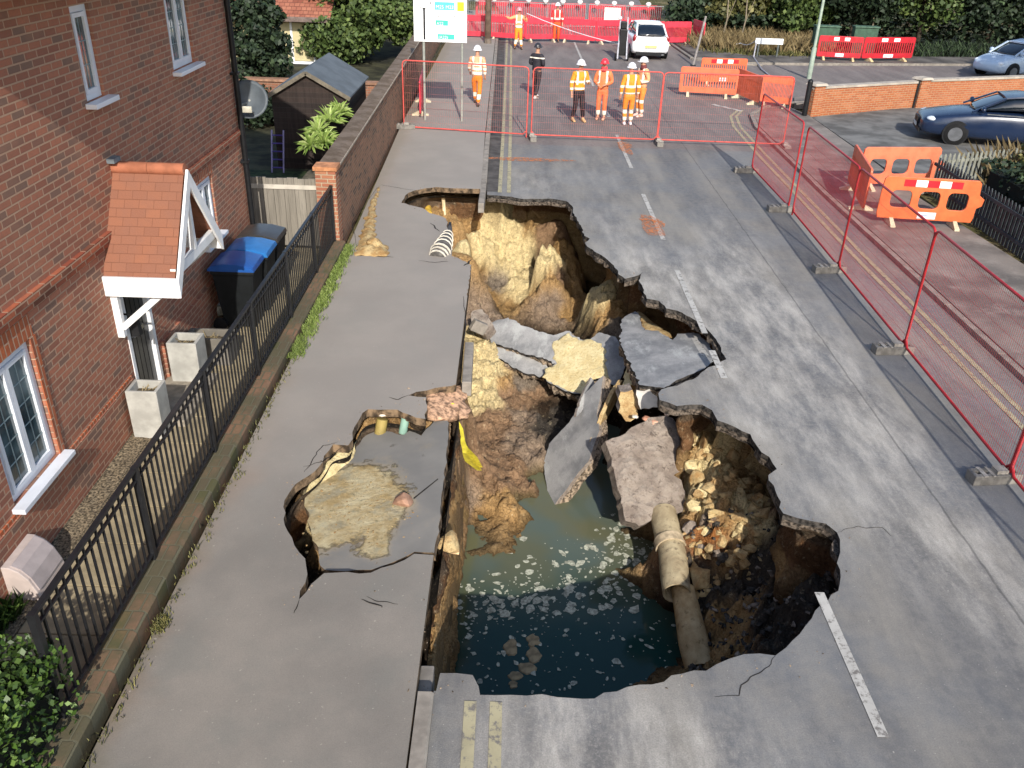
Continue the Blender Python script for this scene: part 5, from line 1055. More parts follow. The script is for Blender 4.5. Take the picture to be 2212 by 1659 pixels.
# ---------------------------------------------------------------- red mesh fence panels and their blocks
M_RED = plain('red_fence_paint', '#a8262b', .45, .12, 5, spec=.4); M_RED2 = plain('salmon_fence_paint', '#c4524a', .5, .12, 5)
def hexp(name, c): return plain(name, c, .6, .1)
def fence_panel(frame, wire, L, hh=1.95, wr=.0042, pitch=.036):
    t_ = thing('mesh_fence', 'x', 'fence panel', (0, 0, 0), 'red mesh fence panels', local=True); r = .019
    z0, z1 = .12, hh; c = .1; pts_ = [(c, z0), (L-c, z0), (L-.03, z0+.07), (L, z0+c), (L, z1-c), (L-.03, z1-.03), (L-c, z1), (c, z1), (.03, z1-.03), (0, z1-c), (0, z0+c), (.03, z0+.07), (c, z0)]
    mb = MB(); mb.tube([(x, 0, z_) for x, z_ in pts_], r, 8, caps=False); mb.tube([(0, 0, z0+.1), (0, 0, .03)], r, 8); mb.tube([(L, 0, z0+.1), (L, 0, .03)], r, 8); mb.build('frame', frame, t_, smooth=True, angle=60)
    mb = MB()
    for x in np.arange(pitch, L-.02, pitch): mb.tube([(x, 0, z0+.01), (x, 0, z1-.01)], wr, 3, caps=False)
    for z_ in np.arange(z0+.15, z1, .2): mb.tube([(.01, 0, z_), (L-.01, 0, z_)], wr*.9, 3, caps=False)
    mb.build('wire_mesh', wire, t_)['kind'] = 'stuff'
    return t_
def place(proto, a, b, label, first=False):
    a, b = Vector(a), Vector(b); ang = math.atan2(b.y-a.y, b.x-a.x)
    if first: proto.location = a; proto.rotation_euler = (0, 0, ang); proto['label'] = label; return proto
    return dup(proto, a, ang, label)
pr_ = fence_panel(M_RED, plain('red_wire', '#c03a3c', .5, .08, bump=0), 3.36, wr=.0023, pitch=.042)
pts_ = [(6.25, 22.1), (6.27, 18.82), (6.17, 15.1), (6.07, 11.75), (5.97, 8.38), (5.9, 5.0), (5.85, 1.62)]
lbs = ['mesh fence panel at the far end of the right-hand row', 'mesh fence panel second from the far end along the right side', 'mesh fence panel in front of the orange barrier with three windows', 'mesh fence panel nearest the camera that is wholly in view', 'mesh fence panel cut by the right edge of the photo', 'mesh fence panel nearest of all, beside the near right edge of the road']
for i in range(6):
    a, b = Vector((*pts_[i+1], 0)), Vector((*pts_[i], 0)); place(pr_, a, b, lbs[i], i == 0)
pf = fence_panel(M_RED2, plain('salmon_wire', '#cf7d74', .6, .08, bump=0), 3.6, wr=.0022, pitch=.06)
fp = [(-3.12, 25.55), (.58, 25.05), (4.2, 24.95), (7.82, 24.9)]
lf = ['mesh fence panel closing the pavement below the direction sign', 'mesh fence panel across the middle of the road in front of the workers', 'mesh fence panel across the right lane, reaching the kerb']
for i in range(3): place(pf, (*fp[i], 0), (*fp[i+1], 0), lf[i], i == 0)
M_BLK = plain('fence_block_rubber', '#75716b', .9, .2, 8); M_BLKW = plain('fence_block_concrete', '#a59e94', .9, .2, 8)
def block_proto():
    t_ = thing('fence_block', 'x', 'fence block', (0, 0, 0), 'fence blocks', local=True)
    mb = MB(); out = [(-.3, -.09), (.3, -.09), (.3, .09), (-.3, .09)]; hs = [rrect(x-.03, -.03, x+.03, .03, .02, 2) for x in (-.22, -.12, .12, .22)]
    solid(mb, out, hs, .13, 0); mb.build('base', [M_BLK, M_BLK], t_, bevel=.008)
    mb = MB(); mb.box((-.17, 0, .132), (.05, .2, .012)); mb.box((-.07, 0, .132), (.03, .2, .012)); mb.box((.05, 0, .15), (.14, .12, .05)); mb.build('stripe', M_BLKW, t_); return t_
bp_ = block_proto(); first = True
for i, (x, y) in enumerate(pts_):
    lb = ['block at the far end of the right-hand mesh fence', 'second fence block from the far end of the right-hand row', 'third fence block along the right-hand row, beside the pale dusty road', 'fence block level with the broad slab in the hole', 'near fence block on the right edge of the photo', 'fence block under the joint of the two nearest panels', 'nearest fence block of the right-hand row'][i]
    loc = (x-.17, y-.02, 0)
    if first: bp_.location = loc; bp_['label'] = lb; first = False
    else: dup(bp_, loc, random.uniform(-.12, .12), lb)
for i, (x, y) in enumerate(fp):
    dup(bp_, (x+.03, y-.1, .08 if i == 0 else 0), R(90)+random.uniform(-.15, .15) if i else .1, ['fence block on the pavement beside the garden wall', 'fence block at the first joint of the fence across the road', 'fence block at the second joint of the fence across the road', 'fence block beside the right kerb under the far corner panel'][i])
# ---------------------------------------------------------------- plastic barriers
def barrier(col, kind, refl=True, L=2.0, hh=1.0, name='plastic_barrier', group='plastic pedestrian barriers', col2=None, feet='#c9bda0'):
    t_ = thing(name, 'x', 'barrier', (0, 0, 0), group, local=True); mt = plain('barrier_'+col.strip('#'), col, .5, .1, 3, spec=.4)
    z0 = .12; fn = lambda x, y, z_: Vector((x, -z_+.025, y)); holes = []
    if kind == 'windows': holes = [rrect(.22+k*.58, z0+.24, .22+k*.58+.42, z0+.60, .1, 4) for k in range(3)]
    elif kind == 'slots': holes = [rrect(.12+k*.088, z0+.2, .12+k*.088+.046, hh-.24, .02, 2) for k in range(21)]
    outer = rrect(.0, z0, L, hh, .07, 3)
    if kind == 'windows': outer = [(0.03, z0), (L-.03, z0), (L, z0+.1), (L, z0+.3), (L+.1, z0+.36), (L+.12, z0+.5), (L, z0+.58), (L-.02, hh-.06), (L-.08, hh), (.08, hh), (.02, hh-.05), (0, z0+.58), (0, z0+.1)]
    mb = MB(); solid(mb, outer, holes, .05, 0, fn); mb.build('panel', [mt, mt], t_, bevel=.008)
    if refl:
        mb = MB(); n = 5
        for k in range(n):
            x0 = .42+k*.24; mb.box2((x0, -.031, hh-.19), (x0+.235, -.0265, hh-.05), mi=k % 2)
        mb.build('reflective_strip', [hexp('reflective_red', '#c8202a'), hexp('reflective_white', '#e8e6e2')], t_)['kind'] = 'stuff'
        mb = MB(); mb.box2((.84, -.031, z0+.03), (1.22, -.0265, z0+.17)); pl_ = mb.build('name_plate', hexp('plate_white', '#dcdde2'), t_)
        mb = MB(); mb.box2((.86, -.033, z0+.085), (1.2, -.0315, z0+.115)); mb.build('plate_line', hexp('plate_grey', '#9aa3b8'), pl_)
    for x in (.32, L-.36):
        mb = MB(); mb.loft([[(x-.05, -.28, 0), (x+.05, -.28, 0), (x+.05, -.28, .03), (x-.05, -.28, .03)], [(x-.05, -.04, 0), (x+.05, -.04, 0), (x+.04, -.04, .14), (x-.04, -.04, .14)], [(x-.05, .24, 0), (x+.05, .24, 0), (x+.05, .24, .03), (x-.05, .24, .03)]])
        mb.build('foot', plain('barrier_foot', feet, .7, .15), t_)
    return t_
def putb(proto, a, b, label, first=False, z=0, scale=None):
    a, b = Vector(a), Vector(b); ang = math.atan2(b.y-a.y, b.x-a.x)
    if first: proto.location = (a.x, a.y, z); proto.rotation_euler = (0, 0, ang); proto['label'] = label; o = proto
    else: o = dup(proto, (a.x, a.y, z), ang, label)
    if scale: o.scale = scale
    return o
bw = barrier('#d2683a', 'windows'); n1, n2 = P(1882, 482, PAVZ), P(2085, 490, PAVZ)
putb(bw, (7.88, 17.95), (9.95, 17.75), 'orange barrier with three rounded windows and a red and white strip, facing the camera', True, PAVZ, (1.0, 1, 1.02))
bo = barrier('#d9653f', 'slots'); bback = barrier('#dd7352', 'windows', refl=False)
putb(bback, (8.4, 20.6), (10.35, 20.85), 'salmon orange barrier with large openings standing behind the striped one', True, PAVZ)
ob = [((7.82, 18.5), (8.3, 20.9), 'red orange slotted barrier turned end on at the left of the near barrier pen', PAVZ, False),
  ((6.1, 32.8), (8.15, 32.5), 'pale orange slotted barrier at the road junction, in front of a striped one', 0, False), ((7.3, 35.2), (9.1, 35.3), 'orange barrier with red and white strip behind the pale orange one at the junction', 0, True), ((8.2, 32.9), (8.62, 31.1), 'dark orange barrier angled toward the camera at the junction corner', 0, False), ((8.62, 31.0), (9.55, 30.5), 'short red orange barrier at the corner beside the boundary wall', PAVZ, False)]
bo_plain = barrier('#dd6a48', 'slots', refl=False)
for i, (a, b, lb, z_, rf_) in enumerate(ob):
    pro = bo if rf_ else bo_plain; L = math.dist(a, b)
    putb(pro, a, b, lb, first=(i == 2 or i == 0), z=z_, scale=(L/2.0, 1, 1))
brd = barrier('#b3202c', 'slots', feet='#c8b488')
reds = [((14.2, 42.8), (16.2, 42.55), 'bright red barrier with white reflective squares just right of the lamp post', .09, 1), ((16.25, 42.6), (18.9, 43.3), 'bright red barrier joined to the right end of the other one on the side road', .09, 1)]
for i, (a, b, lb, z_, _) in enumerate(reds): putb(brd, a, b, lb, i == 0, z_, (math.dist(a, b)/2, 1, 1.05))
brp = barrier('#c93444', 'slots', refl=False, group='red barriers across the far road')
row = [(-2.9, 46.6), (-1.3, 46.5), (.55, 46.1), (2.3, 46.6), (4.1, 46.2), (5.9, 46.8), (7.6, 46.6), (9.0, 47.0)]
rl = ['red barrier at the far left, partly behind the direction sign', 'red barrier in front of the wooden pole on the far pavement', 'red barrier directly behind the far worker with raised arms', 'red barrier behind the small far worker in red trousers', 'red barrier left of centre of the far row, left of the white car', 'red barrier just behind the left side of the white car', 'red barrier behind the right side of the white car']
for i in range(7): putb(brp, row[i], row[i+1], rl[i], i == 0, 0, (math.dist(row[i], row[i+1])/2, 1, 1.12))
putb(brp, (9.35, 48.3), (9.7, 46.4), 'red barrier turned side on beside the grey post at the verge', False, 0)
putb(brp, (-2.95, 30.0), (-2.75, 26.4), 'red orange barrier standing along the foot of the garden wall behind the mesh fence', False, PAVZ, (1.6, 1, 1.1))
# galvanised crowd barriers behind
def crowd():
    t_ = thing('steel_barrier', 'x', 'steel barrier', (0, 0, 0), 'steel crowd barriers at the back', local=True); g = plain('galvanised', '#9ea3a3', .5, .1, metal=.3); L = 2.3
    mb = MB(); mb.tube([(0, 0, .1), (0, 0, 1.1), (L, 0, 1.1), (L, 0, .1), (0, 0, .1)], .022, 6, caps=False); mb.build('frame', g, t_)
    mb = MB()
    for x in np.arange(.12, L, .12): mb.tube([(x, 0, .1), (x, 0, 1.1)], .009, 4, caps=False)
    mb.build('bars', g, t_)['kind'] = 'stuff'
    for x in (.3, L-.3): mb = MB(); mb.beam((x, -.3, .03), (x, .3, .03), .04); mb.build('foot', g, t_)
    return t_
cb = crowd(); cr = [(-2.6, 52.5), (-.4, 52.6), (1.8, 52.2), (4.1, 52.8), (6.3, 52.5), (8.4, 53.0)]
cl = ['steel crowd barrier at the left end of the back row', 'steel crowd barrier second from the left in the back row', 'steel crowd barrier in the middle of the back row', 'steel crowd barrier fourth from the left, beside a white board', 'steel crowd barrier at the right end above the white car']
for i in range(5): putb(cb, cr[i], cr[i+1], cl[i], i == 0, 0, (1, 1, 1.15))
brw = barrier('#c2303c', 'slots', refl=False, group='red and white barriers at the very back')
for i in range(5):
    a, b = Vector((cr[i][0]+.3, cr[i][1]+2.6)), Vector((cr[i+1][0]+.3, cr[i+1][1]+2.6)); putb(brw, a, b, 'red barrier with white bobbins '+['at the left end', 'left of the middle', 'in the middle', 'right of the middle', 'at the right end'][i]+' of the rearmost row', i == 0, 0, (1.1, 1, 1.1))
for c in brw.children: pass
for i in range(11):
    x = -2.2+i*1.0; mb = MB(); mb.sphere((x, 54.6, 1.22), .14, 8, 6, (1.2, .5, .9)); mb.box((x, 54.6, 1.1), (.06, .04, .1)); tag(mb.build('warning_lamp', hexp('white_bobbin', '#ddd6d2'), smooth=True, origin=(x, 54.6, 1.1)), ['first','second','third','fourth','fifth','sixth','seventh','eighth','ninth','tenth','eleventh'][i]+' from the left of the round white lamps on the rearmost barriers', 'warning lamp', 'white warning lamps on the back barriers')
t_ = thing('notice_board', 'white square notice board on the far barriers above the white car', 'notice board', (5.5, 52.3, .2)); mb = MB(); mb.box((5.5, 52.35, .85), (.9, .03, .65)); mb.build('board', hexp('board_white', '#dedbd2'), t_); mb = MB(); mb.beam((5.2, 52.38, .1), (5.2, 52.38, .6), .04); mb.build('leg', M_BLACK, t_); mb = MB(); mb.beam((5.8, 52.38, .1), (5.8, 52.38, .6), .04); mb.build('leg', M_BLACK, t_)

# ---------------------------------------------------------------- direction sign
t_ = thing('direction_sign', 'large white road direction sign with black route arrow and coloured panels on two posts', 'road sign', (-2.1, 26.7, PAVZ))
for x in (-2.62, -1.5): mb = MB(); mb.tube([(x, 26.72, PAVZ), (x, 26.72, 4.2)], .038, 10); mb.build('post', plain('sign_post_grey', '#8f9189', .6, .1), t_, smooth=True, angle=50)
bz0, bz1, bx0, bx1 = 2.32, 4.3, -2.89, -1.36; Y = 26.66
mb = MB(); mb.box2((bx0, Y-.012, bz0), (bx1, Y+.012, bz1)); bd = mb.build('board', plain('sign_white', '#f0f0f0', .5, .03, bump=0), t_, bevel=.004)
def sx(c): return bx0+(c-235)/(1110-235)*(bx1-bx0)          # measured across the board
def sz(c): return bz0+(690-c)/690*(3.36-bz0)
def plate(name, x0_, y0_, x1_, y1_, col, parent=bd, d=.002):
    mb = MB(); mb.box2((sx(x0_), Y-.0125-d, sz(y1_)), (sx(x1_), Y-.0125, sz(y0_))); return mb.build(name, hexp(name+col.strip('#'), col), parent)
BKC = '#17171c'
mb = MB(); mb.box2((sx(392), Y-.016, sz(655)), (sx(425), Y-.0125, sz(90))); 
cx_, cz_ = sx(408), sz(-30); 
for a in range(-160, -19, 10):
    p0 = Vector((cx_+.2*math.cos(R(a)), Y-.014, cz_+.2*math.sin(R(a)))); p1 = Vector((cx_+.2*math.cos(R(a+10)), Y-.014, cz_+.2*math.sin(R(a+10)))); mb.beam(p0, p1, .045, .003)
mb.build('route_arrow', hexp('sign_black', BKC), bd)['kind'] = 'stuff'
plate('blue_panel', 580, -20, 905, 120, '#58c9dc'); plate('yellow_panel', 950, -30, 1062, 130, '#f2e42c'); plate('green_panel', 595, 300, 800, 395, '#3fcaa0'); plate('green_panel', 625, 545, 905, 640, '#3fcaa0')
def text(s, x, z_, size, col, parent=bd, y=None, name='lettering', align='LEFT', rot=(R(90), 0, 0)):
    cu = bpy.data.curves.new(name, 'FONT'); cu.body = s; cu.size = size; cu.extrude = .001; cu.align_x = align
    tmp = bpy.data.objects.new('tmp', cu); C.objects.link(tmp); dg = bpy.context.evaluated_depsgraph_get(); me_ = bpy.data.meshes.new_from_object(tmp.evaluated_get(dg)); bpy.data.objects.remove(tmp)
    o = bpy.data.objects.new(name, me_); C.objects.link(o); me_.materials.append(hexp('ink_'+col.strip('#'), col)); o.parent = parent; o.location = Vector((x, y if y is not None else Y-.018, z_))-parent_org(parent); o.rotation_euler = rot; o['_o'] = list(parent_org(parent)); return o
text('M25', sx(600), sz(95), .13, '#e6f6f8'); text('M23', sx(760), sz(95), .13, '#e6f6f8'); text('Eastbourne', sx(590), sz(245), .13, '#55565c'); text('A22', sx(610), sz(385), .12, '#e6f6f0'); text('London', sx(590), sz(490), .12, '#7b7d84'); text('(A22)', sx(640), sz(630), .12, '#e6f6f0')
# wooden pole on the far pavement
t_ = thing('wooden_pole', 'brown wooden utility pole rising from the far pavement', 'pole', (-1.25, 44.5, PAVZ)); mb = MB(); mb.tube([(-1.25, 44.5, 0), (-1.25, 44.5, 8)], [.16, .12], 12); mb.build('pole', plain('pole_wood', '#5d4c40', .9, .2, 3), t_, smooth=True, angle=50)
mb = MB(); mb.tube([(-1.25, 44.5, .0), (-1.25, 44.5, .3)], .18, 12); mb.build('collar', plain('pole_base', '#6d6258', .9), t_)
# lamp column
t_ = thing('lamp_column', 'slim pale grey green lamp column at the end of the boundary wall', 'lamp post', (10.9, 32.3, 0)); q = P(1747, 170, 0)
mb = MB(); mb.tube([(q.x, q.y, 0), (q.x, q.y, 1.2), (q.x, q.y, 1.25), (q.x, q.y, 8)], [.1, .1, .06, .045], 10); t_.location = (q.x, q.y, 0); t_['_o'] = [q.x, q.y, 0]; mb.build('column', plain('lamp_grey', '#8e9a8c', .6, .1), t_, smooth=True, angle=50)
mb = MB(); mb.tube([(q.x, q.y, 8), (q.x-.3, q.y, 8.2), (q.x-.8, q.y, 8.25)], .03, 6); mb.box((q.x-1.0, q.y, 8.24), (.5, .2, .1)); mb.build('lantern', plain('lantern_grey', '#7c8280', .5), t_)
# street name plate, posts, tape
t_ = thing('street_nameplate', 'long white street nameplate on two low posts in front of the bank', 'sign', (12.0, 42.8, 0)); ya_ = 43.0
a, b = PY(1632, 88, ya_), PY(1692, 91, ya_); mb = MB(); mb.box(((a+b)/2), ((b-a).length, .04, .26)); mb.build('plate', hexp('nameplate_white', '#dfe2e4'), t_, bevel=.02)
for p in (a.lerp(b, .15), a.lerp(b, .85)): mb = MB(); mb.beam((p.x, ya_+.04, -.1), (p.x, ya_+.04, p.z), .07); mb.build('post', plain('plate_post', '#555a58', .7), t_)
def tape(name, pts, label, r=.02, col='#c9c9cf'):
    mb = MB(); P_ = [Vector(p) for p in pts]; out = []
    for i in range(len(P_)-1):
        for k in range(6): f_ = k/6; v = P_[i].lerp(P_[i+1], f_); v.z -= .25*4*f_*(1-f_)*.5; out.append(v)
    out.append(P_[-1]); mb.tube(out, r, 4); return tag(mb.build(name, hexp('tape'+col.strip('#'), col), origin=P_[0]), label, 'tape')
tape('barrier_tape', [(.6, 44.2, 1.5), PY(1345, 96, 42.2)], 'white tape stretched from the far worker to the parked white car', .018)
tape('barrier_tape', [PY(1508, 98, 46), PY(1600, 93, 44.5), PY(1632, 88, 43)], 'white tape running from the grey post to the street nameplate', .018)
t_ = thing('grey_post', 'grey leaning post at the verge beside the end red barrier', 'post', P(1497, 142, 0)); a = P(1497, 142, 0); mb = MB(); mb.tube([a, a+Vector((.35, .3, 2.0))], .05, 8); mb.build('shaft', plain('post_grey', '#8a8480', .7), t_); mb = MB(); mb.disc(a+Vector((0, 0, .02)), (0, 0, 1), .12, .04); mb.build('foot_plate', M_BLACK, t_)
t_ = thing('cable_hose', 'grey cable hanging from the street nameplate down to the path', 'cable', P(1636, 92, .8)); a = PY(1634, 92, ya_-.1); mb = MB(); mb.tube([a, a+Vector((-.1, -.3, -.6)), P(1646, 150, .05), P(1668, 168, .03)], .03, 6); mb.build('cable', plain('cable_grey', '#9c9aa0', .6), t_)
for i, (x, y, lb) in enumerate(((15.2, 45.0, 'green utility cabinet half hidden behind the left red barrier'), (17.2, 45.3, 'green utility cabinet rising behind the join of the two red barriers'))):
    t_ = thing('utility_cabinet', lb, 'cabinet', (x, y, 0), 'green cabinets'); mb = MB(); mb.box((x, y, .65), (1.15, .45, 1.3)); mb.build('body', plain('cabinet_green', '#3c5746', .6, .12), t_, bevel=.02); mb = MB(); mb.box((x, y-.02, 1.33), (1.22, .54, .06)); mb.build('lid', plain('cabinet_lid', '#4a6353', .6), t_)
# ---------------------------------------------------------------- orange brick boundary wall
M_OW = brick('orange_wall_brick', 'XZ', ('#a4603c', '#9b583a', '#ad6d4b'), '#ac8a6c'); 
A, B, D_ = Vector((9.95, 29.6)), Vector((14.3, 31.6)), Vector((24.5, 35.4))
t_ = thing('boundary_wall', 'low orange brick boundary wall with a pale coping round the driveway', 'wall', (9.95, 29.6, 0))
def wallseg(a, b, h, mat, parent, name='brickwork', th=.22, z0=-.1, over=0.):
    d = (b-a).normalized(); n = Vector((-d.y, d.x)); mb = MB(); a2, b2 = a-n*over-d*over, b-n*over+d*over
    mb.loft([[(*(p), z0), (*(p+n*(th+2*over)), z0), (*(p+n*(th+2*over)), h), (*p, h)] for p in (a2, b2)]); return mb.build(name, mat, parent)
M_STN = plain('coping_stone', '#aaa093', .85, .12, 3)
wallseg(A, B, .88, M_OW, t_); wallseg(B+Vector((.001, 0)), D_, .92, M_OW, t_)
wallseg(A, B, .95, M_STN, t_, 'coping', z0=.881, over=.04); wallseg(B, D_, .99, M_STN, t_, 'coping', z0=.921, over=.04)
for p in (A, B):
    mb = MB(); mb.box((p.x+.15, p.y+.16, .48), (.42, .36, 1.02), R(24)); k_ = mb.build('pier', brick('pier_orange', 'XZ', ('#a4603c', '#9b583a', '#ad6d4b'), '#ac8a6c'), t_); mb = MB(); mb.box((p.x+.15, p.y+.16, 1.03), (.56, .5, .07), R(24), taper=.8); mb.build('pier_cap', M_STN, k_)
mb = MB(); mb.beam((B.x-.05, B.y-.06, -.05), (B.x-.05, B.y-.06, .98), .06); mb.build('drain_strip', M_BLACK, t_)
t_ = thing('bollard', 'black metal post against the left end of the orange brick wall', 'bollard', (9.75, 29.35, 0)); mb = MB(); mb.tube([(9.72, 29.35, 0), (9.72, 29.35, 1.15)], .085, 12); mb.build('post', M_BLACK, t_, smooth=True, angle=50); mb = MB(); mb.sphere((9.72, 29.35, 1.15), .09, 12, 8, half=True); mb.build('cap', M_BLACK, t_, smooth=True)
# picket fence
t_ = thing('picket_fence', 'grey picket fence beside the driveway and running back along the pavement', 'fence', (10.2, 20.7, 0))
M_PICK = plain('grey_picket', '#84857a', .85, .15, 6); M_PICKSHADE = plain('shaded_picket', '#3e4346', .85, .2)
def pickets(a, b, mat, h=.92, gap=.145, wd=.075):
    a, b = Vector((*a, 0)), Vector((*b, 0)); d = b-a; n = int(d.length/gap); t = d.normalized(); ang = math.atan2(d.y, d.x)
    for k in range(n):
        c = a+t*(k+.5)*gap; mb = MB(); u = t*wd/2; nn = Vector((-t.y, t.x, 0))*.01
        prof = [c-u, c+u, c+u+Vector((0, 0, h-.07)), c+u*.5+Vector((0, 0, h-.015)), c+Vector((0, 0, h)), c-u*.5+Vector((0, 0, h-.015)), c-u+Vector((0, 0, h-.07))]
        mb.loft([[p-nn for p in prof], [p+nn for p in prof]]); mb.build('picket', mat, t_)
    for z_ in (.25, .72): mb = MB(); mb.beam(a+Vector((0, 0, z_))+Vector((-t.y, t.x, 0))*.035, b+Vector((0, 0, z_))+Vector((-t.y, t.x, 0))*.035, .04, .07); mb.build('rail', mat, t_)
pickets((10.3, 20.8), (13.4, 22.0), M_PICK); pickets((10.15, 14.4), (10.25, 20.7), M_PICKSHADE, .9)  # pavement-side run coloured darker in place of the shade it lies in
# ---------------------------------------------------------------- cars
M_TYRE = plain('tyre', '#151516', .85, .2); M_RIM = plain('alloy', '#8a8c90', .35, .1, metal=.8); M_CGL = MT('car_glass', .05, .9); M_CGL.col(lin('#131a22')); M_CGL = M_CGL.m
def car(name, label, loc, rot, L, W_, Hh, paint, st, gh, cat='car', bonnet=None, wheels=(.83, -.8), kind='saloon'):
    """st: stations (x along length, half width, z low, z belt, crown); gh: greenhouse stations (x, half width bottom, half width top, z bottom, z top)"""
    t_ = thing(name, label, cat, (0, 0, 0), local=True)
    rg = []
    for x, hw, zl, zbelt, cr_ in st:
        rg.append([(x, -hw*.86, zl), (x, -hw*.97, zl+.08), (x, -hw, zl+(zbelt-zl)*.55), (x, -hw*.95, zbelt-.03), (x, -hw*.86, zbelt+.01), (x, -hw*.45, zbelt+cr_), (x, 0, zbelt+cr_*1.15), (x, hw*.45, zbelt+cr_), (x, hw*.86, zbelt+.01), (x, hw*.95, zbelt-.03), (x, hw, zl+(zbelt-zl)*.55), (x, hw*.97, zl+.08), (x, hw*.86, zl)])
    mb = MB(); mb.loft(rg); mb.build('body', paint, t_, smooth=True, sub=1, angle=None)
    rg = []
    for x, hb, ht, z0_, z1_ in gh: rg.append([(x, -hb, z0_), (x, -(hb+ht)/2*1.01, (z0_+z1_)/2), (x, -ht, z1_-.02), (x, -ht*.6, z1_), (x, ht*.6, z1_), (x, ht, z1_-.02), (x, (hb+ht)/2*1.01, (z0_+z1_)/2), (x, hb, z0_)])
    mb = MB(); mb.loft(rg); mb.build('windows', M_CGL, t_, smooth=True, sub=1)
    # roof skin and pillars
    xs_ = [g[0] for g in gh if g[4] > Hh-.1]; tops = [g for g in gh if g[4] > Hh-.12]
    mb = MB(); rg = [[(g[0], -g[2]*1.0, g[4]-.035), (g[0], -g[2]*.97, g[4]+.0), (g[0], -g[2]*.5, g[4]+.022), (g[0], g[2]*.5, g[4]+.022), (g[0], g[2]*.97, g[4]+.0), (g[0], g[2]*1.0, g[4]-.035)] for g in tops]; mb.loft(rg); mb.build('roof', paint, t_, smooth=True, angle=40)
    for s in (-1, 1):
        for ga, gb in ((gh[0], tops[0]), (gh[-1], tops[-1])):
            mb = MB(); mb.beam((ga[0], s*ga[1]*1.0, ga[3]+.02), (gb[0], s*gb[2]*1.0, gb[4]-.02), .07, .05); mb.build('pillar', paint, t_)
        m_ = (tops[0][0]+tops[-1][0])/2; g0 = tops[len(tops)//2]; mb = MB(); mb.beam((m_, s*g0[1]*1.01, g0[3]), (m_, s*g0[2]*1.01, g0[4]-.03), .07, .03); mb.build('pillar', M_BLACK, t_)
        mb = MB(); xm_ = tops[0][0]+.45*(1 if tops[0][0] > tops[-1][0] else -1); mb.sphere((gh[0][0]-.25, s*(gh[0][1]+.13), gh[0][3]+.12), .12, 10, 8, (.6, 1, .7)); mb.build('mirror', paint, t_, smooth=True)
        for f_ in wheels:
            x = f_*L/2; mb = MB(); r = .31; mb.tube([(x, s*(W_/2-.24), r), (x, s*(W_/2-.02), r), (x, s*(W_/2+.0), r)], [r, r, r-.03], 24); w_ = mb.build('wheel', M_TYRE, t_, smooth=True, angle=40)
            mb = MB(); mb.disc((x, s*(W_/2+.0), r), (0, 1, 0), r*.64, .02, 20); mb.build('rim', M_RIM, w_)
            mb = MB(); mb.disc((x, s*(W_/2-.05), r+.02), (0, 1, 0), r+.05, .06, 24); mb.build('wheel_arch', M_BLACK, t_)
    t_.location = loc; t_.rotation_euler = (0, 0, rot); return t_
def part(t_, name, mat, boxes=(), sph=(), **k):
    mb = MB(); 
    for c, s in boxes: mb.box(c, s)
    for c, r, sc_ in sph: mb.sphere(c, r, 12, 8, sc_)
    return mb.build(name, mat, t_, smooth=bool(sph), **k)
paintm = lambda n, c, r=.22: plain(n, c, r, .06, 1.5, bump=0, spec=.7)
# dark saloon, nose toward the camera's left
st = [(2.42, .60, .30, .58, .01), (2.36, .78, .22, .66, .03), (2.1, .88, .18, .74, .05), (1.5, .92, .17, .84, .06), (.95, .93, .17, .93, .05), (.2, .93, .17, .95, .02), (-.9, .93, .17, .97, .02), (-1.6, .92, .18, 1.0, .04), (-2.2, .86, .22, .98, .04), (-2.42, .74, .3, .9, .02)]
gh = [(1.12, .76, .66, .93, .96), (.3, .80, .62, .95, 1.38), (-.2, .80, .62, .95, 1.45), (-.9, .80, .61, .96, 1.43), (-1.85, .72, .60, .99, 1.03)]
car1 = car('dark_saloon_car', 'dark blue saloon car parked on the driveway, its nose by the orange brick wall', (14.75, 26.35, .05), R(165), 4.85, 1.86, 1.45, paintm('dark_blue_paint', '#18263f'), st, gh, wheels=(.6, -.6))
for s in (-1, 1): part(car1, 'headlight', plain('lamp_glass', '#cfd6dd', .1, .05, spec=.8), sph=[((2.12, s*.66, .66), .2, (.9, .85, .38))]); 
part(car1, 'grille', M_BLACK, [((2.44, -.15, .52), (.05, .24, .2)), ((2.44, .15, .52), (.05, .24, .2))]); part(car1, 'bumper_intake', M_BLACK, [((2.40, 0, .3), (.06, 1.2, .12))])
part(car1, 'number_plate', hexp('plate_pale', '#c9cbc6'), [((2.465, 0, .4), (.02, .5, .1))])
for s in (-1, 1): part(car1, 'sill_trim', plain('chrome', '#b8bcc2', .2, .05, metal=.8), [((-.2, s*.935, .945), (1.9, .015, .03))])
# white hatchback seen from behind
st2 = [(2.0, .62, .32, .62, .01), (1.9, .78, .22, .72, .03), (1.3, .86, .18, .88, .05), (.8, .87, .17, .96, .03), (-.6, .88, .17, .98, .02), (-1.5, .88, .18, 1.0, .02), (-1.86, .86, .24, .98, .01), (-2.0, .78, .34, .92, .0)]
gh2 = [(1.25, .70, .60, .92, .95), (.45, .76, .60, .97, 1.40), (-.2, .77, .60, .98, 1.49), (-1.2, .76, .58, .99, 1.47), (-1.62, .72, .55, .99, 1.38), (-1.92, .68, .60, .98, 1.02)]
car2 = car('white_hatchback_car', 'white hatchback seen from behind on the far right of the road', (6.15, 43.2, 0), R(91), 4.0, 1.76, 1.5, paintm('white_paint_car', '#e4e4e6', .3), st2, gh2, wheels=(.62, -.62))
for s in (-1, 1): part(car2, 'tail_light', plain('tail_light_red', '#8c2027', .2, .05, spec=.7), sph=[((-1.86, s*.74, .9), .13, (.7, .7, 1.3))])
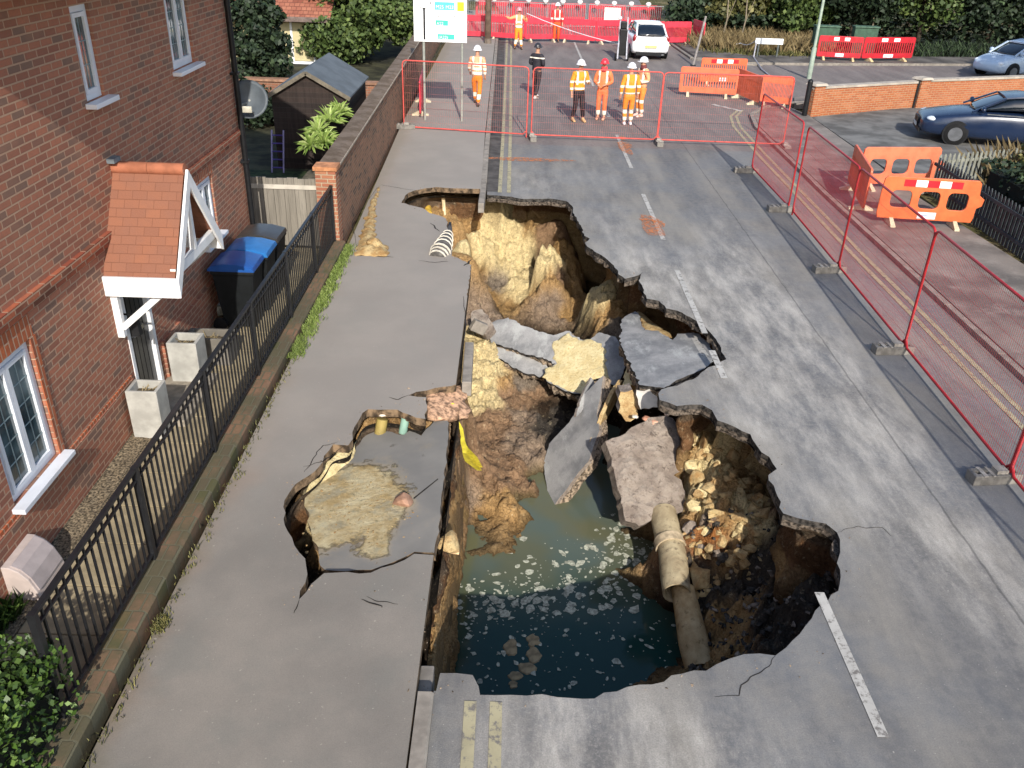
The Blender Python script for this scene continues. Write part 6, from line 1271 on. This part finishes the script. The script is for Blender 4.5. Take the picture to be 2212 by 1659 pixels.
part(car2, 'number_plate', hexp('plate_yellow', '#cdbd7a'), [((-2.02, 0, .58), (.02, .52, .11))]); part(car2, 'rear_valance', M_BLACK, [((-1.96, 0, .27), (.1, 1.3, .14))]); part(car2, 'exhaust', M_RIM, [((-1.98, -.55, .25), (.1, .1, .05))])
# patrol car at the right edge
car3 = car('patrol_car', 'pale blue and white car entering the picture at the upper right edge', (22.5, 40.3, .0), R(200), 4.3, 1.8, 1.5, paintm('pale_blue_paint', '#b9c9da', .25), st2 and [(2.15, .6, .32, .6, .01)]+[(x*1.05, a*1.02, b, c, d) for x, a, b, c, d in st2[1:]], [(x*1.02, a, b, c, d) for x, a, b, c, d in gh2], wheels=(.62, -.62))
for s in (-1, 1): part(car3, 'headlight', plain('lamp_glass3', '#dfe4ea', .1, .05, spec=.8), sph=[((1.9, s*.62, .64), .18, (.8, .8, .5))])
part(car3, 'bonnet_lettering', hexp('dark_blue_letters', '#3c465e'), [((1.55, -.32+k*.13, .93), (.16, .03, .012)) for k in range(6)])['kind'] = 'stuff'
# sack truck beside the white car
t_ = thing('equipment_trolley', 'dark wheeled equipment trolley with two pale rails beside the white hatchback', 'trolley', (4.85, 41.0, 0))
for dx in (-.2, .2): mb = MB(); mb.beam((4.85+dx, 40.6, .1), (4.9+dx*.8, 41.4, 1.75), .06); mb.build('rail', plain('trolley_rail', '#9a9aa2', .5), t_)
mb = MB(); mb.box((4.87, 41.1, .75), (.34, .4, 1.1)); mb.box((4.88, 41.2, 1.45), (.26, .3, .3)); mb.build('case', M_BLACK, t_, bevel=.03)
for s in (-1, 1): mb = MB(); mb.disc((4.85+s*.27, 40.75, .16), (1, 0, 0), .16, .06); mb.build('wheel', M_TYRE, t_)
mb = MB(); mb.sphere((4.7, 41.3, 1.72), .09, 10, 8); mb.build('lamp', hexp('trolley_lamp', '#d8d0d4'), t_, smooth=True)
# ---------------------------------------------------------------- people
def bandmat(name, base, bands=(), straps=False, rough=.7, emi=0):
    t = MT(name, rough, .3); o = t.sep(); c = t.mix(t.ramp(t.noise(7, 4), .35, .65), tuple(k*.82 for k in lin(base)), lin(base)); f_ = None
    for z0_, w_ in bands:
        d = t.math('LESS_THAN', t.math('ABSOLUTE', t.math('SUBTRACT', o[2], z0_)), w_); f_ = d if f_ is None else t.math('MAXIMUM', f_, d)
    if straps:
        d = t.math('MULTIPLY', t.math('LESS_THAN', t.math('ABSOLUTE', t.math('SUBTRACT', t.math('ABSOLUTE', o[0]), .12)), .028), t.math('GREATER_THAN', o[2], 1.12)); f_ = d if f_ is None else t.math('MAXIMUM', f_, d)
    if f_ is not None: c = t.mix(f_, c, lin('#e9e3d2'))
    t.bump(t.noise(9, 3), .5, .03); return t.col(c)
def skin(name, verts, edges, radii, mat, parent, root=0, sub=2):
    me_ = bpy.data.meshes.new(name); me_.from_pydata([Vector(v) for v in verts], edges, []); o = bpy.data.objects.new(name, me_); C.objects.link(o); me_.materials.append(mat)
    m = o.modifiers.new('skin', 'SKIN'); m.use_smooth_shade = True
    sv = me_.skin_vertices[0].data if me_.skin_vertices else None
    if sv is None:
        bm_ = None
    for i, r in enumerate(radii):
        sv[i].radius = (r if isinstance(r, tuple) else (r, r)); sv[i].use_root = (i == root)
    s_ = o.modifiers.new('sub', 'SUBSURF'); s_.levels = sub; s_.render_levels = sub; s_.levels = 1
    if parent is not None: o.parent = parent
    o['_o'] = [0, 0, 0]; return o
def addskin(me_):
    pass
M_SKIN = plain('skin', '#b98a70', .6, .08); M_SKIND = plain('mouth_skin', '#8d6450', .6, .08)
def person(label, x, y, face, helmet='#e8e4e4', jacket='#e77f22', trousers='#e77f22', jb=((1.06, .03), (1.26, .03)), tb=((.42, .035),), boots='#3a3029', legs='stand', arms='down', hh=1.78, tilt=0, straps=True, head_turn=0, scarf=None, skin_m=None, hood=None):
    t_ = thing('person', label, 'person', (0, 0, 0), 'people beyond the mesh fence', local=True); k = hh/1.78
    # legs: foot positions (x,y) local, facing -y
    ft = {'stand': ((-.1, 0), (.1, .0)), 'wide': ((-.15, .05), (.15, -.08)), 'walk': ((-.08, .32), (.09, -.3)), 'stride': ((-.1, .22), (.1, -.18))}[legs]
    kn = [(-.1, ft[0][1]*.35-.03, .49), (.1, ft[1][1]*.35-.05, .49)]
    sh = [(-.19, 0, 1.43), (.19, 0, 1.43)]
    A_ = {'down': [((-.27, .02, 1.14), (-.27, -.04, .88)), ((.27, .02, 1.14), (.27, -.04, .88))], 'bent': [((-.27, .03, 1.15), (-.12, -.2, 1.08)), ((.27, .03, 1.15), (.12, -.2, 1.1))], 'hips': [((-.36, .05, 1.18), (-.2, -.02, 1.0)), ((.36, .05, 1.18), (.2, -.02, 1.0))],
          'point': [((-.42, -.05, 1.33), (-.62, -.15, 1.42)), ((.38, -.02, 1.22), (.3, -.16, 1.42))], 'one': [((-.27, .02, 1.14), (-.27, -.04, .88)), ((.28, 0, 1.15), (.2, -.24, 1.2))], 'swing': [((-.26, .1, 1.16), (-.26, .02, .92)), ((.27, -.06, 1.16), (.26, -.24, .98))]}[arms]
    S = lambda p: (p[0]*k, p[1]*k, p[2]*k)
    hx = math.sin(head_turn)*.03
    V = [(0, 0, .95), (0, .01, 1.12), (0, .0, 1.32), (0, 0, 1.44), (0, -.005, 1.52), (hx*.5, -.02, 1.60), (hx, -.02, 1.70), (hx, -.02, 1.765)]; Rr = [(.15, .11), (.145, .10), (.165, .11), (.12, .09), .055, (.075, .085), (.078, .095), (.045, .05)]; E_ = [(i, i+1) for i in range(7)]
    def add(p, r, to): V.append(p); Rr.append(r); E_.append((to, len(V)-1)); return len(V)-1
    for i, s in enumerate((-1, 1)):
        h = add((s*.1, 0, .88), .085, 0); kk = add(kn[i], .058, h); an = add((ft[i][0], ft[i][1]+.02, .09), .04, kk); add((ft[i][0]+s*.02, ft[i][1]-.14, .04), .035, an)
        a = add(sh[i], .06, 3); el = add(A_[i][0], .045, a); wr = add(A_[i][1], .032, el); d = (Vector(A_[i][1])-Vector(A_[i][0])).normalized(); pm = add(tuple(Vector(A_[i][1])+d*.06), (.035, .02), wr)
        side = d.cross(Vector((0, 0, 1)) if abs(d.z) < .8 else Vector((0, 1, 0))).normalized()
        for j, (o_, ln) in enumerate(((-.026, .06), (-.009, .07), (.009, .066), (.026, .052))):
            f1 = add(tuple(Vector(V[pm])+side*o_+d*.035), .009, pm); add(tuple(Vector(V[f1])+d*ln*.8+Vector((0, -.012, 0))), .007, f1)
        th_ = add(tuple(Vector(V[wr])+side*.035+d*.04), .011, wr); add(tuple(Vector(V[th_])+d*.035+side*.005), .009, th_)
    add((hx, -.115, 1.655), .014, 6)
    sk = skin_m or M_SKIN
    skin('body', [S(v) for v in V], E_, [tuple(q*k for q in r) if isinstance(r, tuple) else r*k for r in Rr], sk, t_)
    # jacket
    JV = [(0, 0, .93), (0, .01, 1.12), (0, 0, 1.33), (0, 0, 1.45), (0, -.005, 1.50)]; JR = [(.195, .145), (.185, .135), (.20, .14), (.15, .11), (.085, .08)]; JE = [(i, i+1) for i in range(4)]
    for i in (0, 1):
        JV.append((sh[i][0], sh[i][1], sh[i][2])); JR.append(.088); JE.append((3, len(JV)-1)); JV.append(A_[i][0]); JR.append(.068); JE.append((len(JV)-2, len(JV)-1)); JV.append(tuple(Vector(A_[i][1]).lerp(Vector(A_[i][0]), .1))); JR.append(.054); JE.append((len(JV)-2, len(JV)-1))
    skin('jacket', [S(v) for v in JV], JE, [tuple(q*k for q in r) if isinstance(r, tuple) else r*k for r in JR], bandmat('jacket_'+jacket.strip('#'), jacket, [(a*k, b) for a, b in jb], straps), t_, root=1)
    TV = [(0, 0, .98), (0, 0, .9)]; TR = [(.17, .13), (.165, .13)]; TE = [(0, 1)]
    for i, s in enumerate((-1, 1)):
        TV.append((s*.1, 0, .82)); TR.append(.105); TE.append((1, len(TV)-1)); TV.append(kn[i]); TR.append(.078); TE.append((len(TV)-2, len(TV)-1)); TV.append((ft[i][0], ft[i][1]+.02, .12)); TR.append(.068); TE.append((len(TV)-2, len(TV)-1))
    skin('trousers', [S(v) for v in TV], TE, [tuple(q*k for q in r) if isinstance(r, tuple) else r*k for r in TR], bandmat('trousers_'+trousers.strip('#'), trousers, tb), t_, root=1)
    for i in (0, 1):
        mb = MB(); fx_, fy_ = ft[i]; rg = [[(fx_+a_*.045+q_, fy_+yy, zz) for a_, zz in ((-1, .0), (1, .0), (1, h_*.7), (.5, h_), (-.5, h_), (-1, h_*.7))] for yy, h_, q_ in ((.08, .07, 0), (.04, .14, 0), (-.04, .12, 0), (-.14, .07, 0), (-.2, .04, 0))]
        mb.loft([[S(p) for p in r] for r in rg]); mb.build('boot', plain('boot_'+boots.strip('#'), boots, .7, .15), t_, smooth=True, sub=1)
    if helmet:
        mb = MB(); c = Vector(S((hx, -.015, 1.715))); mb.sphere(c, .135*k, 16, 12, (.92, 1.08, 1.0), half=True); mb.tube([c, c-Vector((0, 0, .02))], [.14*k, .15*k], 16); mb.box(c+Vector((0, -.155, -.012)), (.17, .08, .015)); mb.build('helmet', plain('helmet_'+helmet.strip('#'), helmet, .35, .05, spec=.5, bump=0), t_, smooth=True, angle=50)
    if scarf: mb = MB(); mb.tube([S((0, -.0, 1.46)), S((0, -.01, 1.60))], [.11*k, .095*k], 12); mb.build('collar', plain('collar_'+scarf.strip('#'), scarf, .8), t_, smooth=True)
    if hood: mb = MB(); mb.sphere(S((0, .01, 1.68)), .115*k, 12, 10, (.95, 1.05, 1.1)); mb.build('hair', plain('hair_'+hood.strip('#'), hood, .8), t_, smooth=True)
    for s in (-1, 1): mb = MB(); mb.sphere(S((hx+s*.03, -.105, 1.668)), .011, 8, 6); mb.build('eye', M_BLACK, t_, smooth=True)
    mb = MB(); mb.box(S((hx, -.112, 1.612)), (.045, .012, .01)); mb.build('mouth', M_SKIND, t_)  # mouth in a darker skin tone
    t_.location = (x, y, PAVZ if x < -.6 else 0); t_.rotation_euler = (0, tilt, face); return t_
PO = '#e8862a'; SAL = '#ee8350'
def at(px, py, z=0): p = P(px, py, z); return p.x, p.y
q = at(1030, 226, PAVZ); person('person in white helmet, pale banded orange jacket and orange trousers walking on the left pavement', q[0], q[1], R(175), jacket='#efa680', trousers='#e9822a', jb=((1.0, .05), (1.14, .04), (1.28, .045)), legs='walk', arms='swing', tb=((.3, .07),))
q = at(1119, 106); person('person in pale orange jacket with both arms raised, in front of the far red barriers', q[0], q[1], R(5), jacket='#f0a070', trousers='#e8902c', helmet='#d8848a', arms='point', legs='wide', jb=((1.0, .05), (1.2, .03)), tb=((.32, .1),))
q = at(1199, 84); person('small distant person in white helmet and dark red trousers behind the far barriers', q[0], q[1]-1.2, R(0), jacket='#d23f3c', trousers='#d65a2c', helmet='#e6e0e0', arms='down', jb=((1.1, .04),), tb=(), legs='stand')
q = at(1157, 212); person('person in black uniform and cap walking across the left lane', q[0], q[1], R(150), helmet='#2e2b2f', jacket='#2c2a30', trousers='#29272c', jb=((1.36, .02),), tb=(), legs='stride', arms='bent', straps=False, boots='#c3b8b4', hh=1.76)
q = at(1247, 262); person('person in white helmet, orange vest, black trousers and tan boots', q[0], q[1], R(20), jacket='#ee9a28', trousers='#242126', tb=(), boots='#c9a172', legs='wide', arms='one', jb=((1.0, .032), (1.2, .032)))
q = at(1297, 258); person('person in red helmet and plain salmon orange overalls, in the middle of the group', q[0], q[1], R(-15), jacket=SAL, trousers='#ef7448', helmet='#dc3340', tb=((.2, .09),), jb=(), arms='bent', legs='stand', scarf='#d8434a', boots='#c9947c')
q = at(1354, 270); person('person in white helmet with wide bands on orange jacket, standing nearest at the front right', q[0], q[1], R(190), jacket='#f0982a', trousers='#ee8c30', jb=((.95, .035), (1.16, .035)), tb=((.42, .06), (.18, .08)), legs='stand', arms='down', boots='#ddd2d4')
q = at(1380, 252); person('person in white helmet and pale orange jacket, half hidden behind the front right one', q[0], q[1], R(-60), jacket='#f2aa78', trousers='#ee8a3a', jb=((1.12, .04),), tb=((.5, .05), (.15, .1)), arms='bent', legs='stand', scarf='#6a3536', boots='#d9b4aa')
# ---------------------------------------------------------------- vegetation
def leafmat(name, cs, rough=.6):
    t = MT(name, rough, .3); a = t.n('ShaderNodeAttribute'); a.attribute_name = 'v'; f_ = a.outputs['Fac']
    c = t.mix(t.ramp(f_, 0, .55), lin(cs[0]), lin(cs[1])); c = t.mix(t.ramp(f_, .55, 1), c, lin(cs[2])); c = t.mix(t.math('MULTIPLY', t.ramp(t.noise(1.2, 3), .4, .65), .35), c, lin(cs[0]))
    t.b.inputs['Transmission Weight'].default_value = 0; return t.col(c)
def leaves(name, blobs, n, size, mat, parent=None, label=None, cat=None, kind=None, seed=0, flat=.6, shell=.62, box=None, group=None, long=1.5):
    rg = np.random.default_rng(seed); w_ = np.array([b[3]*b[4]*b[5] for b in blobs], float)**(2/3) if blobs else None
    if box is not None:
        x0, y0, z0, x1, y1, z1 = box; c = rg.random((n, 3))*np.array([x1-x0, y1-y0, z1-z0])+np.array([x0, y0, z0])
        top = rg.random(n) < .45; c[top, 2] = z1-rg.random(top.sum())*.08; nz_ = np.array([noise.noise(Vector(p*1.8)) for p in c]); c[:, 2] += nz_*.15; nrm = rg.normal(size=(n, 3)); nrm[:, 2] = abs(nrm[:, 2])+.4
    else:
        k = rg.choice(len(blobs), n, p=w_/w_.sum()); B_ = np.array(blobs)[k]; d = rg.normal(size=(n, 3)); d /= np.linalg.norm(d, axis=1, keepdims=True); r = shell+(1-shell)*rg.random(n)**.6
        nz_ = np.array([noise.noise(Vector(q*1.7)+Vector((j*3.1, 0, 0))) for q, j in zip(d, k)]); r = r*(1+.32*nz_)+rg.normal(size=n)*.03
        c = B_[:, :3]+d*B_[:, 3:6]*r[:, None]; nrm = d*.8+rg.normal(size=(n, 3))*.7
    nrm /= np.linalg.norm(nrm, axis=1, keepdims=True); a = np.cross(nrm, rg.normal(size=(n, 3))); a /= np.linalg.norm(a, axis=1, keepdims=True); b = np.cross(nrm, a)
    s = size*(.6+.8*rg.random(n))[:, None]; a = a*s*long/2; b = b*s/2
    V = np.stack([c-a, c-a*.1+b, c+a, c-a*.1-b], 1).reshape(-1, 3)
    org = np.array(parent_org(parent)) if parent is not None else np.array([c[:, 0].mean(), c[:, 1].mean(), c[:, 2].min()]) 
    me_ = bpy.data.meshes.new(name); me_.vertices.add(len(V)); me_.vertices.foreach_set('co', (V-org).ravel()); me_.loops.add(4*n); me_.loops.foreach_set('vertex_index', np.arange(4*n, dtype=np.int32)); me_.polygons.add(n); me_.polygons.foreach_set('loop_start', np.arange(0, 4*n, 4, dtype=np.int32)); me_.polygons.foreach_set('loop_total', np.full(n, 4, dtype=np.int32)); me_.update(calc_edges=True)
    at_ = me_.attributes.new('v', 'FLOAT', 'POINT'); at_.data.foreach_set('value', np.repeat(np.clip(rg.random(n)*.7+.3*(nz_*.5+.5), 0, 1), 4)); me_.materials.append(mat)
    o = bpy.data.objects.new(name, me_); C.objects.link(o)
    if parent is not None: o.parent = parent
    else: o.location = org
    if label: tag(o, label, cat, group, kind)
    return o
M_BARK = plain('bark', '#4a4036', .95, .3, 8, bump=.8, bs=20)
L_MID = leafmat('leaf_mid', ('#28341d', '#47592c', '#6f7d44')); L_DARK = leafmat('leaf_dark', ('#141c12', '#263423', '#47583a')); L_HEDGE = leafmat('leaf_hedge', ('#1d2b12', '#3d5620', '#77904a'), .45); L_OLIVE = leafmat('leaf_olive', ('#30311c', '#5a5a30', '#857e4e')); L_PALM = leafmat('leaf_palm', ('#5c7a34', '#93a95a', '#c7cf92'), .5)
def tree(label, x, y, blobs, n, size, mat, h0=.0, tr=.14, name='tree', limbs=4, seed=0, group=None, shell=.55):
    t_ = thing(name, label, 'tree', (x, y, h0), group); rg = random.Random(seed); topz = max(b[2] for b in blobs)
    mb = MB(); mb.tube([(x, y, h0-.1), (x+rg.uniform(-.1, .1), y, h0+topz*.4), (x+rg.uniform(-.2, .2), y, topz)], [tr*1.2, tr*.8, tr*.35], 8)
    for b in blobs[:8]:
        z0_ = h0+rg.uniform(.3, .6)*topz; mb.tube([(x, y, z0_), (x+(b[0]-x)*.5, y+(b[1]-y)*.5, z0_+(b[2]-z0_)*.6), (b[0], b[1], b[2])], [tr*.5, tr*.3, tr*.1], 6)
    mb.build('trunk', M_BARK, t_, smooth=True); leaves('crown', blobs, n, size, mat, t_, seed=seed, shell=shell); return t_
def cluster(cx, cy, cz, rx_, ry, rz_, k, sub, seed):
    rg = random.Random(seed); out = [(cx, cy, cz, rx_*.72, ry*.72, rz_*.72)]
    for i in range(k):
        a = rg.uniform(0, 6.28); e = rg.uniform(-.7, 1.1); d = rg.uniform(.55, .8); s = sub*rg.uniform(.7, 1.25)
        out.append((cx+math.cos(a)*math.cos(e)*rx_*d, cy+math.sin(a)*math.cos(e)*ry*d, cz+math.sin(e)*rz_*d, s, s, s*.8))
    return out
tree('large rounded clipped green bush behind the garden wall, left of the direction sign', -7.2, 38.4, cluster(-6.9, 38.4, 1.9, 2.9, 2.2, 2.4, 18, .95, 3)+[(-5.0, 38.6, 2.1, 1.3, 1.2, 1.2), (-4.6, 38.9, 1.3, .9, .9, .7), (-8.4, 38.0, 1.5, 1.2, 1, 1.0), (-6.9, 37.0, .9, 1.2, .8, .8), (-7.8, 37.2, .7, .9, .7, .6)], 24000, .13, L_MID, name='bush', seed=3, shell=.6)
c_ = PY(560, 90, 28.5); tree('dark leafy tree between the brick house and the bungalow', c_.x, 28.5, cluster(c_.x-.1, 28.5, 2.2, 1.15, 1.1, 1.6, 14, .42, 5)+[(c_.x-.5, 28.4, .9, .7, .6, .6), (c_.x+.5, 28.2, 1.3, .6, .5, .5)], 6500, .11, L_DARK, seed=5, shell=.4, tr=.09)
c_ = PY(545, 200, 25.5); tree('small dark shrub at the side of the garden shed', c_.x, 25.5, [(c_.x, 25.5, .6, .7, .6, .6), (c_.x-.5, 25.4, .9, .5, .5, .6), (c_.x+.5, 25.7, .4, .5, .5, .4)], 3000, .09, L_DARK, seed=6, name='shrub', tr=.05)
# spiky garden plant in front of the shed
t_ = thing('spiky_plant', 'yellow green spiky leaved plant beside the garden wall in front of the shed', 'plant', (-4.2, 20.0, 0)); rg = random.Random(4)
for j, (px, py, yy) in enumerate(((688, 285, 20.0), (712, 262, 20.3), (735, 245, 20.6), (700, 310, 19.8), (672, 315, 19.7))):
    c = PY(px, py, yy); mb = MB()
    for k in range(60):
        a = rg.uniform(0, 6.28); e = rg.uniform(-.2, 1.3); L = rg.uniform(.28, .5); d = Vector((math.cos(a)*math.cos(e), math.sin(a)*math.cos(e), math.sin(e))); u = d.cross(Vector((0, 0, 1))).normalized()*.03; m_ = c+d*L*.55+Vector((0, 0, .03)); e_ = c+d*L+Vector((0, 0, -.06)); mb.add([c-u*.4, c+u*.4, m_+u, e_, m_-u], [(0, 1, 2, 3, 4)])
    o = mb.build('leaf_rosette', L_PALM, t_); at_ = o.data.attributes.new('v', 'FLOAT', 'POINT'); at_.data.foreach_set('value', [rg.random() for _ in range(len(o.data.vertices))])
mb = MB(); mb.tube([(-4.3, 20.1, -.05), (-4.25, 20.1, .9)], .05, 8); mb.build('stem', M_BARK, t_)
# hedges
leaves('hedge', None, 26000, .034, L_HEDGE, label='glossy green clipped hedge in the near left corner beside the railings', cat='hedge', box=(-4.95, 1.8, .03, -3.16, 4.65, .92), seed=11)
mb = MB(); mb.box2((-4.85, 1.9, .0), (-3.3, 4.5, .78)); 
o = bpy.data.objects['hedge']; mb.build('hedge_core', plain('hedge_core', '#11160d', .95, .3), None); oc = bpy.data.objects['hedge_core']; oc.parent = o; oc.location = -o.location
for nm, bx, n, mt, lb, s_ in (('hedge', (10.6, 6.0, .0, 12.6, 19.4, 1.15), 12000, L_DARK, 'dark untrimmed hedge behind the picket fence at the right edge', 12), ):
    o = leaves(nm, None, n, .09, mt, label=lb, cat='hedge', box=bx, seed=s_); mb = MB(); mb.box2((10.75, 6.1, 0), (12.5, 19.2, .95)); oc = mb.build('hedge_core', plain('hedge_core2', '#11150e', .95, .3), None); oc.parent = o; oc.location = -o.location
leaves('roadside_shrub', [(13.1, 20.4, .7, 1.0, 1.0, .9), (12.6, 19.4, .8, .9, .9, .8), (13.9, 19.6, .9, 1.2, 1, 1.0), (14.5, 21.2, .7, .9, .9, .8)], 5000, .1, L_OLIVE, label='olive straggly shrub rising behind the picket fence by the dark car', cat='shrub', seed=13, shell=.3)
def blades(name, pts, n, h, mat, label, spread=.1, seed=0, wd=.008, kind='stuff', cat=None):
    rg = random.Random(seed); mb = MB()
    for _ in range(n):
        p = rg.choice(pts); b = Vector(p)+Vector((rg.gauss(0, spread), rg.gauss(0, spread), 0)); a = rg.uniform(0, 6.28); L = h*rg.uniform(.5, 1.3); d = Vector((math.cos(a)*rg.uniform(.1, .7), math.sin(a)*rg.uniform(.1, .7), 1)).normalized(); u = Vector((-math.sin(a), math.cos(a), 0))*wd
        m_ = b+d*L*.6; mb.add([b-u, b+u, m_+u*.8, b+d*L+Vector((math.cos(a), math.sin(a), -.3))*L*.15, m_-u*.8], [(0, 1, 2, 3, 4)])
    o = mb.build(name, mat); at_ = o.data.attributes.new('v', 'FLOAT', 'POINT'); vals = [rg.random() for _ in range(len(o.data.vertices)//5)]; at_.data.foreach_set('value', [v_ for v_ in vals for _ in range(5)]); return tag(o, label, cat, None, kind)
L_GRASS = leafmat('leaf_grass', ('#4a5729', '#6f823e', '#92a05c')); L_DRY = leafmat('leaf_dry', ('#564830', '#776849', '#93825e'))
gp = [(-2.99+random.uniform(-.03, .08), y, PAVZ) for y in np.arange(10.8, 15.4, .06)]
blades('verge_weeds', gp, 2600, .085, L_GRASS, 'strip of bright green weeds between the railings wall and the pavement', .05, 2, .006)
gp = [(-2.98+random.uniform(-.02, .05), y, PAVZ) for y in list(np.arange(3.4, 10.8, .12))+[5.55, 5.6, 5.65, 5.7]*6]
blades('wall_weeds', gp, 900, .04, L_OLIVE, 'sparse moss and small weeds along the foot of the low brick wall', .03, 3, .005)
blades('climbing_weed', [(-4.42, 5.6, .0), (-4.38, 5.75, .0), (-4.4, 5.45, 0)], 260, .2, L_HEDGE, 'small bright green weed growing beside the gas meter housing', .06, 4, .012)
blades('dry_grass', [(12.9+random.uniform(-1, 1.6), 21.2+random.uniform(-1.6, .8), 0) for _ in range(40)], 1200, .9, L_DRY, 'dry brown twiggy grass beside the picket fence and the dark car', .2, 5, .012)
# bank and woodland across the side road
gp = [(x+random.uniform(-.4, .4), y, -.1) for x in np.arange(9.6, 15.4, .3) for y in (45.0, 45.8, 46.6, 47.4, 48.6, 50)]
gp = [p for p in gp if p[1] > 44.2+(p[0]-12)*.2]
blades('rough_grass', gp, 4500, .75, L_DRY, 'rough brown grass covering the bank beyond the side road', .35, 6, .03)
blades('rough_grass', [(p[0], p[1]-1.0, p[2]) for p in gp], 2500, .4, L_OLIVE, 'low olive undergrowth along the foot of the bank', .35, 7, .03)
gp2 = [(x+random.uniform(-.4, .4), y+(x-14)*.18, -.1) for x in np.arange(14, 40, .5) for y in (45.2, 46.2, 47.4)]
blades('dark_undergrowth', gp2, 6000, .5, L_DARK, 'dark low undergrowth in the shade behind the red barriers', .4, 8, .04)
leaves('wood_understory', None, 9000, .2, L_DARK, label='dark mass of low branches and ivy filling the edge of the wood', kind='stuff', box=(15.5, 49.6, .1, 42, 53.5, 1.5), seed=44)
leaves('wood_understory', None, 4000, .2, L_DARK, label='dark scrub between the far barriers and the brown bank', kind='stuff', box=(9.5, 50.2, .1, 15.5, 53, 1.1), seed=45)
rg = random.Random(9); k = 0
wt = [(10.6, 52.5, 1.2, 2.1, 'dark tree at the left end of the wood, above the grey post'), (12.6, 51.5, 1.3, 2.0, 'grey green tree above the street nameplate'), (15.3, 50.6, 1.5, 2.1, 'green tree behind the lamp column'), (18.0, 49.4, 1.7, 2.1, 'bushy tree above the left green cabinet'), (22.0, 50.2, 2.0, 2.4, 'broad bright green tree above the red barriers'),
      (26.2, 51.0, 2.0, 2.6, 'broad dark green tree at the upper right'), (30.3, 51.5, 2.0, 2.8, 'shaded tree in the upper right corner'), (35, 55, 2.0, 3, 'dark tree at the far right end of the wood'), (12, 58, 2.4, 2.6, 'tall dark tree deep behind the grey post'), (18, 58.5, 2.6, 3.0, 'tall tree in the second row behind the lamp column'), (25, 59, 2.6, 3.2, 'tall tree in the second row at the upper right'), (32, 60, 2.6, 3.4, 'tall tree deep in the right corner of the wood')]
for i, (x, y, z_, r, lb) in enumerate(wt):
    tree(lb, x, y, cluster(x, y, z_+.5, r, r*.8, r*.85, 9, r*.42, 20+i), 5200 if y < 57 else 2600, .17 if y < 57 else .26, [L_DARK, L_OLIVE, L_MID, L_DARK, L_MID, L_DARK][i % 6] if i != 4 else L_MID, seed=20+i, group='trees of the wood across the side road', shell=.45)
for i, (x, y, z_, r, lb) in enumerate(((-4.6, 47, 1.6, 1.6, 'dark tree behind the direction sign'), (-6.8, 49, 1.8, 2.0, 'dark tree behind the clipped bush'), (-10.5, 50, 2.2, 2.6, 'dark tree behind the bungalow'), (-4.2, 56, 1.6, 1.8, 'small tree beyond the left end of the far barriers'))):
    tree(lb, x, y, cluster(x, y, z_+.4, r, r*.8, r*.9, 8, r*.42, 50+i), 3500, .18, L_DARK, seed=50+i, group='trees behind the gardens')
tree('broad tree standing by the side road just outside the picture on the right', 24.2, 27.5, cluster(24.2, 27.5, 6.4, 4.0, 3.6, 3.2, 14, 1.6, 70), 9000, .35, L_MID, seed=70, tr=.3)
for i, (px, py, lb) in enumerate(((1560, 0, 'slender bare sapling above the brown grass, left one'), (1600, 0, 'slender bare sapling above the brown grass, right one'), (1875, 30, 'thin pale trunk leaning behind the right red barrier'))):
    b = P(px, 75, 0); b = Vector((b.x*49/b.y, 49, -.1)); mb = MB(); mb.tube([b, b+Vector((.15, 0, 1.2)), b+Vector((.05, .2, 3.0))], [.05, .04, .02], 6); mb.tube([b+Vector((.12, 0, 1.0)), b+Vector((.5, .1, 2.2))], [.025, .01], 5); tag(mb.build('sapling', plain('sapling_bark', '#7d7260', .9), origin=b), lb, 'sapling')
